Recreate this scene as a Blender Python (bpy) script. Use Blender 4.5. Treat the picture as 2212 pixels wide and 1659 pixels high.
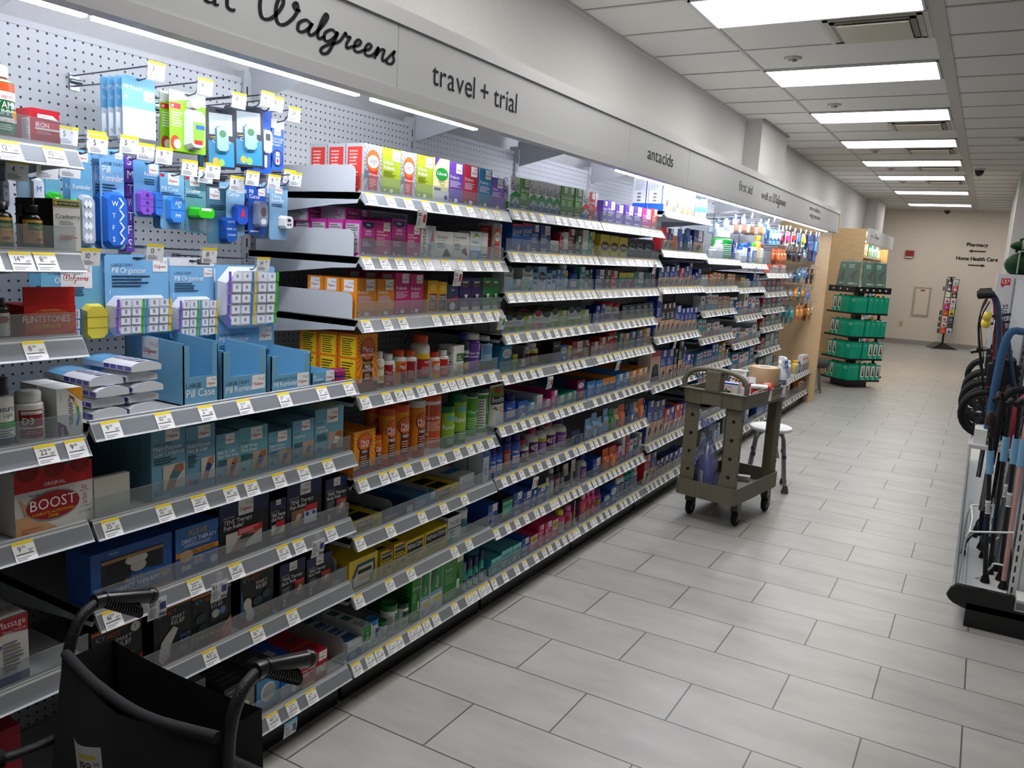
import bpy, math, random
from mathutils import Vector, Matrix
rnd = random.Random(7)
PI = math.pi
S = bpy.context.scene
COL = S.collection
for _o in list(bpy.data.objects): bpy.data.objects.remove(_o)

# ---------------- camera, world, exposure ----------------
cd = bpy.data.cameras.new('camera'); cam = bpy.data.objects.new('camera', cd); COL.objects.link(cam)
YAW, PITCH, ROLL, FPX = 0.5206, -0.1615, 0.0562, 1748.09
_f = Vector((-math.sin(YAW)*math.cos(PITCH), math.cos(YAW)*math.cos(PITCH), math.sin(PITCH)))
_r = Vector((math.cos(YAW), math.sin(YAW), 0)); _u = _r.cross(_f)
_r2 = math.cos(ROLL)*_r + math.sin(ROLL)*_u; _u2 = -math.sin(ROLL)*_r + math.cos(ROLL)*_u
_m = Matrix((_r2, _u2, -_f)).transposed().to_4x4(); _m.translation = Vector((0, 0, 1.6062)); cam.matrix_world = _m
cd.sensor_fit = 'HORIZONTAL'; cd.sensor_width = 36; cd.lens = FPX/2212*36; cd.clip_start = .05; cd.clip_end = 100
S.camera = cam
S.view_settings.view_transform = 'Standard'; S.view_settings.look = 'None'; S.view_settings.gamma = 1
S.view_settings.use_curve_mapping = False
S.view_settings.exposure = 0.0
LAMP = 13.0          # ceiling troffer emission
STRIP = 95.0        # LED strip emission under the sign canopy
w = bpy.data.worlds.new('world'); S.world = w; w.use_nodes = True
w.node_tree.nodes['Background'].inputs[0].default_value = (.9, .95, 1, 1); w.node_tree.nodes['Background'].inputs[1].default_value = .05
S.cycles.use_denoising = True; S.cycles.max_bounces = 7; S.cycles.diffuse_bounces = 4; S.cycles.glossy_bounces = 3
S.cycles.transparent_max_bounces = 16; S.cycles.transmission_bounces = 4; S.cycles.sample_clamp_indirect = 6
S.cycles.caustics_reflective = False; S.cycles.caustics_refractive = False

# ---------------- materials ----------------
def lin(h):
    h = h.lstrip('#')
    if len(h) == 3: h = ''.join(c*2 for c in h)
    c = [int(h[i:i+2], 16)/255 for i in (0, 2, 4)]
    return tuple(x/12.92 if x <= .04045 else ((x+.055)/1.055)**2.4 for x in c)+(1,)
MATS = {}
def newmat(key):
    m = bpy.data.materials.new(key.replace('#', '')); m.use_nodes = True
    return m, m.node_tree.nodes, m.node_tree.links, m.node_tree.nodes['Principled BSDF']
def M(key):
    """key: kind#hex; c card, p plastic, m metal, r rubber or cloth, w painted steel, e lamp, k clear plastic, g clear film"""
    if key in MATS: return MATS[key]
    if key[0] == '#': key2 = 'c'+key
    else: key2 = key
    kind, hx = key2.split('#') if '#' in key2 else (key2, 'ffffff')
    m, N, L, b = newmat(key2); c = lin(hx)
    if kind in ('c', 'p', 'm', 'r', 'w'):
        b.inputs['Base Color'].default_value = c
        ro = {'c': .42, 'p': .25, 'm': .28, 'r': .75, 'w': .38}[kind]
        b.inputs['Roughness'].default_value = ro
        b.inputs['Specular IOR Level'].default_value = {'c': .35, 'p': .5, 'm': .5, 'r': .25, 'w': .45}[kind]
        if kind == 'm': b.inputs['Metallic'].default_value = 1
        if kind in ('r', 'w'):
            t = N.new('ShaderNodeTexNoise'); t.inputs['Scale'].default_value = 220 if kind == 'r' else 90
            g = N.new('ShaderNodeTexCoord'); L.new(g.outputs['Object'], t.inputs['Vector'])
            bp = N.new('ShaderNodeBump'); bp.inputs['Strength'].default_value = .25 if kind == 'r' else .05; bp.inputs['Distance'].default_value = .001
            L.new(t.outputs['Fac'], bp.inputs['Height']); L.new(bp.outputs['Normal'], b.inputs['Normal'])
    elif kind == 'e':
        e = N.new('ShaderNodeEmission'); e.inputs[0].default_value = c; e.inputs[1].default_value = LAMP
        L.new(e.outputs[0], N['Material Output'].inputs[0])
    elif kind == 's':
        e = N.new('ShaderNodeEmission'); e.inputs[0].default_value = c; e.inputs[1].default_value = STRIP
        L.new(e.outputs[0], N['Material Output'].inputs[0])
    else:   # clear: k rigid plastic, g film
        t = N.new('ShaderNodeBsdfTransparent'); t.inputs[0].default_value = c
        gl = N.new('ShaderNodeBsdfGlossy'); gl.inputs['Roughness'].default_value = .12 if kind == 'k' else .22
        d = N.new('ShaderNodeBsdfDiffuse'); d.inputs[0].default_value = (.9, .92, .95, 1)
        x1 = N.new('ShaderNodeMixShader'); x1.inputs[0].default_value = .5; L.new(gl.outputs[0], x1.inputs[1]); L.new(d.outputs[0], x1.inputs[2])
        x2 = N.new('ShaderNodeMixShader'); x2.inputs[0].default_value = .13 if kind == 'k' else .2
        L.new(t.outputs[0], x2.inputs[1]); L.new(x1.outputs[0], x2.inputs[2]); L.new(x2.outputs[0], N['Material Output'].inputs[0])
    MATS[key] = m
    return m
def nodemat(key, fn):
    m, N, L, b = newmat(key); fn(N, L, b); MATS[key] = m; return m
def math_(N, L, op, a, b=None):
    n = N.new('ShaderNodeMath'); n.operation = op
    for i, v in enumerate((a, b)):
        if v is None: continue
        if isinstance(v, (int, float)): n.inputs[i].default_value = v
        else: L.new(v, n.inputs[i])
    return n.outputs[0]

# ---------------- mesh builder ----------------
class MB:
    def __init__(s): s.v = []; s.f = []; s.m = []; s.s = []
    def add(s, vs, fs, mat, smooth=False, T=None):
        o = len(s.v)
        s.v.extend([tuple(T @ Vector(q)) for q in vs] if T is not None else [tuple(q) for q in vs])
        for q in fs: s.f.append(tuple(i+o for i in q)); s.m.append(mat); s.s.append(smooth)
        return s
    def box(s, x0, y0, z0, x1, y1, z1, mat, T=None, skip=''):
        vs = [(x0,y0,z0),(x1,y0,z0),(x1,y1,z0),(x0,y1,z0),(x0,y0,z1),(x1,y0,z1),(x1,y1,z1),(x0,y1,z1)]
        fs = {'b':(3,2,1,0),'t':(4,5,6,7),'n':(0,1,5,4),'e':(1,2,6,5),'s':(2,3,7,6),'w':(3,0,4,7)}
        return s.add(vs, [f for k, f in fs.items() if k not in skip], mat, False, T)
    def quad(s, a, b, c, d, mat): return s.add([a, b, c, d], [(0, 1, 2, 3)], mat)
    def prism(s, pts, n, mat, d, T=None):
        """polygon pts (3D list) extruded by vector d"""
        k = len(pts); vs = list(pts)+[tuple(Vector(p)+Vector(d)) for p in pts]
        fs = [tuple(range(k))[::-1], tuple(range(k, 2*k))]+[(i, (i+1) % k, k+(i+1) % k, k+i) for i in range(k)]
        return s.add(vs, fs, mat, False, T)
    def lathe(s, prof, mat, seg=16, sx=1, sy=1, T=None, smooth=True, mats=None):
        """prof [(r,z)] around Z"""
        vs = []; fs = []
        for r, z in prof:
            for i in range(seg):
                a = 2*PI*i/seg; vs.append((r*sx*math.cos(a), r*sy*math.sin(a), z))
        o = len(s.f)
        s.add(vs, [(j*seg+i, j*seg+(i+1) % seg, (j+1)*seg+(i+1) % seg, (j+1)*seg+i) for j in range(len(prof)-1) for i in range(seg)], mat, smooth, T)
        s.add(vs[:seg], [tuple(range(seg))[::-1]], mat, False, T); s.add(vs[-seg:], [tuple(range(seg))], mat, False, T)
        return s
    def tube(s, pts, r, mat, seg=8, closed=False, T=None, caps=True):
        P = [Vector(p) for p in pts]; n = len(P); R = r if isinstance(r, (list, tuple)) else [r]*n
        vs = []; fs = []; up = None
        for i in range(n):
            a = P[i-1] if (i > 0 or closed) else P[0]; b = P[(i+1) % n] if (i < n-1 or closed) else P[-1]
            t = (b-a).normalized()
            if up is None: up = Vector((0, 0, 1)) if abs(t.z) < .9 else Vector((1, 0, 0))
            e = (up-t*up.dot(t)).normalized(); up = e; q = t.cross(e)
            for k in range(seg):
                g = 2*PI*k/seg; vs.append(P[i]+(e*math.cos(g)+q*math.sin(g))*R[i])
        m = n if closed else n-1
        for i in range(m):
            for k in range(seg):
                j = (i+1) % n; fs.append((i*seg+k, i*seg+(k+1) % seg, j*seg+(k+1) % seg, j*seg+k))
        s.add(vs, fs, mat, True, T)
        if not closed and caps:
            s.add(vs[:seg], [tuple(range(seg))[::-1]], mat, False, T); s.add(vs[-seg:], [tuple(range(seg))], mat, False, T)
        return s
    def cyl(s, a, b, r, mat, seg=12, T=None): return s.tube([a, b], r, mat, seg, False, T)
    def ball(s, c, r, mat, seg=12, T=None, sz=1):
        prof = [(max(1e-4, r*math.sin(PI*i/8)), -r*sz*math.cos(PI*i/8)) for i in range(9)]
        Q = Matrix.Translation(Vector(c)); return s.lathe(prof, mat, seg, T=(T @ Q if T is not None else Q))
    def build(s, name, parent=None, loc=None, rotz=0.0):
        me = bpy.data.meshes.new(name); me.from_pydata(s.v, [], s.f)
        keys = []; idx = {}
        for k in s.m:
            if k not in idx: idx[k] = len(keys); keys.append(k)
        for k in keys: me.materials.append(M(k))
        if s.f:
            me.polygons.foreach_set('material_index', [idx[k] for k in s.m]); me.polygons.foreach_set('use_smooth', s.s)
        me.update()
        o = bpy.data.objects.new(name, me); COL.objects.link(o)
        if parent is not None: o.parent = parent
        if loc is not None: o.location = loc
        if rotz: o.rotation_euler = (0, 0, rotz)
        return o
def thing(name, label, cat, loc=(0, 0, 0), rotz=0, group=None):
    o = bpy.data.objects.new(name, None); COL.objects.link(o); o.empty_display_size = .1
    o.location = loc; o.rotation_euler = (0, 0, rotz); return tag(o, label, cat, group)
LABELS = {}
def tag(o, label, cat, group=None):
    o['label'] = label; o['category'] = cat
    if group: o['group'] = group
    LABELS[label] = LABELS.get(label, 0)+1
    return o
def structure(o): o['kind'] = 'structure'; return o
def copy_tree(o, loc):
    c = o.copy(); COL.objects.link(c); c.location = loc
    for ch in o.children:
        d = ch.copy(); COL.objects.link(d); d.parent = c
        for g in ch.children:
            e = g.copy(); COL.objects.link(e); e.parent = d
    return c

# ---------------- lettering ----------------
GL = {}
def glyph(ch, res=2):
    k = (ch, res)
    if k in GL: return GL[k]
    if ch == ' ': GL[k] = ([], [], .28); return GL[k]
    cu = bpy.data.curves.new('glyph', 'FONT'); cu.body = ch; cu.resolution_u = res; cu.fill_mode = 'FRONT' if hasattr(cu, 'fill_mode') else cu.fill_mode
    o = bpy.data.objects.new('glyph', cu); COL.objects.link(o)
    me = bpy.data.meshes.new_from_object(o.evaluated_get(bpy.context.evaluated_depsgraph_get()))
    vs = [(v.co.x, v.co.y) for v in me.vertices]; fs = [tuple(p.vertices) for p in me.polygons]
    if vs and fs:
        # keep front faces only
        z = [v.co.z for v in me.vertices]
    x0 = min((v[0] for v in vs), default=0); x1 = max((v[0] for v in vs), default=.3)
    bpy.data.objects.remove(o); bpy.data.curves.remove(cu); bpy.data.meshes.remove(me)
    vs = [(x-x0+.04, y) for x, y in vs]
    GL[k] = (vs, fs, x1-x0+.08); return GL[k]
CAPH = .7
def text2d(txt, res=2):
    """verts, faces, width with capital height 1"""
    V = []; F = []; x = 0
    for ch in txt:
        vs, fs, ad = glyph(ch, res); o = len(V)
        V += [((x+a)/CAPH, b/CAPH) for a, b in vs]; F += [tuple(i+o for i in f) for f in fs]; x += ad
    return V, F, x/CAPH
def cat(pts, n=4):
    out = []
    for i in range(len(pts)-1):
        p0 = pts[max(i-1, 0)]; p1 = pts[i]; p2 = pts[i+1]; p3 = pts[min(i+2, len(pts)-1)]
        for k in range(n):
            t = k/n
            out.append(tuple(.5*((2*p1[j])+(-p0[j]+p2[j])*t+(2*p0[j]-5*p1[j]+4*p2[j]-p3[j])*t*t+(-p0[j]+3*p1[j]-3*p2[j]+p3[j])*t**3) for j in range(len(p1))))
    out.append(tuple(pts[-1])); return out
_SC = [[(.35,1.7),(.1,1.95),(-.12,1.6),(-.02,.7),(.25,.05),(.62,.12),(.92,.75),(1.05,1.5),(.93,1.9),(.75,1.65),(.8,.8),(1.08,.08),(1.45,.12),(1.78,.8),(1.88,1.5),(1.72,1.95),(1.6,1.7),(1.8,1.45),(2.05,1.5)],
 [(2.8,.85),(2.5,1.0),(2.17,.6),(2.22,.1),(2.5,.05),(2.8,.55),(2.87,.95),(2.8,.3),(2.97,.02),(3.2,.3),(3.5,1.1),(3.62,1.8),(3.47,1.98),(3.35,1.3),(3.33,.4),(3.5,.0),(3.78,.3)],
 [(4.38,.85),(4.08,1.0),(3.76,.6),(3.82,.1),(4.1,.05),(4.37,.55),(4.47,.95),(4.4,.0),(4.25,-.8),(3.95,-1.0),(3.8,-.72),(4.1,-.25),(4.7,.3),(4.9,.95),(4.95,1.15),(5.08,.9),(5.3,.95),(5.2,.4),(5.3,.05),(5.6,.3),(5.95,.55),(6.05,.9),(5.85,1.0),(5.7,.6),(5.8,.1),(6.1,.05),(6.35,.3),(6.7,.55),(6.8,.9),(6.6,1.0),(6.45,.6),(6.55,.1),(6.85,.05),(7.1,.3),(7.28,.9),(7.3,.95),(7.25,.0)],
 [(7.27,.25),(7.5,.85),(7.75,.95),(7.75,.4),(7.85,.05),(8.1,.3),(8.4,1.0),(8.5,1.15),(8.46,.8),(8.62,.4),(8.5,.03),(8.2,.0),(8.12,.18)]]
def script2d(wd=.21, n=4):
    """the cursive store name, x-height 1, width about 8.7"""
    V = []; F = []
    for st in _SC:
        p = cat(st, n); p = [(x+.22*y, y) for x, y in p]; o = len(V)
        for i, (x, y) in enumerate(p):
            a = p[max(i-1, 0)]; b = p[min(i+1, len(p)-1)]; dx, dy = b[0]-a[0], b[1]-a[1]; l = math.hypot(dx, dy) or 1
            V += [(x-dy/l*wd/2, y+dx/l*wd/2), (x+dy/l*wd/2, y-dx/l*wd/2)]
        F += [(o+2*i+1, o+2*i+3, o+2*i+2, o+2*i) for i in range(len(p)-1)]
    return V, F, 8.9
SCR = {}
def scr(n):
    if n not in SCR: SCR[n] = script2d(.26 if n < 4 else .21, n)
    return SCR[n]

# ---------------- printed decoration ----------------
class Face:
    """a printable face: maps (a,b) in metres from its lower corner, and a layer height, to 3D"""
    def __init__(s, mb, w, h, fn, nx=1): s.mb = mb; s.w = w; s.h = h; s.fn = fn; s.nx = nx; s.k = 1
    def poly(s, V, F, mat):
        e = .00025+.00018*s.k
        s.mb.add([s.fn(a, b, e) for a, b in V], F, mat)
    def rect(s, a0, b0, a1, b1, mat):
        n = s.nx if (a1-a0) > s.w*.12 else 1
        V = []; F = []
        for i in range(n+1):
            a = a0+(a1-a0)*i/n; V += [(a, b0), (a, b1)]
        s.poly(V, [(2*i, 2*i+2, 2*i+3, 2*i+1) for i in range(n)], mat)
    def ell(s, ca, cb, ra, rb, mat, n=18):
        if s.nx > 1:
            V = []; F = []; m = 8
            for i in range(m+1):
                t = -math.cos(PI*i/m); y = math.sqrt(max(0, 1-t*t)); V += [(ca+ra*t, cb-rb*y), (ca+ra*t, cb+rb*y)]
            s.poly(V, [(2*i, 2*i+2, 2*i+3, 2*i+1) for i in range(m)], mat)
        else:
            s.poly([(ca+ra*math.cos(2*PI*i/n), cb+rb*math.sin(2*PI*i/n)) for i in range(n)], [tuple(range(n))], mat)
    def text(s, a, b, h, mat, txt, mx=None, cen=False, rot=0, res=2):
        V, F, wd = text2d(txt, res); sx = h*.92
        if mx and wd*sx > mx: sx = mx/wd
        o = -wd*sx/2 if cen else 0
        if rot == 0: P = [(a+o+x*sx, b+y*h) for x, y in V]
        elif rot == 1: P = [(a-y*h, b+o+x*sx) for x, y in V]      # reads upwards
        else: P = [(a+y*h, b-o-x*sx) for x, y in V]               # reads downwards
        s.poly(P, F, mat)
    def bold(s, a, b, h, mat, txt, res=4):
        V, F, wd = text2d(txt, res); k = h*.92
        for dx, dy in ((0, 0), (.05, 0), (.1, 0), (.05, .045), (.05, -.045)): s.poly([((a+(x+dx)*k), b+(y+dy)*h) for x, y in V], F, mat)
    def lines(s, a0, b0, a1, b1, n, mat):
        st = (b1-b0)/n; q = random.Random(int((a0+b0*7)*9999))
        for i in range(n):
            b = b1-(i+.75)*st; s.rect(a0, b, a0+(a1-a0)*q.uniform(.6, 1), b+st*.42, mat)
    def script(s, a, b, wd, mat, n=2):
        V, F, L = scr(n); k = wd/L; s.poly([(a+x*k, b+y*k) for x, y in V], F, mat)
    def ops(s, txt):
        for op in txt.split('|'):
            t = op.split()
            if not t: continue
            s.k += 1; c = t[0]; W = s.w; H = s.h
            if c in 'RELP':
                v = [float(x) for x in t[1:5]]
                if c == 'R': s.rect(v[0]*W, v[1]*H, v[2]*W, v[3]*H, t[5])
                elif c == 'E': s.ell(v[0]*W, v[1]*H, v[2]*W, v[3]*H, t[5])
                elif c == 'L': s.lines(v[0]*W, v[1]*H, v[2]*W, v[3]*H, int(t[5]), t[6])
                else:   # photo of a limb wearing a wrap
                    a0, b0, a1, b1 = v[0]*W, v[1]*H, v[2]*W, v[3]*H; dw, dh = a1-a0, b1-b0
                    s.rect(a0, b0, a1, b1, t[5] if len(t) > 5 else '#b8a99a'); s.k += 1
                    sk = t[6] if len(t) > 6 else '#a5704f'; br = t[7] if len(t) > 7 else '#22304e'
                    s.poly([(a0+dw*x, b0+dh*y) for x, y in ((.12,.02),(.5,.02),(.62,.4),(.95,.72),(.9,.98),(.55,.95),(.3,.55))], [tuple(range(7))], sk); s.k += 1
                    s.poly([(a0+dw*x, b0+dh*y) for x, y in ((.28,.36),(.58,.3),(.8,.62),(.46,.76))], [(0, 1, 2, 3)], br)
            elif c in ('T', 'C', 'V', 'D'):
                a, b, h = float(t[1])*W, float(t[2])*H, float(t[3])*H; tx = ' '.join(t[5:])
                if c == 'T': s.text(a, b, h, t[4], tx, W*.96-a)
                elif c == 'C': s.text(a, b, h, t[4], tx, W*.92, True)
                elif c == 'V': s.text(a, b, float(t[3])*W, t[4], tx, H*.94-b, rot=1)
                else: s.text(a, b, float(t[3])*W, t[4], tx, b-H*.04, rot=2)
            elif c == 'W':      # store-brand tag
                ca, tb, wd = float(t[1])*W, float(t[2])*H, float(t[3])*W; ht = wd*.86
                s.rect(ca-wd/2, tb-ht, ca+wd/2, tb, '#f1f1ee'); s.k += 1
                if wd > .012: s.text(ca-wd*.05, tb-ht*.42, ht*.24, '#9aa0a6', 'Well', wd*.5)
                s.script(ca-wd*.42, tb-ht*.72, wd*.8, '#b3202c', 2 if wd < .03 else 4)
            elif c == 'Z':      # sunburst rays
                ca, cb, n = float(t[1])*W, float(t[2])*H, int(t[3]); R = max(W, H)
                for i in range(n):
                    g = 2*PI*i/n; g2 = g+PI/n*.8; L = 2.0; P = [(ca, cb)]
                    for q in (g, g2):
                        x, y = math.cos(q), math.sin(q)
                        tt = min([(W-ca)/x if x > 1e-6 else (ca/-x if x < -1e-6 else 9), (H-cb)/y if y > 1e-6 else (cb/-y if y < -1e-6 else 9)])
                        P.append((ca+x*tt, cb+y*tt))
                    s.poly(P, [(0, 1, 2)], t[4])
            elif c == 'G':      # free polygon
                q = [float(x) for x in t[2:]]; s.poly([(q[i]*W, q[i+1]*H) for i in range(0, len(q), 2)], [tuple(range(len(q)//2))], t[1])
def boxfaces(mb, w, h, d):
    """front (+X), side (-Y), top faces of a carton whose front lower centre is the origin"""
    return (Face(mb, w, h, lambda a, b, e: (e, a-w/2, b)), Face(mb, d, h, lambda a, b, e: (a-d, -w/2-e, b)), Face(mb, w, d, lambda a, b, e: (-b, a-w/2, h+e)))
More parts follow.
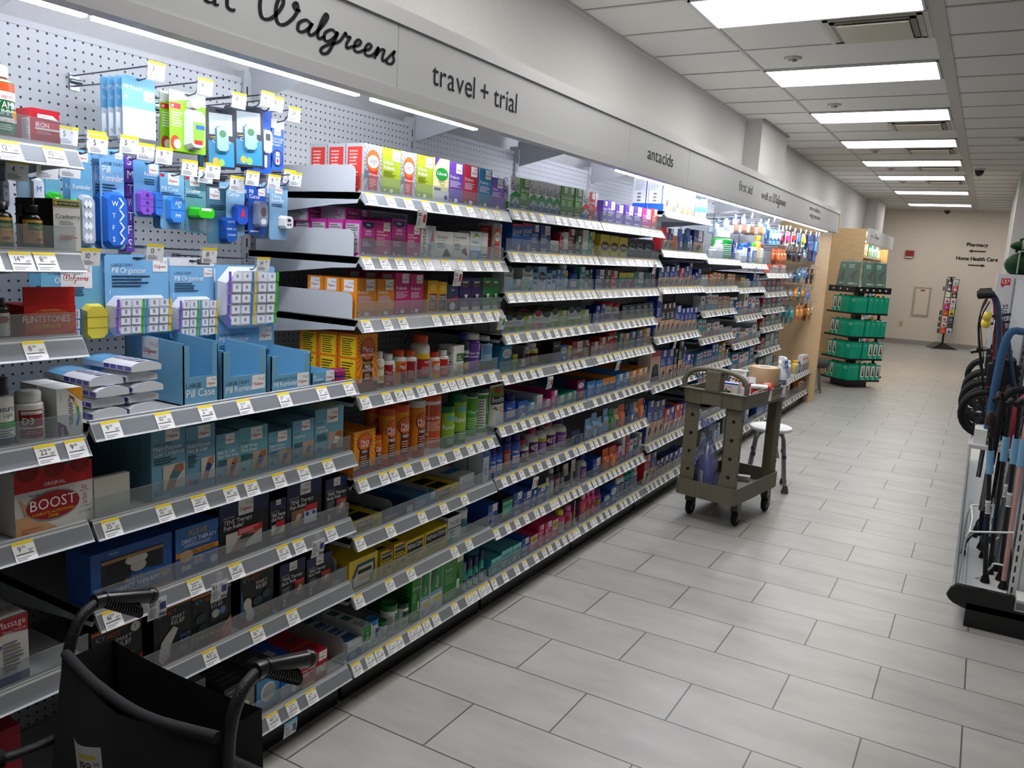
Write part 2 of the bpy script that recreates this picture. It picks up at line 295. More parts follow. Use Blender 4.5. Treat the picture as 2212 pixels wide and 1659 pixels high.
ROWS = """
@-2 1 1770|937:12.49 1030:10.49
vitc 950 72 152
iron 1034 59 78 2
@-2 2 1549|889:14.99 952:14.99 1003:8.99
mela 936 70 102
mela 1005 46 99
cran 1073 61 116 2
@-2 3 1361|972:8.99
gums 927 48 90
flin 1030 114 73
@-2 4 1131|988:22.99 1056:9.99
ensu 924 62 150
vitd 990 61 113
cent 1066 60 114 2
@-2 5 925|932:9.99
boos 1023 179 145
@-2 6 590|%1
colm 896 112 158
@-2 7 156|%1
redf 881 88 332
@-1 1 1161|1143:9.99 1285:10.49 1413:2.79 1540:2.49 1689:1.29 1847:5.49 1968:9.99
tray:p1 1424 110 176
tray:p2 1572 158 147
tray:p3 1749 160 117
tray:p4 1888 104 43
tin 1976 62 36
@-1 2 921|1137:35.99 1283:12.99 1389:20.99 1493:14.99 1567:21.99 1671:8.79 1771:7.99 1880:6.49
bin 1165 93 97
comp 1321 101 194 5
hotc 1422 94 182 4
hotp 1511 78 145 4
cwrp 1606 106 149 4
mpc 1707 91 120 4
cpk 1802 91 139 4
icp 1918 131 160 3
@-1 3 691|1133:61.99 1374:20.99 1512:34.99 1690:15.99 1756:33.99 1899:12.49
alev 1216 226 140
alvr 1407 139 141
tens 1574 182 173 2
tgel 1700 64 139 2
tpr 1812 150 169 2
tbod 1956 104 152 2
@-1 4 466|1266:16.99 1422:43.99 1591:16.99 1732:12.49
icy1 1167 136 165
icy2 1328 119 163
icy3 1457 132 156
icy4 1620 127 164
tbac 1764 108 146 2
tbac 1883 114 129 2
@-1 5 156|1451:11.99 1655:45.99 1736:22.99 1822:6.49
mass 1376 110 216
omr1 1557 116 142 2
omr2 1668 94 142 2
omr3 1761 86 119 2
heat 1867 122 98 2
@0 1 1766|2052:31.99 2150:24.99 2247:43.99 2348:33.99 2440:26.49 2533:21.99 2632:19.99 2729:18.99 2826:20.99
align 2098 90 156 3
strain 2193 96 156 2
align 2288 87 157
strain 2382 95 157
cult 2481 92 159 2
ppur 2578 93 156
pred 2679 100 158
ptea 2780 93 156
ppak 2880 96 132
@0 2 1563|2043:17.99 2129:14.99 2210:31.99 2289:24.99 2371:25.99 2480:51.49 2585:25.99 2688:21.99 2774:21.99 2851:29.99
phil 2083 72 117 5
pcol 2162 80 120 2
phil 2244 77 132 2
pcol 2326 78 117 2
florv 2416 90 120
flor 2520 112 104
flork 2634 108 105
trub 2731 79 114
gwbl 2797 46 113
align 2894 68 154
@0 3 1360|2046:18.99 2151:29.99 2237:18.99 2435:26.99 2507:29.99 2565:15.99 2642:13.99 2714:33.99 2802:12.99 2871:31.99
porg 2086 98 132 3
porg 2183 90 131 2
ppin 2273 84 152 3
ppin 2356 78 148 2
uflo 2454 63 125 2
uflon 2516 55 120 2
fibr 2586 75 109
fdg 2672 80 136
fdg 2755 78 135
ibg 2834 74 137
ibg 2901 54 135
@0 4 1105|2050:10.49 2163:23.99 2231:18.99 2288:22.99 2358:18.99 2419:22.99 2506:19.99 2561:14.99 2618:18.99 2681:18.99 2764:12.99 2855:9.99
mwaf 2098 102 203 3
fibc 2179 41 137
flax 2236 58 123
mcap 2301 58 132
wcap 2364 58 125
wmuc 2441 75 175
citr 2511 48 108
wred 2572 54 110
ccln 2644 72 125
fchb 2711 51 166
purb 2790 89 161
navb 2887 82 144
@0 5 820|2052:22.99 2161:11.99 2216:18.99 2297:22.99 2405:22.99 2511:18.99 2616:12.99 2710:16.99 2781:13.99 2868:19.99
mbox 2094 110 159 2
mtub 2177 47 126
mtub 2245 62 213 2
mtub 2326 85 216 2
mtubw 2428 69 217
walm 2528 105 225
ben 2627 80 169
ben 2710 77 207
clf 2795 73 206
clf2 2881 84 208
@0 6 615|2042:9.49 2206:12.49 2396:7.99 2538:9.49 2684:31.99
hemy 2130 141 43 3
hemo 2297 182 28 4
coolg 2462 141 49 3
hemy 2611 145 48 3
rect 2749 108 67 2
rect2 2896 65 134 2
@0 7 407|2044:8.49 2213:10.49 2339:17.99 2628:12.49 2736:10.99
hwip 2104 150 116 3
htal 2234 67 100 3
htal 2309 70 108 3
hwid 2403 111 99 2
hwid 2544 152 98 2
tuck 2673 95 115 2
tjar 2760 67 120
@0 8 156|2043:10.49 2114:7.49 2166:3.49 2231:3.49 2279:7.99 2360:3.49 2400:1.99 2454:3.79 2517:3.99 2651:5.99 2755:8.49 2804:8.49 2859:6.49 2906:13.49
pedl 2071 74 64 2
flsm 2136 49 95 2
jblu 2189 48 98
jgrn 2239 42 70
jfle 2295 66 116
jdgr 2367 53 97
flg 2426 56 187 3
flee 2485 58 191
flee 2562 90 196
flg 2681 144 191 2
tb1 2774 33 131
tb2 2823 41 133
tb2 2868 38 130
tb3 2912 33 148
@1 1 1778|2975:9 3049:7 3121:9 3207:9 3355:9 3426:7 3500:7 3590:8 3669:9 3752:8 3823:9
gasx 3018 77 141 2
ggas 3098 76 140
gasx 3173 69 141
gasx 3247 75 143
gasx 3324 74 144
gasx 3401 74 143
ggas 3477 69 145
ggas 3551 73 146
ggas 3630 78 148
gasr 3709 74 144
rgas 3787 74 144
gasr 3838 22 145
@1 2 1604|2994:11 3101:18 3181:14 3263:12 3344:9 3403:8 3476:8 3539:6 3604:7 3671:9 3740:9 3810:24
lact 3050 83 121
lact 3138 83 129
lacw 3219 75 129
lacw 3316 100 129
bean 3409 81 65
glur 3473 39 104
gwbl 3521 48 109
gdrd 3585 70 129
gdgr 3659 69 98
gwte 3737 66 129
gteal 3798 45 122
nexi 3836 25 126 2
@1 3 1433|2969:9 3039:9 3121:6 3208:7 3263:7 3321:9 3391:10 3440:9 3502:6 3553:9 3618:8 3699:9 3754:8 3811:9
dulb 3005 74 102
tst 3081 70 58
dulc 3165 89 104
cola 3237 45 86
cola 3304 80 114
cola 3372 44 85
cola 3421 43 97
lblu 3467 39 102
lblu 3508 32 99
whla 3562 61 126
phmb 3657 77 112
gteal 3734 56 119
cola 3789 42 102
gdgr 3832 33 107
@1 4 1256|2968:9 3043:14 3148:11 3253:9 3333:9 3416:9 3490:7 3580:7 3673:8 3756:8
dulg 3029 75 67 3
dulg 3113 85 66 3
lime 3201 78 71 3
dulp 3285 80 78 3
dulg 3375 82 68 3
dulg 3461 82 79 3
lime 3548 85 82 3
dulg 3634 77 82 3
dulg 3715 77 81 3
lime 3802 83 78 2
@1 5 1082|2962:12 3059:19 3123:21 3208:20 3277:22 3468:19 3536:9 3605:20 3672:19 3746:21
diga 3024 87 119
greb 3094 45 78
brwn 3160 81 49
brnb 3224 37 101
brnt 3296 69 111
prel 3495 80 108
alka 3580 81 83
yelb 3645 44 77
redt 3739 134 93
@1 6 854|2948:25 3067:20 3146:9 3224:7 3318:16 3369:9 3474:12 3532:7 3616:8 3703:12 3758:14
bbag 3001 112 170
phmb 3104 86 121
exlx 3192 81 81 2
lbl2 3275 77 63 2
whrd 3355 55 89 2
mag1 3426 84 59 3
mag1 3505 64 93 3
tel2 3584 87 58 3
tel2 3672 80 60 3
tel2 3736 39 63 3
mirx 3806 85 111
@1 7 620|3000:7 3081:9 3158:12 3245:9 3332:14 3422:11 3511:22 3623:12 3720:22 3780:15 3821:15
phmb 2966 52 140
phmb 3024 57 136
phmr 3090 65 176
phmb 3171 80 164
mrbt 3268 81 118
mrbt 3353 79 166
yelw 3443 75 168
mrbt 3537 102 173
puvb 3654 101 166
bl5 3775 100 83
@1 8 389|2960:8 3058:12 3142:9 3229:14 3327:24 3387:12 3493:8 3539:20 3609:20 3672:20 3746:12 3817:20
ablu 2979 84 109 3
imob 3105 99 107 2
ablu 3203 85 111 3
ablu 3292 85 94 3
ablu 3362 47 83 2
ayel 3435 92 97 2
wb4 3503 36 115
wb7 3553 53 152
wb5 3617 58 150
wb6 3674 44 145
tubt 3748 91 128
tubt 3824 49 142
@1 9 156|2954:10 3057:13 3164:10 3244:6 3352:8 3440:10 3502:8 3586:10 3662:10 3731:8 3782:8 3865:8
imod 3028 87 76 4
imod 3123 93 87 4
imod 3218 84 84 4
ablu 3301 74 91 3
pnky 3389 86 81 3
pnkc 3465 58 112 3
pnkc 3537 75 112 3
pnky 3617 73 102 2
pb1 3703 90 127
pb2 3792 75 130
pb3 3842 13 146
@2 1 1778|%9
gpur 3950 57 117
gpur 4038 105 122
gpur 4151 107 112
gpur 4287 125 118
gpur 4419 124 121
gpnk 4560 144 120
gcor 4682 87 127
@2 2 1604|%8
nexi 3987 115 119 2
nexi 4110 118 117 2
nexi 4233 114 114 2
pril 4360 123 113
pril 4487 119 115
pril 4615 123 118
@2 3 1433|%10
navy 3959 116 108
drk 4057 70 106
redc 4147 95 103
relx 4255 104 93
relx 4369 109 94
tst 4514 161 99
oran 4652 97 96
oran 4739 60 101
@2 4 1256|%11
navy 3957 55 92
navy 4017 52 100
gavi 4119 126 110
gavi 4228 73 101
zant 4339 108 86
zant 4450 103 87
zant 4556 96 89
zant 4659 97 91
zant 4742 55 93
@2 5 1082|%14
whbt 3876 37 88
redt 3948 94 77
redn 4046 87 94
redn 4122 52 93
tums 4183 58 111
tums 4245 55 114
gteal 4310 61 99
gold 4391 88 96
stee 4488 93 100
stee 4591 100 104
gold 4709 121 108
@2 6 854|%9
pepb 3942 102 92 3
pepb 4043 89 86 3
pepo 4138 92 86 3
pepo 4232 86 84 3
blu2 4330 101 91 3
blu2 4435 99 90 3
org2 4541 101 89 4
org2 4647 101 91 4
org2 4736 66 91 4
@2 7 620|%12
bl1 3930 68 122
bl1 4004 68 143
bl1 4080 61 109
bl1 4161 62 145
bl2 4236 69 134
bl3 4311 64 124
bl4 4391 86 138
bl5 4472 49 127
bl6 4540 56 123
bl3 4608 57 124
bl4 4694 87 134
bl5 4758 22 123
@2 8 389|%12
puvb 3945 62 147
ablu 4096 111 101 2
bl4 4204 85 136
bl4 4300 93 134
mag1 4402 94 115
whrd 4480 52 163
redc 4536 48 169
fa2 4598 59 122
fa1 4665 64 126
fa7 4751 37 135
@2 9 156|%12
pb3 3965 60 157
pb2 4032 60 163
pb2 4090 47 162
pb4 4170 103 138
alka 4276 90 78 2
alka 4374 90 107 2
wb1 4455 54 167
wb1 4519 63 167
wb2 4589 65 165
wb2 4667 75 160
wb3 4741 56 153
@3 1 1903|
brs 4873 108 206 2
brl 4975 87 201
brs 5058 71 202
brl 5153 109 201
brl 5263 103 199
brl 5367 94 192
brg 5474 101 126
brg 5582 102 135
brg 5665 49 142
@3 2 1667|%7
brr 4902 81 141
brb2 4992 85 140
bl4 5076 63 100
bl6 5159 83 146
bl5 5240 64 121
bl6 5325 90 160
whtb 5415 70 114
brb2 5567 211 157
@3 3 1440|%14
brn 4885 89 125
brb 4983 95 132
brb 5077 81 130
brb 5172 95 141
brr 5270 89 123
brb 5364 86 136
brb 5450 72 158
brb2 5522 58 78
brb2 5585 57 93
brb 5654 71 118
@3 4 1127|%10
brb 4897 92 253
brk 4990 85 206
brk 5078 82 207
brk 5167 86 208
brb 5274 117 185
brb 5373 72 162
brb 5455 82 164
brb 5545 87 164
brb 5639 91 162
@3 5 816|%9
brkn 4917 167 217
brb 5064 116 211
brb 5194 129 208
brk 5301 59 202
brk 5400 95 248
brb 5482 47 204
brb 5576 117 140
brb 5667 45 136
@3 6 437|%11
brb 4897 110 275
brn 5008 100 258
brn 5115 102 254
brr 5220 97 172
brb 5323 99 173
brr 5426 96 174
brr 5512 65 168
brn 5630 119 167
@3 7 156|%10
brr 4922 120 195
brb 5034 93 192
brb2 5114 60 115
brk 5193 82 117
brb2 5288 94 116
brb2 5385 87 116
brb2 5480 86 114
brb 5591 112 119
@4 1 1639|%5
whtb 6001 85 89
whtb 6084 62 135
whtb 6178 110 144
grnb 6387 238 219
tubb 6543 57 160
tubw 6594 33 139
@4 2 1433|%7
whtb 5792 66 88
whtb 5861 57 89
fa4 5945 87 94
fa9 6040 92 108
fa4 6141 92 104
fa6 6241 91 98
fa9 6445 107 99
fa4 6559 103 97
@4 3 1256|%9
fa2 5802 101 111
fa1 5892 64 121
fa2 5968 73 124
fa2 6053 80 115
fa2 6138 77 115
fa4 6242 115 100
fa9 6357 98 102
fa4 6458 88 97
fa5 6561 99 86
@4 4 1057|%9
fa3 5782 95 142
fa3 5887 100 135
fa7 5998 99 105
fa8 6082 52 106
fa7 6196 160 104
fa5 6341 105 74
fa2 6454 104 39
fa5 6563 95 43
@4 5 842|%10
fa1 5806 80 106
fa3 5883 60 111
fa8 5964 82 113
fa1 6041 61 112
fa1 6112 66 111
fa8 6200 81 146
fa1 6284 71 146
fa3 6373 89 125
fa4 6477 83 138
fa6 6571 79 79
@4 6 640|%8
fa1 5913 125 134
fa7 6059 130 136
fa5 6211 136 126
fa2 6401 163 119
fa7 6557 106 109
@4 7 415|%9
fa7 5845 143 95
fa1 5968 85 94
fa2 6091 131 59
fa5 6244 136 49
fa2 6425 184 36
@4 8 156|%7
per 6206 87 127
alc 6302 85 125
alc 6387 60 111
per 6499 114 137
per 6591 39 148
@5 1 1620|%8
lotw 6776 87 131
lotw 6890 130 162
lotb 6996 58 175
tubw 7080 97 127
lotg 7220 110 181
loty 7327 91 243
lotr 7458 146 183
@5 2 1416|%8
fa9 6844 102 86
loty 6956 100 90
whtb 7102 147 76
fa8 7241 96 118
fa1 7347 92 115
lotw 7471 120 69
@5 3 1182|%8
fa8 6741 99 126
fa1 6846 94 130
fa7 7030 139 184
fa1 7174 116 157
fa7 7301 119 142
fa1 7434 129 137
fa4 7520 22 108
@5 4 953|%8
fa7 6745 133 133
fa1 6873 102 137
fa7 6971 73 87
fa2 7053 69 83
fa7 7161 115 108
fa1 7287 113 112
fa2 7419 128 131
fa7 7519 24 131
@5 5 720|%6
fa1 6863 235 142
fa7 7085 176 117
fa2 7251 122 125
fa1 7416 150 156
so4 7520 21 85
@5 6 437|%6
fa2 6964 258 235
fa1 7245 248 221
per 7464 133 206
@5 7 156|%6
fa5 7016 260 236
fa1 7298 250 236
fa2 7491 79 225
@6 1 1541|%6
so6 7823 110 85
so2 7952 120 76
so2 8085 117 82
so1 8218 120 80
so2 8372 158 86
@6 2 1364|%6
so1 7649 155 114
so3 7821 161 117
so1 8003 175 119
so3 8188 168 113
so1 8369 164 119
@6 3 1210|%6
so1 7715 150 104
so3 7898 190 101
so1 8092 171 104
so3 8321 260 103
@6 4 1040|%6
so6 7746 113 92
so4 7910 189 108
so5 8114 191 108
so4 8305 163 93
so5 8427 49 103
@6 5 825|%6
so1 7809 127 114
so4 7994 218 142
so5 8197 159 134
so4 8371 161 134
@6 6 600|%5
so4 7845 254 137
so5 8158 306 142
so4 8399 104 118
@6 7 400|%5
fa6 7883 223 155
fa2 8181 306 155
so4 8410 82 130
@6 8 156|%5
fa8 8006 325 199
fa1 8327 248 199
@7 1 400|%8
fa7 8893 118 166
fa8 9008 88 185
lotb 9126 115 201
whtb 9277 135 188
@7 2 156|%6
fa7 8936 236 199
fa4 9212 266 187
@8 1 400|%8
loty 9728 129 149
lotb 9857 108 128
fa7 10013 155 191
fa2 10195 170 181
@8 2 156|%6
fa4 9979 287 130
so1 10218 149 107"""
HROWS = """
pouch -1980 1406 96 1848 153 4 30
dest -1980 1557 119 1830 161 2 40
thrm -1970 1665 81 1798 176 2 40
thrm -1950 1751 86 1812 181 2 40
btrm -1990 1827 96 1804 191 2 30
idbr -1990 1898 54 1820 155 1 30
mtw -1950 1030 34 1638 68 1 30
mtw -1950 1098 61 1615 103 1 30
grn -1950 1152 38 1596 131 2 30
wcard -1950 1222 55 1557 237 2 30
big7 -1960 1311 66 1556 251 2 30
purp -1990 1379 26 1549 250 2 30
blpu -1970 1418 78 1644 146 2 30
case -1960 1489 77 1616 151 2 30
crus -1960 1565 70 1609 159 1 30
drnk -1990 1674 92 1582 163 1 30
cut1 -1970 1715 69 1608 156 2 30
cut2 -1960 1789 69 1616 145 2 30
rnd -1960 1877 76 1603 175 3 30
org0 -1950 1195 161 1327 199 2 50
org1 -1940 1365 187 1333 210 2 50
org2 -1950 1544 150 1313 226 2 50
org3 -1940 1730 227 1259 261 2 50
tap1 -1930 6527 137 1841 89 2 50
tap1 -1930 6784 220 1853 122 2 50
tap2 -1930 7036 234 1865 133 2 50
tap2 -1920 7266 276 1876 148 2 50
strp -1920 7584 305 1879 112 2 50
tanw -1920 7880 255 1893 116 2 50
blub -1920 8116 193 1912 127 2 50
bag -1900 8265 148 1822 152 2 50
bag -1900 8422 144 1825 154 2 50
bag -1900 8587 149 1831 159 2 50
bagg -1900 8759 155 1838 160 2 50
pnk -1850 8763 238 1821 153 2 50
redw -1850 9056 273 1853 127 2 50
whb -1850 9335 177 1835 149 2 50
lime -1820 9444 275 1835 142 2 50
nav -1820 9780 147 1715 271 2 50
nav -1820 9950 145 1719 275 2 50
blng -1820 10230 338 1695 318 2 50
copp -1800 8209 130 1611 174 2 50
copp -1800 8341 116 1612 177 2 50
copp -1800 8468 119 1614 179 2 50
blk -1820 8851 147 1680 96 3 40
blk -1820 9013 152 1683 97 3 40
blk -1800 9232 294 1672 115 2 50
gry -1800 9473 140 1671 143 2 50
gry -1820 8978 177 1461 100 2 50
nav -1820 9215 239 1449 113 2 50
tel -1820 9427 138 1443 143 2 50
whb -1800 9616 274 1454 163 2 50
blk -1800 10065 298 1429 176 2 50
nav -1800 10376 232 1446 156 2 50
gry -1820 9079 233 1272 97 2 50
oran_ -1820 9343 191 1250 138 2 50
tel -1820 9540 136 1234 146 2 50
oran_ -1800 9623 218 1256 130 2 50
whb -1800 9957 324 1214 146 2 50
tel -1820 9249 366 996 203 3 50
oran_ -1820 9538 182 1001 198 2 50
oran_ -1820 9770 237 995 204 2 50
brnp -1820 10019 174 998 201 2 50
oran_ -1800 10095 173 998 201 2 50
gry -1800 10331 265 1000 199 2 50
K 2285 1701 a
K 2522 1499 a
K 2858 1317 g
K 1234 667 $10
K 1427 647 $3
K 1808 656 $5
K 1699 96 go
K 4142 1021 go
K 3327 1013 a
K 3243 546 a
K 4582 1553 a
K 4730 1393 a
K 5076 1074 a
K 6998 1564 a
K 8063 1311 a"""
# ---------------- the room ----------------
CEIL = 3.08; WX = -2.35
def _floor(N, L, b):
    g = N.new('ShaderNodeTexCoord'); mp = N.new('ShaderNodeMapping'); L.new(g.outputs['Object'], mp.inputs['Vector'])
    mp.inputs['Location'].default_value = (1.3975+10*.6096, -2.2916+40*.3048, 0)
    br = N.new('ShaderNodeTexBrick'); L.new(mp.outputs[0], br.inputs['Vector'])
    br.offset = .5; br.offset_frequency = 2; br.squash = 1
    for k, v in (('Scale', 1), ('Mortar Size', .003), ('Mortar Smooth', .1), ('Bias', 0), ('Brick Width', .6096), ('Row Height', .3048)): br.inputs[k].default_value = v
    br.inputs['Color1'].default_value = lin('#a19f9b'); br.inputs['Color2'].default_value = lin('#aaa8a4'); br.inputs['Mortar'].default_value = lin('#4f4d49')
    n = N.new('ShaderNodeTexNoise'); n.inputs['Scale'].default_value = 3.2; n.inputs['Detail'].default_value = 9; n.inputs['Roughness'].default_value = .62
    m2 = N.new('ShaderNodeMapping'); m2.inputs['Scale'].default_value = (.8, 2.2, 1); L.new(g.outputs['Object'], m2.inputs['Vector']); L.new(m2.outputs[0], n.inputs['Vector'])
    rp = N.new('ShaderNodeValToRGB'); rp.color_ramp.elements[0].position = .3; rp.color_ramp.elements[1].position = .75
    rp.color_ramp.elements[0].color = (.72, .72, .7, 1); rp.color_ramp.elements[1].color = (1.06, 1.06, 1.06, 1); L.new(n.outputs['Fac'], rp.inputs[0])
    mx = N.new('ShaderNodeMixRGB'); mx.blend_type = 'MULTIPLY'; mx.inputs[0].default_value = .8; L.new(br.outputs['Color'], mx.inputs[1]); L.new(rp.outputs[0], mx.inputs[2])
    L.new(mx.outputs[0], b.inputs['Base Color']); b.inputs['Roughness'].default_value = .36; b.inputs['Specular IOR Level'].default_value = .4
    bp = N.new('ShaderNodeBump'); bp.inputs['Strength'].default_value = .35; bp.inputs['Distance'].default_value = .002; bp.invert = True
    L.new(br.outputs['Fac'], bp.inputs['Height']); L.new(bp.outputs[0], b.inputs['Normal'])
nodemat('floor_tile', _floor)
def noisy(c0, c1, sc, ro, stretch=(1, 1, 1), bump=.1, det=4):
    def fn(N, L, b):
        g = N.new('ShaderNodeTexCoord'); mp = N.new('ShaderNodeMapping'); mp.inputs['Scale'].default_value = stretch; L.new(g.outputs['Object'], mp.inputs['Vector'])
        n = N.new('ShaderNodeTexNoise'); n.inputs['Scale'].default_value = sc; n.inputs['Detail'].default_value = det; L.new(mp.outputs[0], n.inputs['Vector'])
        r = N.new('ShaderNodeValToRGB'); r.color_ramp.elements[0].color = lin(c0); r.color_ramp.elements[1].color = lin(c1)
        r.color_ramp.elements[0].position = .35; r.color_ramp.elements[1].position = .65
        L.new(n.outputs['Fac'], r.inputs[0]); L.new(r.outputs[0], b.inputs['Base Color']); b.inputs['Roughness'].default_value = ro
        bp = N.new('ShaderNodeBump'); bp.inputs['Strength'].default_value = bump; bp.inputs['Distance'].default_value = .002; L.new(n.outputs['Fac'], bp.inputs['Height']); L.new(bp.outputs[0], b.inputs['Normal'])
    return fn
nodemat('ceiling_board', noisy('#c9c7c4', '#d2d0cd', 260, .9, bump=.3)); nodemat('wall_paint', noisy('#c2c1c0', '#c6c5c4', 40, .7, bump=.04)); nodemat('far_paint', noisy('#cfc5b9', '#d6ccc0', 40, .7, bump=.04))
nodemat('wood', noisy('#b99a70', '#cdb088', 14, .5, (1, 1, 22), .08, 6)); nodemat('base_cove', noisy('#8f8983', '#9a948e', 30, .6))
nodemat('black_cloth', noisy('#0d0d10', '#141417', 500, .85, bump=.5)); nodemat('crinkle_black', noisy('#101012', '#1c1c20', 420, .3, bump=.9)); nodemat('cart_plastic', noisy('#5d584b', '#67614f', 60, .55, bump=.12))
def _peg(N, L, b):
    g = N.new('ShaderNodeTexCoord'); s = N.new('ShaderNodeSeparateXYZ'); L.new(g.outputs['Object'], s.inputs[0])
    def cell(o, off):
        a = math_(N, L, 'ADD', o, off); a = math_(N, L, 'DIVIDE', a, .0254); a = math_(N, L, 'FRACT', a); a = math_(N, L, 'SUBTRACT', a, .5); return math_(N, L, 'MULTIPLY', a, a)
    d = math_(N, L, 'ADD', cell(s.outputs['Y'], .0127-1.2343+1.27), cell(s.outputs['Z'], .0127-.0071)); h = math_(N, L, 'LESS_THAN', d, .0169)
    mx = N.new('ShaderNodeMixRGB'); mx.inputs[1].default_value = lin('#cfd1d3'); mx.inputs[2].default_value = lin('#2a2326'); L.new(h, mx.inputs[0]); L.new(mx.outputs[0], b.inputs['Base Color'])
    b.inputs['Roughness'].default_value = .42; bp = N.new('ShaderNodeBump'); bp.inputs['Strength'].default_value = .6; bp.inputs['Distance'].default_value = .002; bp.invert = True; L.new(h, bp.inputs['Height']); L.new(bp.outputs[0], b.inputs['Normal'])
nodemat('pegboard', _peg)
def slab(name, x0, y0, z0, x1, y1, z1, mat): return structure(MB().box(x0, y0, z0, x1, y1, z1, mat).build(name))
slab('floor', -4, -3.2, -.1, 5, 21.3, 0, 'floor_tile'); slab('ceiling', -4, -3.2, CEIL, 5, 21.3, CEIL+.1, 'ceiling_board')
slab('wall_left', WX-.15, -3.2, 0, WX, 21.3, CEIL, 'wall_paint'); slab('wall_far', -4, 21.06, 0, 5, 21.3, CEIL, 'far_paint'); slab('wall_near', -4, -3.35, 0, 5, -3.2, CEIL, 'wall_paint')
slab('wall_right', 3.2, -3.2, 0, 3.35, 21.3, CEIL, 'wall_paint'); slab('wall_nib', .2, 13.5, 0, 3.2, 18.3, CEIL, 'wall_paint')
slab('column_left', WX, 8.61, 2.3, -2.18, 9.78, CEIL, 'wall_paint'); slab('column_far', WX, 18.2, 0, -2.13, 19.55, CEIL, 'wall_paint')
slab('baseboard_far', -2.12, 21.035, 0, .2, 21.06, .1, 'base_cove'); slab('baseboard_right', .18, 13.48, 0, .2, 18.3, .1, 'base_cove')
slab('trim_1', WX, -3.2, CEIL-.022, WX+.018, 8.61, CEIL, 'w#b5b3b0'); slab('trim_2', WX, 9.78, CEIL-.022, WX+.018, 18.2, CEIL, 'w#b5b3b0')
slab('trim_3', -2.18, 8.6, CEIL-.022, -2.16, 9.8, CEIL, 'w#8a8886')
mb = MB()
for i in range(-3, 4): mb.box(-1.69+1.2192*i-.012, -3.2, CEIL-.006, -1.69+1.2192*i+(.07 if i == 1 else .012), 21.06, CEIL, 'w#a19f9d')
for j in range(-12, 28):
    y = 4.685+.6096*j; mb.box(WX, y-.011, CEIL-.005, 3.2, y+.011, CEIL-.001, 'w#a3a19f')
structure(mb.build('trim_4'))
# ceiling lamps
_ORD = 'first second third fourth fifth sixth seventh eighth ninth tenth eleventh twelfth thirteenth fourteenth fifteenth sixteenth seventeenth eighteenth nineteenth twentieth'.split()
def ceiling_light(y, label):
    t_ = thing('ceiling_light', label, 'ceiling light', (-1.089, y+.2785, CEIL), 0, 'ceiling light panels over the aisle')
    m = MB(); w2, l2 = .595, .293
    for a in ((-w2, -l2, w2, -l2+.014), (-w2, l2-.014, w2, l2), (-w2, -l2, -w2+.014, l2), (w2-.014, -l2, w2, l2)): m.box(a[0], a[1], -.014, a[2], a[3], 0, 'w#c5cbd0')
    m.build('frame', t_); MB().box(-.581, -.279, -.008, .581, .279, -.004, 'e#fcf9f4').build('diffuser', t_)
for n in range(-2, 6):
    ceiling_light(4.711+1.8288*n, f'glowing white ceiling panel, {_ORD[n+1] if n >= 0 else "one before the first"} in the row down the aisle' if n > -1 else f'glowing ceiling panel out of view {"just before" if n == -1 else "two panels before"} the first one in the row')
for y, s_ in ((16.35, 'second last'), (19.2, 'last')): ceiling_light(y, f'glowing white ceiling panel, {s_} in the row before the far wall')
t_ = thing('ceiling_light', 'ceiling panel of the cross corridor beyond the aisle, hidden behind the wall corner', 'ceiling light', (1.7, 19.7, CEIL), 0, 'ceiling light panels over the aisle')  # invented fill lamp, kept out of sight, added to brighten the far wall
MB().box(-.595, -.293, -.014, .595, .293, 0, 'w#c5cbd0').build('frame', t_); MB().box(-.581, -.279, -.018, .581, .279, -.0142, 'e#fcf9f4').build('diffuser', t_)
def vent(y, label):
    t_ = thing('ceiling_vent', label, 'air vent', (-.79, y, CEIL), 0, 'square ceiling air diffusers')
    m = MB(); m.box(-.3, -.3, -.006, .3, .3, 0, 'w#b5b2ac')
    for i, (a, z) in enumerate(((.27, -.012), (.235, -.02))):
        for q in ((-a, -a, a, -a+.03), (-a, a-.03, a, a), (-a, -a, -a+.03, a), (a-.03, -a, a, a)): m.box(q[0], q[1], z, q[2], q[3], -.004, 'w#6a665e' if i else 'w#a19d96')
    m.build('frame', t_); MB().box(-.2, -.2, -.034, .2, .2, -.026, 'w#b0ac9f').build('plate', t_)
for y, s_ in ((5.6, 'large square air vent in the ceiling beyond the first light panel'), (9.25, 'square air vent in the ceiling beyond the third light panel'), (11.1, 'square air vent in the ceiling beyond the fourth light panel'), (12.9, 'square air vent in the ceiling beyond the fifth light panel'), (14.75, 'square air vent in the ceiling beyond the sixth light panel')): vent(y, s_)
def sprinkler(x, y, label):
    m = MB(); m.lathe([(.062, 0), (.06, -.008), (.045, -.014), (.02, -.014)], 'w#a8a39a', 20); o = m.build('ceiling_sprinkler', None, (x, y, CEIL)); tag(o, label, 'sprinkler', 'recessed ceiling sprinklers')
    MB().lathe([(.03, -.014), (.028, -.03), (.01, -.034)], 'm#9a9790', 16).build('cap', o)
for i, y in enumerate((6.2, 8.0, 11.05, 12.95, 14.75)): sprinkler(-1.403, y, f'small round recessed ceiling sprinkler, {_ORD[i]} along the aisle')
sprinkler(.1, 10.24, 'small round ceiling sprinkler beside the aisle lights, near the frame edge')
def dome(x, y, label):
    m = MB(); m.lathe([(.075, 0), (.075, -.02), (.06, -.026)], 'w#b5b2ad', 20); o = m.build('dome_camera', None, (x, y, CEIL)); tag(o, label, 'security camera')
    MB().lathe([(.06, -.026), (.058, -.05), (.045, -.08), (.02, -.1), (.002, -.104)], 'p#0c0c0f', 20).build('dome', o)
dome(-.3, 13.0, 'black dome security camera under the ceiling beside the light panels'); dome(-.99, 20.8, 'small black dome security camera at the top of the far wall')
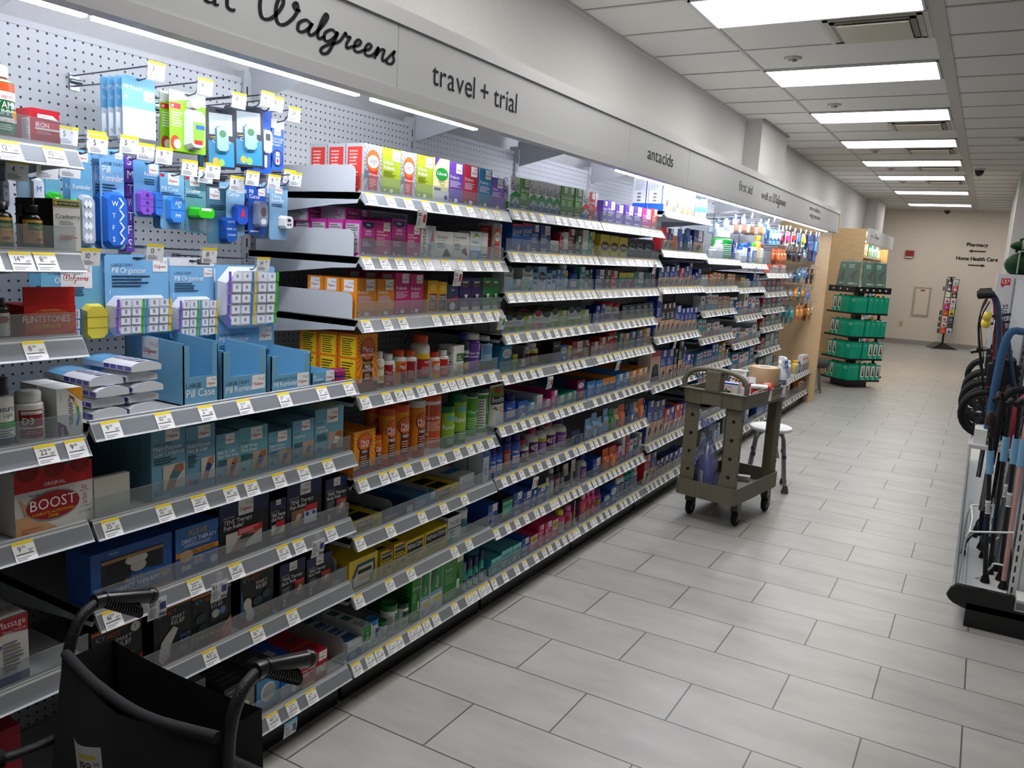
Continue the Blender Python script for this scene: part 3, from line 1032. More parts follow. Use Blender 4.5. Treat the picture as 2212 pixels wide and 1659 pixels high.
# far wall
def yface(y): return lambda mb, w, h, x, z: Face(mb, w, h, lambda a, b, e: (x+a, y-e, z+b))
FY = 21.06
def wall_sign(name, label, x0, z0, h, txt, arrow):
    m = MB(); f = Face(m, 1, .5, lambda a, b, e: (x0+a, FY-.004-e*2, z0+b)); f.bold(0, .16, h*.95, 'p#121214', txt)
    V, F, wd = text2d(txt, 4); W = wd*h*.92; c = W/2; L_ = .17
    x = 1 if arrow > 0 else -1; pts = [(c-x*L_, .04), (c+x*(L_-.08), .04), (c+x*(L_-.08), .015), (c+x*L_, .055), (c+x*(L_-.08), .095), (c+x*(L_-.08), .07), (c-x*L_, .07)]
    f.poly(pts, [tuple(range(7))[::x]], 'p#121214'); tag(m.build(name), label, 'sign')
wall_sign('wall_sign', 'black Pharmacy lettering with arrow, upper sign on the far wall', -.53, 2.14, .085, 'Pharmacy', -1)
wall_sign('wall_sign', 'black Home Health Care lettering with arrow, lower sign on far wall', -.7, 1.83, .085, 'Home Health Care', 1)
m = MB(); m.box(-1.74, FY-.05, 1.99, -1.56, FY, 2.15, 'p#8a1f24'); o = tag(m.build('fire_alarm'), 'small red fire alarm box high on the far wall', 'fire alarm')
MB().box(-1.73, FY-.056, 1.985, -1.57, FY-.05, 2.01, 'p#d8d4cc').build('label_strip', o)
m = MB(); m.box(-1.46, FY-.02, .66, -1.1, FY, 1.33, 'w#a79c8e'); m.box(-1.42, FY-.026, .7, -1.14, FY-.02, 1.29, 'w#d0c6b8'); o = tag(m.build('access_panel'), 'cream metal access panel set low in the far wall', 'access panel')
m = MB(); f = Face(m, .36, .67, lambda a, b, e: (-1.46+a, FY-.026-e, .66+b)); f.ops('R .38 .86 .64 .9 #8a2a28|R .38 .91 .64 .925 #a8504a'); m.build('label', o); MB().box(-1.405, FY-.034, .95, -1.395, FY-.026, 1.0, 'm#777').build('latch', o)
m = MB(); m.box(-1.69, FY-.008, .39, -1.6, FY, .52, 'p#c9b896'); o = tag(m.build('wall_outlet'), 'cream electrical outlet plate low on the far wall', 'outlet')
for z in (.42, .465): MB().box(-1.665, FY-.011, z, -1.625, FY-.008, z+.03, 'p#a8987a').build('socket', o)
# ---------------- products ----------------
# T[key] = (builder kind, object name, category, description, params, print operations)
T = {}
def carton(spec, w, h, d):
    kind, nm, ct, ds, pr, op = spec
    mb = MB(); mb.box(-d, -w/2, 0, 0, w/2, h, pr['c'])
    F, L, U = boxfaces(mb, w, h, d)
    F.ops(op)
    if 'side' in pr: L.ops(pr['side'])
    if 'top' in pr: U.ops(pr['top'])
    if 'flap' in pr:   # raised header card
        mb.box(-.004, -w/2, h, -.002, w/2, h*(1+pr['flap']), pr['c'])
    return mb.build(nm)
def wrapface(mb, R, cx, sx, wa, h, z0):
    """label wrapped round a bottle over an arc length wa"""
    return Face(mb, wa, h, lambda a, b, e: (cx+(R+e)*math.cos((a-wa/2)/R)*sx, (R+e)*math.sin((a-wa/2)/R), z0+b), 8)
def bottle(spec, w, h, d):
    kind, nm, ct, ds, pr, op = spec
    R = w/2; sx = pr.get('sx', 1); cx = -R*sx; ch = h*pr.get('cap_h', .16); rc = R*pr.get('cap_r', .72); sh = h*pr.get('sh', .74)
    bev = min(R*.18, .006); neck = rc*.86; zt = h-ch
    Q = Matrix.Translation((cx, 0, 0)) @ Matrix.Diagonal((sx, 1, 1, 1))
    prof = [(R-bev, 0), (R, bev), (R, sh)]
    for i in range(1, 6):
        t = i/5*PI/2; prof.append((neck+(R-neck)*math.cos(t), sh+(max(zt-sh, .001)*.8)*math.sin(t)))
    prof.append((neck, zt+.001))
    mb = MB(); mb.lathe(prof, pr['c'], 20, T=Q); o = mb.build(nm)
    if pr.get('cap'):
        mb = MB(); Qc = Matrix.Translation((cx, 0, 0))
        if pr.get('nozzle'): mb.lathe([(rc, zt), (rc, zt+ch*.35), (rc*.5, zt+ch*.5), (rc*.3, h)], pr['cap'], 16, T=Qc)
        else: mb.lathe([(rc, zt), (rc, h-ch*.12), (rc*.94, h), (rc*.5, h)], pr['cap'], 18, T=Qc)
        mb.build('cap', o)
    l0, l1 = pr.get('lab', (.08, .7)); mb = MB(); arc = pr.get('arc', 2.3)
    f = wrapface(mb, R, cx, sx, R*arc, h*(l1-l0), h*l0)
    if pr.get('lc'): f.rect(0, 0, f.w, f.h, pr['lc'])
    f.ops(op)
    if mb.f: mb.build('label', o)
    return o
def tubform(spec, w, h, d):
    kind, nm, ct, ds, pr, op = spec
    R = w/2; ch = h*pr.get('cap_h', .16); cx = -R; zt = h-ch
    mb = MB(); Q = Matrix.Translation((cx, 0, 0)); mb.lathe([(R*.96, 0), (R*.98, .003), (R*.98, zt)], pr['c'], 22, T=Q); o = mb.build(nm)
    mb = MB(); mb.lathe([(R, zt), (R, h-.003), (R*.95, h), (R*.9, h), (R*.88, h-.002), (R*.3, h-.002)], pr['cap'], 22, T=Q); mb.build('lid', o)
    l0, l1 = pr.get('lab', (.02, .82)); mb = MB(); f = wrapface(mb, R*.98, cx, 1, R*pr.get('arc', 2.5), h*(l1-l0), h*l0)
    if pr.get('lc'): f.rect(0, 0, f.w, f.h, pr['lc'])
    f.ops(op)
    if mb.f: mb.build('label', o)
    return o
def tubeform(spec, w, h, d):
    """squeeze tube standing on its cap"""
    kind, nm, ct, ds, pr, op = spec
    R = w/2; ch = h*pr.get('cap_h', .14); dd = R*1.5; mb = MB(); seg = 14; vs = []; n = 6
    for i in range(n+1):
        t = i/n; ry = R*(.86+.14*t); rx = dd/2*(1-t)+.0012
        for k in range(seg): g = 2*PI*k/seg; vs.append((-dd/2+rx*math.cos(g), ry*math.sin(g), ch+(h-ch)*t))
    mb.add(vs, [(i*seg+k, i*seg+(k+1) % seg, (i+1)*seg+(k+1) % seg, (i+1)*seg+k) for i in range(n) for k in range(seg)], pr['c'], True)
    mb.add(vs[-seg:], [tuple(range(seg))], pr['c']); o = mb.build(nm)
    mb = MB(); mb.lathe([(R*.62, 0), (R*.7, ch)], pr['cap'], 14, T=Matrix.Translation((-dd/2, 0, 0))); mb.build('cap', o)
    mb = MB(); f = Face(mb, w*.8, (h-ch)*.84, lambda a, b, e: (-dd/2+(dd/2*(1-(b+(h-ch)*.08)/(h-ch))+.0012)*math.cos((a-w*.4)/(w*.4)*.95)+e, a-w*.4, ch+(h-ch)*.08+b), 6)
    f.ops(op)
    if mb.f: mb.build('label', o)
    return o
def pouch(spec, w, h, d):
    kind, nm, ct, ds, pr, op = spec
    dd = pr.get('d', .04); mb = MB(); vs = []; n = 8; m = 8
    def fr(a, b):
        x = a/w-.5; y = b/h
        return dd*(max(0, 1-(2*x)**2)**.5)*(1-y**3)*(.75+.25*(1-y))
    for sgn in (1, 0):
        for i in range(n+1):
            for j in range(m+1):
                a, b = w*i/n, h*j/m; wd = 1-.10*math.sin(PI*b/h)*0
                vs.append((-dd/2+(fr(a, b)/2 if sgn else -fr(a, b)/2), a-w/2, b))
    k = (n+1)*(m+1); fs = []
    for i in range(n):
        for j in range(m):
            q = (i*(m+1)+j, (i+1)*(m+1)+j, (i+1)*(m+1)+j+1, i*(m+1)+j+1); fs += [q, tuple(k+t for t in q[::-1])]
    mb.add(vs, fs, pr['c'], True); mb.box(-dd/2-.001, -w/2, h*.985, -dd/2+.001, w/2, h*1.03, pr['c'])
    f = Face(mb, w, h, lambda a, b, e: (-dd/2+fr(a, b)/2+.001+e, a-w/2, b), 8); f.ops(op)
    return mb.build(nm)
def card(spec, w, h, d):
    """flat hanging card with a moulded bubble: origin at lower centre of the card front"""
    kind, nm, ct, ds, pr, op = spec
    mb = MB(); r = .006
    pts = [(0, -w/2+r, 0), (0, w/2-r, 0), (0, w/2, r), (0, w/2, h-r), (0, w/2-r, h), (0, -w/2+r, h), (0, -w/2, h-r), (0, -w/2, r)]
    mb.prism(pts, 8, pr['c'], (-.0015, 0, 0))
    f = Face(mb, w, h, lambda a, b, e: (e, a-w/2, b)); f.ops(op)
    f.k += 1; f.rect(w*.42, h*.955, w*.58, h*.975, '#1b1e22')
    o = mb.build(nm)
    for q in pr.get('bub', ()):       # (a0,b0,a1,b1,depth,material,name[,ops])
        a0, b0, a1, b1, dp, mt, pn = q[:7]; mb = MB(); y0, y1, z0, z1 = (a0-.5)*w, (a1-.5)*w, b0*h, b1*h; c = min(y1-y0, z1-z0)*.22
        oc = lambda s_, x: [(x, y0+c*s_, z0+.3*c*(s_-1)*0+0*c if 0 else z0), (x, y1-c*s_, z0), (x, y1, z0+c*s_), (x, y1, z1-c*s_), (x, y1-c*s_, z1), (x, y0+c*s_, z1), (x, y0, z1-c*s_), (x, y0, z0+c*s_)]
        A = oc(1, .0012); B = [(dp, y+((y0+y1)/2-y)*.12, z+((z0+z1)/2-z)*.12) for _, y, z in A]
        mb.add(A+B, [(i, (i+1) % 8, 8+(i+1) % 8, 8+i) for i in range(8)]+[tuple(range(8, 16))], mt)
        if len(q) > 7:
            g = Face(mb, (y1-y0)*.88, (z1-z0)*.88, lambda a, b, e: (dp+e, (y0+y1)/2-(y1-y0)*.44+a, (z0+z1)/2-(z1-z0)*.44+b)); g.ops(q[7])
        mb.build(pn, o)
    return o
def tray(spec, w, h, d):
    """open display tray: high back, notched front, goods inside"""
    kind, nm, ct, ds, pr, op = spec
    mb = MB(); c = pr['c']; t = .003; lo = h*pr.get('lip', .42)
    mb.box(-d, -w/2, 0, 0, w/2, t, c); mb.box(-d, -w/2, 0, -d+t, w/2, h, c)
    for y in (-w/2, w/2-t): mb.prism([(-d, y, 0), (0, y, 0), (0, y, h*.93), (-d, y, h)], 4, c, (0, t, 0))
    e = w*.17
    mb.box(-t, -w/2, 0, 0, w/2, lo, c); mb.box(-t, -w/2, lo, 0, -w/2+e, h*.9, c); mb.box(-t, w/2-e, lo, 0, w/2, h*.9, c)
    F, L, U = boxfaces(mb, w, h, d); F.ops(op)
    if 'side' in pr: L.ops(pr['side'])
    if pr.get('lidup'): mb.prism([(-d, -w/2, h), (-d, w/2, h), (-d*1.05-.03, w/2, h+.055), (-d*1.05-.03, -w/2, h+.055)], 4, c, (.002, 0, .003))
    o = mb.build(nm)
    return o
BUILD = {'box': carton, 'bot': bottle, 'tub': tubform, 'tube': tubeform, 'bag': pouch, 'card': card, 'tray': tray}
def t(key, kind, nm, ct, ds, op='', **pr): T[key] = (kind, nm, ct, ds, pr, op)

BODY = '|L .08 .3 .55 .5 5 #1b2430'
# digestive bay
_al = 'Z .5 .66 22 #8d9296|R .24 .06 .76 .6 #c4362b|G #9a9da0 .24 .06 .5 .12 .76 .06|E .5 .68 .36 .22 #e0672b|E .5 .66 .31 .13 #f4f2ee|C .5 .63 .1 #3a3f45 align|E .17 .4 .16 .075 #6b7075|C .5 .38 .035 #fff 24/7 Digestive|L .3 .14 .7 .32 4 #e6b9b0'
t('align', 'box', 'supplement_carton', 'box', 'silver probiotic carton with orange oval and red ribbon', _al, c='#b9bcbd', d=.075, side='R .1 .03 .9 .93 #cf3b30|L .2 .55 .8 .88 5 #f0b8b0|C .5 .68 .06 #fff M|L .2 .1 .8 .45 6 #f0b8b0')
t('strain', 'box', 'supplement_carton', 'box', 'lime green four strain probiotic carton', 'W .74 .97 .42|T .06 .66 .075 #fff 4-Strain|T .06 .56 .075 #fff Probiotic|L .06 .4 .8 .53 4 #3d4a14|R 0 0 1 .2 #8a9a25|T .08 .1 .05 #fff 28|E .5 .12 .09 .04 #e9edc9', c='#a3b42c', d=.075)
t('cult', 'box', 'supplement_carton', 'box', 'pale yellow digestive health carton with green oval', 'G #4a2e78 0 1 .35 1 0 .8|E .5 .66 .42 .14 #1d8a3a|C .5 .63 .075 #fff Culturelle|C .5 .47 .055 #3c3f44 Digestive|C .55 .4 .045 #3c3f44 Health|R 0 .3 .45 .34 #4a2e78|R 0 0 1 .28 #d6d5cd|E .8 .14 .13 .06 #4a2e78', c='#e6dfa0', d=.07)
def prob(k, c, c2, ds, tx='Probiotic'): t(k, 'box', 'supplement_carton', 'box', ds, f'W .68 .98 .44|T .06 .62 .08 #fff {tx}|L .06 .42 .85 .58 5 #e9d9f0|R 0 0 1 .2 {c2}|T .08 .08 .06 #fff 30|E .5 .12 .13 .05 #f0ede4', c=c, d=.07, side='W .5 .96 .6|L .15 .2 .85 .7 8 #e4dcea')
prob('ppur', '#6a45a3', '#573890', 'purple store brand probiotic carton'); prob('pred', '#b5283e', '#8d1d30', 'crimson store brand probiotic carton'); prob('ptea', '#2379a0', '#1a6088', 'teal store brand probiotic carton')
prob('ppak', '#7a52bd', '#6541a6', 'small violet probiotic packets carton', 'Packets'); prob('porg', '#e18a1e', '#c27a2c', 'orange store brand super probiotic carton'); prob('ppin', '#d11f77', '#b91a68', 'hot pink store brand probiotic carton')
t('phil', 'box', 'supplement_carton', 'box', 'magenta colon health carton with navy flag', 'G #1c2258 .1 .96 .9 .96 .9 .82 .5 .78 .1 .84|C .5 .86 .055 #fff Phillips|C .5 .68 .09 #fff colon|C .5 .6 .055 #fff HEALTH|R .15 .5 .85 .535 #3c8a3a|R 0 0 1 .45 #6b1d5c|L .08 .3 .7 .44 3 #e6c6e0|E .16 .1 .1 .05 #c9a8c4|E .5 .07 .12 .03 #f2e9dc', c='#b8338d', d=.07, side='R .1 .1 .9 .9 #b9b3b6|L .15 .12 .85 .88 12 #5a5560')
t('pcol', 'box', 'supplement_carton', 'box', 'pink probiotic colon support carton', 'W .7 .97 .42|T .06 .68 .06 #fff Probiotic|T .06 .6 .06 #fff Colon Support|L .06 .32 .8 .56 7 #f3cadf|E .65 .14 .13 .04 #d8cfc6', c='#c82d82', d=.07, side='R .1 .1 .9 .9 #b9b3b6|L .15 .12 .85 .88 12 #5a5560')
t('florv', 'box', 'supplement_carton', 'box', 'white probiotic carton with sideways black lettering', 'V .32 .04 .26 #1b2d38 Florastor|R .5 .3 .95 .98 #b9ccd6|G #c9708a .6 .5 .9 .55 .8 .9|L .45 .05 .8 .45 8 #555', c='#e8e8e4', d=.06)
t('flor', 'box', 'supplement_carton', 'box', 'white probiotic carton with dancer picture', 'T .06 .74 .13 #123a4c Florastor|T .06 .67 .035 #555 Daily Probiotic Supplement|L .06 .4 .6 .6 5 #666|G #222 .35 .1 .9 .12 .7 .3 .6 .42|G #1b1b1b .45 .2 .7 .32 .95 .38 .6 .28', c='#e9e9e6', d=.06)
t('flork', 'box', 'supplement_carton', 'box', 'white kids probiotic carton with red splash', 'T .05 .78 .1 #123a4c FlorastorKids|T .06 .7 .035 #555 Daily Probiotic|L .06 .35 .5 .6 5 #666|G #b32a3c .6 .45 .9 .15 .75 .5 .5 .3|G #c33 .92 1 1 1 1 .85', c='#e9e9e6', d=.06)
t('trub', 'box', 'supplement_carton', 'box', 'white and blue probiotic carton with green arc', 'R 0 0 1 .35 #4a8ec4|G #7fb23a .1 .75 .5 .95 .95 .8 .5 .85|T .1 .6 .09 #1d5a9a TruBiotics|L .1 .1 .8 .3 3 #fff', c='#dfe8ea', d=.06)
t('uflo', 'box', 'supplement_carton', 'box', 'yellow ultimate flora carton with maroon panel', 'E .5 .82 .3 .1 #f6d84a|R .12 .12 .9 .62 #7c1c22|C .5 .52 .07 #fff Ultimate|C .5 .43 .09 #fff FLORA|L .2 .16 .8 .38 4 #e9c9a0', c='#e8ac1c', d=.06)
t('uflon', 'box', 'supplement_carton', 'box', 'yellow ultimate flora carton with navy panel', 'E .5 .82 .3 .1 #f6d84a|R .12 .12 .9 .62 #1b2a44|C .5 .52 .07 #fff Ultimate|C .5 .43 .09 #fff FLORA|L .2 .16 .8 .38 4 #a9c0d8', c='#e8ac1c', d=.06)
t('fibr', 'box', 'supplement_carton', 'box', 'navy and red carton with white pill shape', 'R 0 .55 1 1 #24406e|G #b22030 0 .45 1 .62 1 .5 0 .36|C .5 .78 .1 #d9d3e8 fiber|E .5 .25 .25 .14 #eee', c='#5a2232', d=.06)
def gard(k, c, ac, ds, tx): t(k, 'box', 'supplement_carton', 'box', ds, f'G #d9d6c8 .2 .9 .8 .9 .7 .84 .3 .84|C .5 .74 .09 {ac} {tx}|E .28 .42 .17 .07 #17151c|G #e9e9e4 .4 .52 .75 .52 .58 .38|R .12 .06 .85 .17 #e2e0d6|L .15 .2 .85 .3 2 #9f93b5', c=c, d=.055)
gard('fdg', '#3a2468', '#b99a3c', 'dark purple digestive carton with white heart', 'FDgard'); gard('ibg', '#117a33', '#a0562a', 'emerald green digestive carton with white heart', 'IBgard')
_me = 'Z .5 .72 26 #f0b41c|R .26 .08 .74 .62 #5a1722|E .5 .74 .36 .2 #3a1518|E .5 .75 .33 .18 #dd6a1d|R .2 .69 .8 .78 #c43a22|C .5 .7 .1 #fff Meta'
t('mwaf', 'box', 'fiber_carton', 'box', 'orange fiber wafer carton with yellow side panels', _me+'|C .5 .63 .045 #fff FIBER WAFER|C .5 .5 .05 #f3d24a MultiGrain|C .5 .43 .055 #fff FIBER|C .5 .37 .055 #fff WAFERS|R 0 0 1 .2 #7a3a20|R .25 .14 .75 .19 #95502f|L .35 .24 .65 .35 4 #f0c9a0', c='#e0761c', d=.085, side='R .14 .62 .92 .95 #ecc91c|R .14 .04 .92 .58 #ecc91c|L .2 .64 .86 .93 8 #4a3a10|L .2 .08 .86 .54 10 #4a3a10')
t('mbox', 'box', 'fiber_carton', 'box', 'orange fiber powder carton', _me+'|C .5 .63 .06 #fff MUCIL|C .5 .5 .055 #fff FIBER!|L .3 .2 .7 .45 5 #e8b9a0|R 0 0 1 .16 #c23a22|G #3a4a78 0 .16 .5 .2 1 .16 1 .12 0 .12', c='#e8861c', d=.07)
t('mtub', 'tub', 'fiber_tub', 'tub', 'orange fiber powder tub with orange lid', _me+'|C .5 .63 .07 #fff MUCIL|C .5 .5 .06 #fff FIBER!|L .3 .2 .7 .45 5 #e8b9a0|R 0 0 1 .15 #c23a22|G #3a4a78 0 .15 .5 .19 1 .15 1 .12 0 .12', c='p#e8861c', cap='p#d9501c', lc='#e8901c', lab=(.01, .86), cap_h=.12)
T['mtubw'] = ('tub', 'fiber_tub', 'tub', 'orange fiber powder tub with white lid', dict(T['mtub'][4], cap='p#d8d8d2'), T['mtub'][5])
t('walm', 'tub', 'fiber_tub', 'tub', 'white fiber tub with rust orange label', 'W .82 .98 .3|T .08 .66 .08 #fff Wal-Mucil|L .08 .4 .7 .62 6 #f4c9b5|T .08 .3 .07 #fff 114|L .08 .12 .8 .25 3 #f4c9b5', c='p#e6e6e2', cap='p#d9501c', lc='#c9532a', lab=(.08, .84), cap_h=.1)
def benef(k, ds): t(k, 'tub', 'fiber_tub', 'tub', ds, 'E .45 .84 .22 .07 #57a8c4|G #10341c 0 .62 1 .74 1 .52 0 .42|C .5 .53 .13 #fff Benefiber|R 0 0 1 .3 #2c7a35|L .25 .1 .75 .28 3 #cfe6b0', c='p#3a8a3a', cap='p#13703f', lc='#8fb83a', lab=(.01, .84), cap_h=.14)
benef('ben', 'green fiber tub with black band and green lid')
t('clf', 'tub', 'fiber_tub', 'tub', 'green clear fiber tub with white lower rim', 'W .78 .98 .36|T .06 .6 .08 #fff Clear Fiber|L .08 .2 .7 .5 5 #b9e0a8', c='p#e8e8e4', cap='p#1c4a2c', lc='#4a9a2a', lab=(.1, .88), cap_h=.1)
t('clf2', 'tub', 'fiber_tub', 'tub', 'tall white and green clear fiber tub', 'R .1 .12 .45 .9 #d9d6d0|L .12 .15 .42 .88 10 #777|T .55 .6 .07 #fff Clear|T .55 .5 .07 #fff Fiber|E .85 .16 .08 .05 #cfe6b0', c='p#e8e8e4', cap='p#1c4a2c', lc='#2f8a2f', lab=(.1, .88), cap_h=.08)
t('bbag', 'bag', 'fiber_pouch', 'pouch', 'white and green fiber pouch with fruit picture', 'R .02 .72 .98 .99 #6a8a2a|E .5 .9 .25 .07 #b8321c|G #e8a01c .1 .86 .9 .72 .9 .8 .5 .8|R .02 .55 .98 .74 #10281a|C .5 .6 .13 #fff Benefiber|C .6 .42 .07 #c4322c Healthy|C .6 .33 .09 #c4322c Shape|G #3a8a3a .05 .45 .35 .38 .2 .5', c='p#e4e6da', d=.06)
def pill(k, cap, lc, ds, op='', c='p#e6e6e2', **kw): t(k, 'bot', 'pill_bottle', 'bottle', ds, op, c=c, cap=cap, lc=lc, **kw)
pill('fibc', 'p#e6e6e2', '#e9dfc0', 'white fiber bottle with cream label', 'C .5 .75 .16 #1d1d1d FiberCon|R .2 .3 1 .5 #d8a018|R 0 0 1 .2 #6b1f24')
pill('flax', 'p#e6e6e2', '#a51d2c', 'white laxative bottle with maroon label', 'W .7 1 .4|T .08 .6 .12 #fff Fiber Lax|L .1 .25 .7 .5 3 #e8b0b0|T .1 .08 .1 #fff 140')
pill('mcap', 'p#e0551c', '#e08a1c', 'white fiber capsule bottle with orange cap', 'E .5 .7 .35 .25 #c43a22|C .5 .66 .18 #fff Meta|R .3 0 .8 .5 #4a1a1c')
pill('wcap', 'p#e0551c', '#a51d2c', 'white fiber capsule bottle with red and grey label', 'R .5 0 1 1 #b0aeb2|L .52 .05 .95 .95 9 #555|L .1 .2 .45 .6 4 #e8b0b0')
pill('wmuc', 'p#d9501c', '#b3202c', 'large white fiber capsule bottle with orange cap', 'R .0 .8 1 1 #e8c41c|C .6 .62 .1 #fff Wal-Mucil|L .2 .2 .9 .5 5 #e8b0b0|R 0 0 1 .12 #4a3a3a', cap_r=.78, cap_h=.15, lab=(.08, .62))
pill('citr', 'p#d42a2c', '#e8701c', 'small fiber bottle with red cap and orange label', 'E .5 .66 .4 .2 #e8e8e4|C .5 .6 .16 #c4322c CITRUCEL|R 0 0 1 .25 #e0a41c')
pill('wred', 'p#e6e6e2', '#c4202c', 'white bottle with bright red label', 'W .75 1 .36|T .08 .5 .12 #fff Fiber Soft|L .1 .15 .8 .4 3 #f0b0b0')
t('ccln', 'box', 'fiber_carton', 'box', 'white carton with green band and orange pills', 'R .3 .5 1 .75 #3c6a2a|T .34 .62 .07 #fff Colon|T .34 .54 .07 #fff Cleanse|E .65 .3 .3 .08 #e0a01c|L .1 .05 .9 .2 3 #4a7a3a', c='#e4e4de', d=.07, side='L .1 .1 .9 .9 9 #666')
pill('fchb', 'p#1d2f8a', '#1b2a44', 'dark fiber gummy bottle with blue cap', 'C .5 .72 .13 #fff FIBER|C .5 .58 .1 #fff choice|E .5 .25 .3 .16 #e09a1c|R 0 0 1 .1 #5a6a1c', c='p#2a3a4a', cap_h=.14)
pill('purb', 'p#e6e6e2', '#6a3a9a', 'purple fiber supplement bottle with white cap', 'W .75 1 .3|T .08 .62 .09 #fff Fiber Select|T .08 .5 .09 #fff Gummies|E .6 .2 .2 .1 #8a1c4a', c='p#5a2a8a', cap_h=.14, lab=(.06, .76), cap_r=.9)
pill('navb', 'p#c9ccd0', '#8ab4d8', 'dark navy bottle with pale blue label', 'L .1 .4 .9 .9 5 #2a4a7a', c='p#1b2236', cap_h=.12, lab=(.3, .8))
t('hemy', 'box', 'ointment_carton', 'box', 'flat yellow ointment carton with black panel', 'R .05 .12 .62 .88 #1d1b16|R .08 .5 .58 .56 #e8d24a|T .07 .6 .2 #fff PREPARATION H|R .08 .2 .5 .26 #e8d24a|L .66 .2 .95 .7 4 #8a7a10', c='#e6c81c', d=.16, top='R .1 .55 .7 .9 #1d1b16|R .1 .1 .7 .45 #1d1b16')
t('hemo', 'box', 'ointment_carton', 'box', 'flat navy ointment carton', 'W .86 .98 .2|T .06 .55 .22 #fff Hemorrhoidal Ointment|L .06 .15 .6 .45 3 #c9a84a', c='#2a2f7a', d=.17, top='R .08 .7 .4 .86 #8a8c94|R .08 .48 .4 .62 #8a8c94|R .55 .7 .85 .86 #8a8c94|R .55 .48 .85 .62 #8a8c94|R 0 0 1 .01 #222')
t('coolg', 'box', 'ointment_carton', 'box', 'flat blue cooling gel carton', 'W .84 .98 .22|T .06 .5 .2 #fff Cooling Gel|L .06 .15 .6 .4 2 #cfe2f0', c='#2f7fb5', d=.15, top='L .1 .2 .8 .9 5 #8a9aa8')
t('rect', 'box', 'ointment_carton', 'box', 'flat white ointment carton with blue card behind', 'T .2 .4 .3 #7a7a80 RectiCare|R 0 0 1 .1 #b0b4b8', c='#dcdcda', d=.1, top='R 0 .6 1 1 #2f8fd0')
t('rect2', 'box', 'ointment_carton', 'box', 'white ointment carton with blue border', 'R 0 0 .12 1 #2a6ab0|R .88 0 1 1 #2a6ab0|R 0 .85 1 1 #2a6ab0|T .25 .55 .09 #6a7a8a RectiCare|L .25 .25 .8 .5 4 #7a8ab0', c='#dfe4ea', d=.07)
t('hwip', 'box', 'wipes_pack', 'wipes', 'yellow wipes pack with teal window', 'G #0f4a5c .1 .08 .78 .08 .92 .5 .9 .82 .28 .82 .08 .4|G #dcd8b8 .16 .14 .74 .14 .85 .5 .84 .72 .32 .72 .15 .4|R .3 .5 .78 .62 #1d2a1c|R .32 .3 .7 .4 #e0a41c|E .76 .3 .06 .08 #2a7a3a', c='p#e6c40c', d=.05)
t('htal', 'box', 'ointment_carton', 'box', 'upright yellow ointment carton with black panel', 'R .08 .58 .92 .9 #1d1b16|T .1 .76 .09 #fff PREPARATION H|R .12 .62 .8 .66 #e8d24a|R .08 .46 .92 .5 #1d1b16|L .1 .1 .6 .42 6 #8a7a10|E .75 .3 .14 .08 #2a3a6a|G #c4322c .5 1 1 1 1 .9', c='#e6c81c', d=.06, top='R .2 .3 .8 .7 #1d1b16')
t('hwid', 'box', 'ointment_carton', 'box', 'wide yellow ointment carton with black band', 'R .06 .5 .94 .88 #1d1b16|T .08 .62 .18 #fff PREPARATION H|R .06 .38 .94 .44 #1d1b16|L .1 .1 .8 .35 4 #8a7a10', c='#e6c81c', d=.09)
t('tuck', 'box', 'ointment_carton', 'box', 'white medicated pad carton with black lid', 'T .1 .68 .16 #1a2228 TUCKS|R 0 .56 1 .6 #2a3a4a|L .1 .3 .6 .5 3 #555|E .2 .15 .2 .12 #4aa09a|E .6 .1 .25 .1 #9fd0c8', c='#e0e4e2', d=.1, top='R .02 .02 .98 .98 #14181c|T .15 .4 .3 #9aa6b0 TUCKS')
t('tjar', 'tub', 'pad_jar', 'jar', 'white pad jar with teal label', 'R .1 .45 .9 .9 #3a8a9a|L .15 .1 .85 .4 4 #6a9a9a', c='p#dfe3e2', cap='p#dfe3e2', cap_h=.12, lab=(.1, .75))
t('pedl', 'box', 'laxative_carton', 'box', 'white and blue kids laxative carton', 'R 0 0 1 .45 #3f86b8|T .06 .66 .12 #c4322c Pedia-Lax|E .72 .5 .2 .1 #e6e6e4|E .72 .42 .1 .1 #222|L .08 .1 .6 .35 4 #cfe2f0', c='#dfe4e6', d=.2, top='R .06 .7 .94 .96 #3a6a9a|R .06 .38 .94 .62 #3a6a9a|R .06 .06 .94 .3 #3a6a9a|T .2 .76 .08 #fff Pedia-Lax|T .2 .44 .08 #fff Pedia-Lax')
_fl = 'G #1b8a3a .05 .42 .95 .42 .95 1 .05 1|G #0f5a24 .05 .5 .6 1 .05 1|V .62 .48 .2 #fff Fleet|R 0 .36 1 .4 #5aa8e0|R .3 .18 .9 .28 #e8d21c|L .1 .05 .7 .15 2 #999'
t('flee', 'box', 'laxative_carton', 'box', 'green and white enema carton with sideways lettering', _fl, c='#e4e6e4', d=.09, side='L .1 .1 .9 .9 9 #777')
t('flsm', 'box', 'laxative_carton', 'box', 'small white laxative carton with green corner', 'G #1b8a3a 0 .4 .9 .4 .9 1 0 1|V .6 .45 .22 #fff Fleet|L .1 .05 .8 .3 4 #888', c='#dfe2e0', d=.2, top='R .1 .7 .8 .92 #5a7a62|R .1 .4 .8 .6 #5a7a62|L .1 .05 .8 .3 3 #888')
t('flg', 'box', 'laxative_carton', 'box', 'green enema carton with bottle picture', 'W .82 1 .3|T .08 .7 .08 #cfe6c8 Enema|L .08 .42 .5 .64 6 #8ac08a|R .66 .2 .8 .42 #e6e8e4|G #1d2a1c .68 .42 .78 .42 .74 .66 .72 .66|L .08 .08 .8 .18 3 #a8d0a0', c='#2f8a2a', d=.07, side='L .1 .1 .9 .9 10 #1d5a1c')
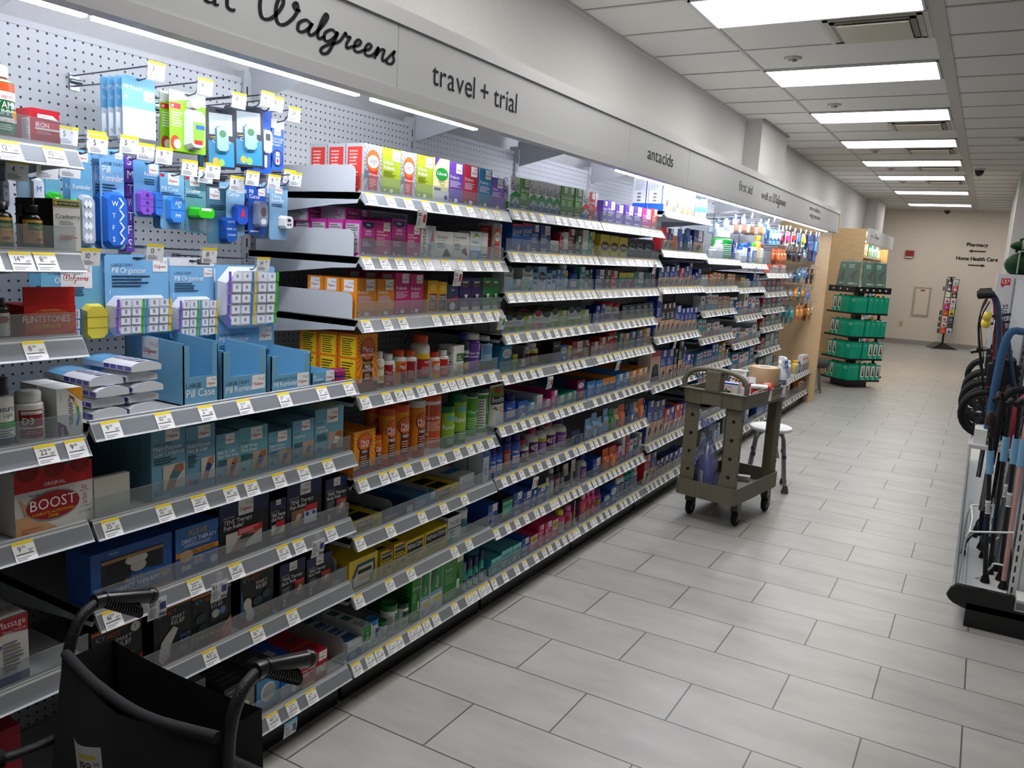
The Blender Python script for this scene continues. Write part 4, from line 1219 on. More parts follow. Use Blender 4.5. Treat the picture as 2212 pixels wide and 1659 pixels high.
def jar(k, cap, ds, op, lc='#dfe3e0'): t(k, 'tub', 'laxative_jar', 'jar', ds, op, c='p#e2e4e0', cap=cap, lc=lc, lab=(.08, .72), cap_h=.2)
jar('jblu', 'p#2f86d0', 'white suppository jar with blue lid', 'R .4 .3 .8 .9 #2a5a9a|L .1 .1 .9 .25 2 #999'); jar('jgrn', 'p#17782f', 'white suppository jar with green lid', 'L .15 .1 .5 .8 6 #555|R .5 .1 .8 .8 #2a8a3a'); jar('jfle', 'p#17782f', 'large white suppository jar with green lid', 'L .1 .1 .42 .9 8 #555|R .46 .02 .8 .98 #1b8a3a|V .7 .1 .2 #fff Fleet'); jar('jdgr', 'p#0f4a3a', 'white suppository jar with dark teal lid', 'R .2 .5 .85 .95 #1d5a4a|L .2 .1 .8 .4 3 #777')
def teal(k, cap, ds, c='p#2aa08a'): t(k, 'bot', 'antidiarrheal_bottle', 'bottle', ds, 'R .1 .55 .9 .95 #1b3a78|L .15 .1 .85 .5 4 #d8eee8', c=c, cap=cap, cap_h=.3, cap_r=.62, sh=.5, lc='#9fd8cc', lab=(.04, .46), sx=.7)
teal('tb1', 'p#8a80c0', 'teal liquid bottle with lavender cap'); teal('tb2', 'p#1b2a6a', 'teal liquid bottle with navy cap'); teal('tb3', 'p#1b2a6a', 'large teal liquid bottle with navy cap')
# pill organizer bay
_cc = 'W .62 .99 .42|'
t('comp', 'box', 'cold_pack_carton', 'box', 'large light blue cold compress carton', _cc+'T .05 .76 .028 #223 LARGE  REUSABLE|T .05 .69 .06 #fff Multi-Purpose|T .05 .62 .06 #fff Cold Compress|L .06 .5 .75 .6 3 #1b3a4c|P .32 .14 .98 .48 #c9c4b8 #a5704f #3f7a86|E .12 .12 .07 .03 #2a5a8a|T .04 .04 .035 #e4eef2 1 COMPRESS', c='#6ea6bd', d=.11, side='V .85 .4 .1 #4f7f92 Cold Compress|V .6 .4 .1 #4f7f92 Multi-Purpose')
t('hotc', 'box', 'cold_pack_carton', 'box', 'light blue leg wrap carton', _cc+'T .05 .76 .028 #223 REUSABLE|T .05 .68 .055 #fff Multi-Purpose|T .05 .61 .055 #fff Hot & Cold|L .06 .38 .4 .58 7 #1b3a4c|P .5 .16 .98 .5 #cfccc4 #b5805f #2a3f7a|E .14 .16 .08 .035 #b5323c|E .32 .16 .08 .035 #2a5a8a|T .05 .05 .035 #e4eef2 1', c='#6fa3bd', d=.09)
def cold(k, a, b, ds, br='#22304e', sk='#a5704f', n='1', c='#6fa6bb'): t(k, 'box', 'cold_pack_carton', 'box', ds, f'W .6 .98 .4|T .06 .7 .03 #223 REUSABLE|T .06 .61 .065 #fff {a}|T .06 .53 .06 #fff {b}|L .06 .36 .5 .5 5 #1b3a4c|P .45 .12 .98 .5 #b9a58f {sk} {br}|E .14 .2 .08 .035 #2a5a8a|T .05 .04 .06 #e4eef2 {n}', c=c, d=.08)
cold('hotp', 'Hot & Cold', 'Pack With Strap', 'narrow light blue strap carton', '#14182c'); cold('cwrp', 'Cold Wrap', 'With Straps', 'blue green cold wrap carton with knee picture', '#2a4a8a', c='#6fb0b8'); cold('mpc', 'Multi-Purpose', 'Cold Compress', 'small light blue cold compress carton', '#3a7a9a'); cold('cpk', 'Cold Pack', '', 'light blue cold pack carton with ankle picture', '#2a4f8a', '#c0906f'); cold('icp', 'Instant', 'Cold Pack', 'tall light blue instant pack carton', '#d8d8d4', '#a86a48', '2')
_al2 = 'G #d98a1c 0 .0 1 .1 1 .16 0 .04|'
t('alev', 'box', 'tens_carton', 'box', 'large blue therapy device carton with window', 'G #2a2d36 .12 .3 .4 .3 .5 .5 .88 .42 .88 .84 .12 .84|E .36 .62 .2 .16 #14161f|E .72 .64 .14 .16 #1b1f2c|E .54 .7 .14 .1 #d8d6cc|E .56 .56 .1 .1 #bfbcb2|R .12 .76 .88 .82 #b5925a|G #3f6fb5 .35 .18 .95 .16 .95 .34 .8 .42 .55 .42 .42 .34|T .38 .3 .1 #e0a41c ALEVE|T .28 .19 .085 #fff DIRECT THERAPY|L .3 .12 .85 .17 2 #cfd8e8|R 0 .02 1 .07 #d9901c|E .1 .12 .055 .06 #cfd8e8|E .9 .26 .06 .07 #b58a6a|T .2 .92 .04 #cfd8e8 Wireless', c='#2f62b0', d=.1)
t('alvr', 'box', 'tens_carton', 'box', 'blue gel pad refill carton with orange stripe', 'G #3a7ac0 0 .5 1 .8 1 1 0 1|T .28 .8 .12 #e0a41c ALEVE|T .14 .67 .085 #fff DIRECT THERAPY|L .2 .58 .85 .65 2 #cfd8e8|R 0 .42 1 .52 #d9901c|T .32 .44 .06 #14264c REFILL GEL PADS|E .24 .42 .15 .12 #c9a88a|L .4 .2 .7 .38 4 #cfd8e8|E .88 .2 .09 .08 #cfd8e8|R .12 .14 .34 .24 #d0ccbf', c='#2258a8', d=.07)
def tens(k, a, b, ds, extra): t(k, 'box', 'tens_carton', 'box', ds, f'G #16234f 0 .66 .5 .8 1 .7 1 1 0 1|W .52 .99 .3|T .08 .72 .03 #ccc ELECTRONIC|T .08 .62 .075 #fff {a}|T .08 .53 .075 #fff {b}|{extra}|G #1a2850 0 0 1 0 1 .1 0 .05', c='#0d0e18', d=.1, top='R .3 .4 .7 .7 #4a4a50')
tens('tens', 'TENS Therapy', 'Pain Relief', 'large black pain relief device carton with hands picture', 'P .12 .14 .85 .46 #d6d0c8 #b08060 #3a3a40|R .35 .38 .85 .5 #c4222c|L .38 .4 .82 .48 3 #f0c0c0|T .38 .08 .05 #ccc 1 / 4')
tens('tgel', 'TENS Therapy', 'Gel Pads', 'narrow black replacement gel pad carton', 'P .08 .22 .9 .44 #d6d0c8 #b08060 #888|R .35 .38 .9 .5 #c4222c|L .1 .06 .8 .18 4 #999')
tens('tpr', 'TENS Therapy', 'Pain Relief', 'black pain relief carton with white electrode', 'P .12 .2 .5 .5 #8a5a40 #a06a48 #c8c0b8|R .48 .18 .85 .46 #cfd0d8|E .57 .36 .05 .04 #2a4ab0|E .76 .36 .05 .04 #2a4ab0|R .5 .42 .86 .54 #c4222c|T .12 .06 .06 #ccc 1 CONTROL UNIT 2')
tens('tbod', 'TENS Therapy', 'Body Pads', 'black replacement body pad carton', 'P .5 .16 .95 .48 #7a5240 #b58a6a #e0dcd4|R .5 .44 .95 .5 #c4222c|L .08 .3 .45 .5 6 #999|T .1 .08 .13 #fff 3')
tens('tbac', 'TENS Therapy', 'Back Pads', 'black replacement back pad carton with large 2', 'P .58 .2 .95 .5 #7a3a2c #9a5a40 #c8c0b8|R .58 .46 .95 .54 #c4222c|L .08 .24 .45 .48 7 #999|T .1 .07 .15 #fff 2')
_ih = 'R 0 .95 1 1 #c4782a|T .08 .84 .075 #7ab8e0 ICY|T .3 .84 .075 #e05a2a HOT|C .62 .73 .065 #e8e8e4 SMART|C .62 .64 .075 #e8e8e4 RELIEF|'
def icy(k, ds, ex): t(k, 'box', 'tens_carton', 'box', ds, _ih+ex, c='#0c0c10', d=.1, top='R 0 0 1 .06 #c4782a')
icy('icy1', 'black therapy carton with device window and white seal', 'G #b3281c 0 .0 .8 0 1 .3 1 .42 .5 .2|G #e0781c .6 0 1 0 1 .3|R .35 .3 .85 .52 #2a2a30|E .5 .4 .12 .08 #b8bcc4|E .72 .42 .1 .09 #9aa6c0|E .86 .88 .1 .08 #d8d4c4|C .86 .85 .06 #333 1')
icy('icy2', 'black back and hip refill pad carton', 'G #b3281c 0 0 .5 0 .2 .3|G #d4d0c6 .1 .12 .2 .02 .38 .1 .42 .3 .62 .55 .5 .62 .3 .5 .18 .4|T .68 .36 .06 #5a9ad0 BACK|T .68 .28 .06 #5a9ad0 & HIP|L .65 .14 .95 .24 3 #aaa')
icy('icy3', 'black knee and shoulder therapy carton with device', 'G #e0781c .5 0 1 0 1 .4|G #b3281c .3 0 .7 0 1 .3|R .45 .4 .9 .66 #25252c|E .58 .54 .1 .08 #b8bcc4|E .76 .56 .08 .07 #6a86c0|E .2 .56 .14 .09 #20343c|E .25 .36 .14 .09 #20343c|T .08 .16 .06 #e0a01c KNEE & SHOULDER')
icy('icy4', 'black knee and shoulder refill carton with white pads', 'G #b3281c 0 0 .5 0 .2 .2|G #2a5a8a 0 .2 .12 .2 .05 .7 0 .7|E .2 .42 .12 .12 #d0ccc2|E .28 .2 .13 .12 #d0ccc2|E .24 .31 .09 .1 #d0ccc2|E .5 .42 .14 .08 #26424c|E .78 .5 .14 .08 #26424c|T .48 .22 .055 #c9842a KNEE &|T .42 .15 .055 #c9842a SHOULDER')
t('mass', 'box', 'tens_carton', 'box', 'blue and grey massage pad carton', 'R 0 .0 1 .7 #2a5a94|T .04 .5 .14 #fff Massage|L .1 .3 .8 .46 3 #cfd8e8|E .8 .16 .12 .12 #e0701c', c='#6a6a66', d=.12, top='E .3 .5 .15 .2 #3a3a3a|E .6 .5 .15 .2 #3a3a3a')
t('omr1', 'box', 'tens_carton', 'box', 'dark grey electrotherapy carton with pale pad', 'R .05 .12 .95 .8 #7d7b76|G #d0ccc0 .3 .2 .75 .2 .8 .45 .65 .55 .78 .78 .5 .8 .3 .72 .4 .5|C .5 .4 .06 #8a867c LONG LIFE|R 0 0 1 .1 #1b2a5a|T .1 .86 .06 #aaa MAX POWER', c='#2a2a2c', d=.16, top='L .1 .1 .8 .8 4 #5a5a5c')
t('omr2', 'box', 'tens_carton', 'box', 'blue electrotherapy carton with round white pad', 'R 0 .1 1 .75 #3a86b8|E .5 .42 .32 .22 #cfcfca|E .54 .4 .28 .19 #a8a8a4|R 0 .8 1 1 #55565a|T .45 .86 .08 #ddd omron|R 0 0 1 .1 #1b2a5a', c='#45464a', d=.16, top='R .3 .2 .7 .5 #7a7c80')
t('omr3', 'box', 'tens_carton', 'box', 'bright blue long life pad carton', 'T .1 .72 .1 #cfe0f2 THERAPY|R 0 .06 1 .42 #9aa4b0|T .08 .3 .06 #3a4a6a LONG LIFE PADS|E .72 .36 .14 .2 #dcdcd8|E .66 .16 .14 .1 #dcdcd8', c='#2458b0', d=.14, top='R .3 .5 .6 .8 #b8bcc4')
t('heat', 'box', 'heat_wrap_carton', 'box', 'red heat wrap carton with yellow banner', 'R 0 .76 .6 .96 #e6cf1c|T .16 .8 .09 #7a1c1c FREE|W .82 .98 .3|T .06 .55 .09 #fff Heat Wraps|L .06 .36 .45 .52 4 #f0b0b0|P .56 .22 .96 .5 #d0c4b4 #c09070 #e8e4dc|R .02 .02 .5 .12 #e6cf1c|T .06 .04 .06 #333 4', c='#b51d30', d=.16, top='R .0 .48 1 .52 #c9782a|R .5 .7 .9 .9 #7a3a34|L .1 .1 .8 .4 2 #8a4a44')
# vitamin bay
pill('vitc', 'p#e8e4de', '#1d5a2c', 'big clear gummy vitamin jar with white cap', 'R 0 .78 1 .98 #e0481c|R 0 .66 1 .82 #ece8e2|T .3 .7 .07 #b3202c Walgreens|C .6 .5 .13 #fff VITAMIN C|C .55 .37 .11 #cfe0cf GUMMIES|E .84 .38 .15 .1 #e8a01c|R 0 .24 1 .32 #dfe0d6|T .1 .26 .05 #b3322c Vitamin C per Serving|L .2 .08 .8 .2 3 #a8c8a8', c='p#c98a70', cap_h=.15, cap_r=.72, lab=(.1, .78), sh=.72)
t('iron', 'box', 'vitamin_carton', 'box', 'red iron supplement carton', 'G #ece6e2 .2 .86 .75 .86 1 .72 .2 .76|C .42 .79 .04 #b3202c Walgreens|T .14 .64 .025 #e8b0b0 HIGH-POTENCY|T .12 .52 .12 #fff IRON|R .1 .45 1 .5 #e0c8c4|L .15 .34 .9 .43 2 #d08a8a|R 0 0 1 .32 #93202c|T .14 .06 .05 #e8c8c8 DIETARY', c='#b51d2c', d=.08, side='R .55 .1 .92 .75 #e0d8d2|L .58 .12 .9 .72 12 #888')
pill('mela', 'p#15140f', '#c9954a', 'dark glass herbal bottle with tan label and green band', 'R .2 .62 1 .9 #16562c|C .6 .68 .1 #d8c878 FINEST|C .6 .46 .09 #5a3a14 MELATONIN|R 0 0 1 .14 #16462a|E .6 .28 .12 .06 #7a3020', c='p#15120c', cap_h=.17, cap_r=.78, lab=(.1, .68), sh=.68)
t('cran', 'box', 'vitamin_carton', 'box', 'white cranberry supplement carton with gold top', "R 0 .86 1 1 #c9b068|R .03 .875 .97 .965 #1d4a2c|G #c9a83a .02 .92 .1 .97 .18 .92 .1 .87|T .2 .9 .045 #e8dca8 NATURE'S BOUNTY|C .52 .64 .085 #1d2c22 Cranberry|L .2 .52 .8 .6 3 #666|L .2 .24 .9 .34 3 #b3323c|R 0 0 1 .05 #c9b068", c='#d8d6d0', d=.07, side='R 0 0 1 1 #2a261c')
t('gums', 'bot', 'pill_bottle', 'bottle', 'dark bottle with cherry supplement label', 'C .6 .5 .16 #d8c41c BLACK|E .5 .75 .3 .14 #7a1c1c|R 0 0 1 .1 #3a3020', c='p#20201c', cap='p#15140f', lc='#d0ccbc', lab=(.06, .66))
t('flin', 'box', 'vitamin_carton', 'box', 'red chewable vitamin carton with raised header', 'E .5 .5 .5 .4 #d8552a|C .5 .84 .05 #e8c878 Pediatricians 1 Choice|C .42 .5 .2 #f2eee6 FLINTSTONES|T .2 .32 .12 #f0cc2a COMPLETE|L .4 .06 .8 .14 1 #e8a08a', c='#c42420', d=.1, flap=.55)
t('ensu', 'bot', 'drink_bottle', 'bottle', 'white nutrition drink bottle with green and navy wrap', 'C .5 .72 .13 #1b2a6a Ensure|C .6 .6 .08 #3a7a3a Light|R 0 .34 1 .5 #3aa03a|R 0 0 1 .2 #1b2a5a|R .1 .16 .9 .36 #dfe4e0|L .14 .18 .8 .34 3 #3a6a4a', c='p#e8e8e2', cap='p#14141c', cap_h=.24, cap_r=.72, lc='#e6e6de', lab=(.04, .72), sh=.7)
pill('vitd', 'p#e2e2de', '#8a1d2c', 'white vitamin bottle with maroon label', 'R .72 0 1 1 #d8d4d0|L .74 .05 .98 .95 10 #777|R .08 .84 .7 .96 #e8e0da|T .1 .86 .07 #8a1d2c Walgreens|T .1 .5 .24 #fff D3|R 0 .34 .72 .4 #e8d8d4|L .2 .14 .66 .3 2 #d8a0a0', cap_h=.2, cap_r=.84, lab=(.1, .66), sh=.74)
t('cent', 'box', 'vitamin_carton', 'box', 'white multivitamin carton with rainbow arc', 'G #e0981c .35 1 1 1 1 .7 .7 .85|G #c4322c .45 .88 .68 .8 .74 .72 .5 .82|G #e8c41c .68 .8 .84 .62 .76 .6 .66 .74|G #3a9a3a .84 .62 .88 .4 .8 .4 .76 .6|G #2a7ac0 .88 .4 .8 .22 .7 .24 .8 .4|D .45 .82 .22 #1d1d22 Centrum|D .12 .94 .07 #888 65 Tablets|G #5a1c5c 0 0 .45 0 .3 .25 0 .36|D .1 .24 .12 #e8d8e8 WOMEN', c='#e2e2de', d=.07)
t('boos', 'box', 'drink_carton', 'box', 'red and white six pack nutrition drink carton', 'R 0 .68 1 1 #c41d24|C .5 .72 .06 #fff ORIGINAL|E .17 1 .14 .16 #8a1216|E .5 .98 .13 .14 #8a1216|E .83 1 .13 .16 #8a1216|G #d8a878 0 0 .55 0 .4 .12 .22 .2 .15 .45 .05 .6 .12 .3 0 .3|E .47 .4 .35 .24 #8a8a8a|E .47 .4 .34 .22 #a81a22|C .47 .36 .17 #fff BOOST|C .47 .27 .045 #e8c41c COMPLETE NUTRITIONAL|C .47 .21 .045 #e8c41c DRINK|C .88 .56 .06 #c41d24 10g|C .88 .51 .03 #555 PROTEIN|C .88 .43 .06 #c41d24 3g|C .88 .38 .03 #555 FIBER|C .88 .3 .06 #c41d24 26|C .88 .25 .03 #555 VITAMINS|C .88 .16 .03 #555 GLUTEN FREE|T .16 .6 .045 #1b3a8a Nestle|T .06 .08 .05 #b5322c Strawberry|T .06 .02 .05 #b5322c Bliss', c='#e2e0dc', d=.14)
t('colm', 'box', 'massager_carton', 'box', 'large white massage wrap carton with red header', 'R 0 0 1 .14 #24508a|G #a52c34 0 .72 .6 .78 1 .74 1 1 0 1|C .5 .86 .1 #f0e8e8 Cold Massage|T .5 .78 .04 #f0c0c0 Vibrating Therapeutic|P .0 .16 .42 .66 #c9c6c0 #6a4a38 #4a3428|L .5 .2 .9 .66 8 #777|E .44 .6 .05 .03 #4a6ac0|T .04 .16 .06 #fff XL', c='#dedcd8', d=.14, top='T .1 .3 .2 #8a8a8a Cold Massage|R 0 0 1 .02 #222')
t('redf', 'box', 'massager_carton', 'box', 'low crimson carton with grey label', 'R .1 .2 .6 .7 #c9c4c0|T .14 .35 .14 #b3202c Walgreens', c='#a51d30', d=.14, top='R .1 .1 .6 .6 #b8b0ac')
# antacid bays
t('gasx', 'box', 'antacid_carton', 'box', 'white gas relief carton with green swoosh', 'T .08 .6 .22 #1b3a7a GasX|T .1 .82 .05 #777 Extra|G #24904a 0 .45 .6 .6 1 .5 1 .3 .6 .42 0 .2|R 0 0 1 .22 #2a4a7a|E .6 .2 .2 .1 #5aa0d0', c='#e8e9e8', d=.06, side='D .4 .95 .36 #1b3a7a GasX|R 0 0 1 .25 #24904a')
T['gasr'] = T['gasx'][:3]+('white gas relief carton with red swoosh', T['gasx'][4], T['gasx'][5].replace('#24904a', '#c4323c'))
def gen(k, c, ds, tx, c2=None, nm='antacid_carton', **kw): t(k, 'box', nm, 'box', ds, f'W .66 .98 .46|T .06 .6 .1 #fff {tx}|L .06 .36 .8 .56 4 #e4e8d0|R 0 0 1 .26 {c2 or c}|L .1 .06 .8 .2 2 #fff', c=c, d=kw.get('d', .06))
gen('ggas', '#4a9a2c', 'green store brand gas relief carton', 'Gas Relief', '#3a7a24'); gen('rgas', '#c42a36', 'red store brand gas relief carton', 'Gas Relief', '#a5202c'); gen('gpur', '#5a3a94', 'small purple store brand antacid carton', 'Heartburn', '#6a5490'); gen('gpnk', '#c82d8a', 'pink store brand antacid carton', 'Pink Bismuth', '#b52a6a'); gen('gcor', '#b5402c', 'rust red antacid carton', 'Calcium', '#8a4a3a')
t('lact', 'box', 'antacid_carton', 'box', 'royal blue dairy digestion carton with red flash', 'R 0 .92 1 1 #c4323c|T .06 .68 .16 #fff Lactaid|T .08 .58 .09 #cfe0f4 Fast Act|G #3a7ac8 0 .3 1 .5 1 .42 0 .2|E .7 .2 .16 .12 #d8c09a', c='#1b54a8', d=.06)
gen('lacw', '#23488a', 'navy store brand dairy digestion carton', 'Lactase'); gen('glur', '#b5204c', 'crimson antacid carton', 'Bismuth'); gen('gdrd', '#7a1c34', 'tall dark red antacid carton', 'Antacid'); gen('gteal', '#3a9a94', 'teal stomach carton', 'Stomach'); gen('gdgr', '#1c4a44', 'dark green stomach carton', 'Soothe'); gen('gwte', '#d8dcd6', 'white and teal stomach carton', 'Pure', '#3a9a94'); gen('gwbl', '#dfe2e6', 'white antacid carton with blue base', 'Relief', '#3a6ab0')
t('bean', 'box', 'antacid_carton', 'box', 'short white gas prevention carton with dark lettering', 'T .1 .5 .3 #1d3a2c beano|R 0 .05 1 .25 #3a8a4a|L .1 .28 .8 .45 2 #888', c='#e4e6e0', d=.06)
t('nexi', 'box', 'antacid_carton', 'box', 'yellow acid reducer carton with dark oval', 'E .5 .5 .47 .2 #2a1a2c|C .5 .46 .13 #fff Nexium|G #e8dc8a 0 .1 .7 0 1 0 1 .2 .4 .24|G #c9a024 0 .3 .3 .05 .0 .0', c='#e2cc4a', d=.06)
t('pril', 'box', 'antacid_carton', 'box', 'black and purple acid reducer carton with ring', 'G #4a2a5c 0 .7 .4 1 0 1|G #4a2a5c .6 1 1 .7 1 1|E .5 .5 .42 .26 #8ac4d8|E .5 .5 .38 .235 #1b1624|C .5 .45 .15 #fff Prilosec|R .3 .02 .75 .1 #c9a024', c='#1b1420', d=.06)
t('dulc', 'box', 'laxative_carton', 'box', 'white and pale green stool softener carton', 'R 0 0 1 .5 #7ab8ac|E .5 .98 .4 .14 #1d4a44|T .06 .66 .15 #1b2f3a Dulcolax|L .1 .52 .8 .6 1 #777|E .75 .12 .12 .06 #1d3a34', c='#dfe3de', d=.06)
T['dulb'] = T['dulc'][:3]+('white and light blue stool softener carton', T['dulc'][4], T['dulc'][5].replace('#7ab8ac', '#7ab4d0').replace('Dulcolax', 'DulcoEase'))
gen('tst', '#1d8a94', 'teal store brand stool softener carton', 'Stool', nm='laxative_carton')
t('cola', 'box', 'laxative_carton', 'box', 'pale blue stool softener carton with navy disc', 'E .5 .6 .42 .2 #14204c|C .5 .55 .14 #fff Colace|R .15 .06 .9 .32 #dfe6ea|L .2 .1 .8 .3 4 #555', c='#8ab8dc', d=.06)
gen('lblu', '#3f8fc8', 'sky blue laxative carton', 'Laxative', nm='laxative_carton'); gen('navy', '#1b3a9a', 'royal blue motion sickness carton', 'Motion', nm='laxative_carton'); gen('drk', '#4a1c24', 'dark maroon remedy carton', 'Remedy', nm='laxative_carton'); gen('redc', '#c4263a', 'bright red nausea carton', 'Nausea', nm='laxative_carton')
t('phmb', 'bot', 'laxative_bottle', 'bottle', 'blue milk of magnesia bottle', 'T .1 .66 .13 #fff Phillips|R .1 .2 .9 .55 #dfe4ea|L .15 .24 .8 .5 3 #b3323c', c='p#1d3f9a', cap='p#14206a', cap_h=.18, cap_r=.6, lc='#2a58b8', lab=(.06, .68), sx=.6)
pill('whla', 'p#e2e2de', '#5ab0c0', 'white laxative bottle with aqua label', 'R 0 .8 1 1 #e8d41c|L .1 .2 .9 .7 5 #e8f0f0')
t('relx', 'box', 'laxative_carton', 'box', 'teal and pink sleep aid carton with yellow top', 'R 0 .72 1 1 #d8d02a|G #c42a6a .4 .0 1 0 1 .7 .55 .4|C .5 .48 .15 #fff relax|L .1 .1 .5 .35 3 #cfe8e4', c='#2a9a8a', d=.06)
t('oran', 'box', 'laxative_carton', 'box', 'slate blue carton with coral swoosh', 'G #d86a4a 1 1 1 0 .6 0 .85 .5 .8 1|L .1 .3 .7 .7 6 #b8c8d0', c='#3a6a80', d=.06)
t('dulg', 'box', 'laxative_carton', 'box', 'white and green laxative tablet carton', 'R 0 0 1 .42 #5a8a2a|E .5 1 .4 .2 #2a4a4a|T .05 .58 .2 #1b2f2a Dulcolax|L .1 .08 .6 .35 3 #cfe0b0', c='#dde0d8', d=.08, top='R 0 .2 1 1 #6a7a3a')
T['dulp'] = T['dulg'][:3]+('white and pink laxative tablet carton', T['dulg'][4], T['dulg'][5].replace('#5a8a2a', '#d22f7c').replace('#2a4a4a', '#a5203c'))
gen('lime', '#a8b42a', 'lime green store brand laxative carton', 'Gentle', '#8a9a24', nm='laxative_carton', d=.08)
t('circ', 'box', 'antacid_carton', 'box', 'white antacid carton with navy circle', 'E .5 .62 .42 .22 #1b2a5a|E .5 .62 .3 .15 #e8e8e4|R 0 0 1 .3 #8a2a3a', c='#dfdfdc', d=.06)
t('gavi', 'bot', 'antacid_bottle', 'bottle', 'white chewable antacid bottle with blue and red label', 'C .5 .7 .2 #1b2a6a Gaviscon|R .05 .1 .9 .55 #24428a|R .05 .1 .4 .35 #b3242c', c='p#e4e4e0', cap='p#c4262c', cap_h=.16, cap_r=.85, lc='#dfe0e0', sx=.7)
t('zant', 'box', 'antacid_carton', 'box', 'dark teal acid reducer carton with white lettering', 'T .06 .72 .17 #fff Zantac|R .06 .62 .9 .66 #9ab0b4|G #9a9a7a 0 .0 1 0 1 .3 .4 .44 0 .3|L .1 .46 .5 .6 2 #d0d8da', c='#1f3a44', d=.06)
t('diga', 'box', 'supplement_carton', 'box', 'teal digestive supplement carton with white circle', 'E .5 .72 .42 .18 #dfe8ea|C .5 .74 .07 #2a4a6a Digestive|C .5 .66 .07 #2a4a6a Advantage|L .1 .25 .9 .5 5 #0f4a5a|R 0 0 1 .14 #5a9a3a', c='#3a90b8', d=.06)
t('greb', 'box', 'supplement_carton', 'box', 'narrow green and yellow supplement carton', 'R 0 .55 1 1 #c4c41c|C .5 .66 .16 #2a5a1c Senokot|L .15 .1 .8 .4 4 #d8e8b0', c='#5a9a2a', d=.05)
gen('brwn', '#5a2a1c', 'short brown laxative carton', 'Senna', '#4a2216'); pill('brnb', 'p#e2e2de', '#6a2a1c', 'white laxative bottle with brown label', 'L .1 .2 .9 .8 4 #e8c8b8'); pill('brnt', 'p#e2e2de', '#5a241c', 'tall white laxative bottle with brown label', 'R 0 .85 1 1 #d8c41c|L .1 .2 .9 .7 5 #e0c0b0')
t('prel', 'box', 'antacid_carton', 'box', 'black and blue acid relief carton', 'R 0 0 1 .4 #2a58a0|C .5 .74 .13 #e8e8e8 Prelief|E .8 .18 .16 .1 #d86a2a', c='#11131c', d=.06)
t('alka', 'box', 'antacid_carton', 'box', 'blue antacid carton with white oval', 'E .5 .7 .42 .2 #e8e8e4|C .5 .66 .11 #1b3a8a Alka|R 0 0 1 .3 #1b54a0|E .6 .25 .2 .1 #cfe0ee', c='#2a6ab8', d=.06)
gen('yelb', '#e0d02a', 'yellow and blue antacid carton', 'Antacid', '#2a6ab0'); gen('redt', '#a82430', 'wide dark red antacid carton', 'Tums', '#94202a', d=.09); gen('redn', '#b5242e', 'tall red and white antacid carton', 'Pepto', '#2a4aa0'); pill('tums', 'p#c4262c', '#c4262c', 'red capped white antacid bottle', 'L .1 .2 .9 .8 4 #f0c0c0', c='p#dedcd8'); gen('gold', '#b8842a', 'gold store brand heartburn carton', 'Omep', '#9a7434'); gen('stee', '#3f6488', 'steel blue store brand heartburn carton', 'Lanso', '#5a7490'); pill('whbt', 'p#e2e2de', '#6a8a3a', 'white antacid bottle with green label', 'R .1 .4 .9 .9 #2a4a2a')
t('exlx', 'box', 'laxative_carton', 'box', 'cobalt laxative carton with white peak', 'T .06 .6 .24 #fff exlax|G #e0e6ee 0 0 1 0 1 .1 .6 .36|L .1 .35 .6 .5 2 #cfd8e8', c='#1f58b0', d=.12, top='L .1 .1 .8 .8 3 #3a4a5a'); gen('lbl2', '#3f8fc8', 'light blue laxative carton', 'ClearLax', d=.12, nm='laxative_carton'); gen('whrd', '#cfd6da', 'white laxative carton with red top', 'Women', '#3a6a9a', nm='laxative_carton', d=.12); gen('mag1', '#b8307c', 'magenta womens laxative carton', 'Women', '#a83a78', d=.14, nm='laxative_carton'); gen('tel2', '#1f9a84', 'sea green womens laxative carton', 'Gentle', '#2a8a78', d=.14, nm='laxative_carton')
t('mirx', 'box', 'laxative_carton', 'box', 'tall plum laxative carton with white oval', 'E .5 .76 .4 .13 #e4dce4|C .5 .73 .08 #5a1c4a MiraLAX|R 0 .0 1 .16 #3a1030|G #c9a08a .4 .2 .8 .24 .6 .5|E .85 .4 .1 .06 #d86aa0', c='#7a1c5c', d=.07)
t('pepb', 'box', 'antacid_carton', 'box', 'bright blue acid reducer carton', 'T .06 .6 .24 #fff Pepcid|L .1 .2 .8 .5 4 #b8d8f0', c='#2a80c8', d=.1, top='R 0 0 1 1 #5a4a2a'); t('pepo', 'box', 'antacid_carton', 'box', 'orange and blue acid reducer carton', 'R 0 .0 1 .6 #2a6aa8|T .06 .58 .24 #fff Pepcid|L .1 .2 .8 .45 4 #b8d8f0', c='#e08a2a', d=.1)
gen('blu2', '#2f8ad0', 'blue store brand famotidine carton', 'Acid', d=.1); gen('org2', '#dd8a1c', 'orange store brand heartburn carton', 'Heartburn', '#c47a1c', d=.12)
t('mrbt', 'bot', 'laxative_bottle', 'bottle', 'white laxative powder bottle with magenta cap', 'E .5 .66 .4 .2 #e4d8e4|C .5 .6 .14 #5a1c4a MiraLAX|E .6 .3 .14 .1 #e0a0c0', c='p#e0e0dc', cap='p#a51d4c', cap_h=.2, cap_r=.56, lc='#5a1c4c', lab=(.1, .58), sh=.6)
t('puvb', 'bot', 'laxative_bottle', 'bottle', 'white laxative powder bottle with purple label', 'W .75 1 .3|L .1 .1 .7 .8 6 #d8c0e0', c='p#e0e0dc', cap='p#3a1c6a', cap_h=.2, cap_r=.56, lc='#7a2f94', lab=(.1, .58), sh=.6); t('yelw', 'bot', 'laxative_bottle', 'bottle', 'white laxative powder bottle with yellow flash', 'R 0 .8 1 1 #c4b41c|L .1 .1 .7 .7 6 #d8c0e0', c='p#dcdcd6', cap='p#2a1c4a', cap_h=.2, cap_r=.56, lc='#7a3f94', lab=(.1, .58), sh=.6)
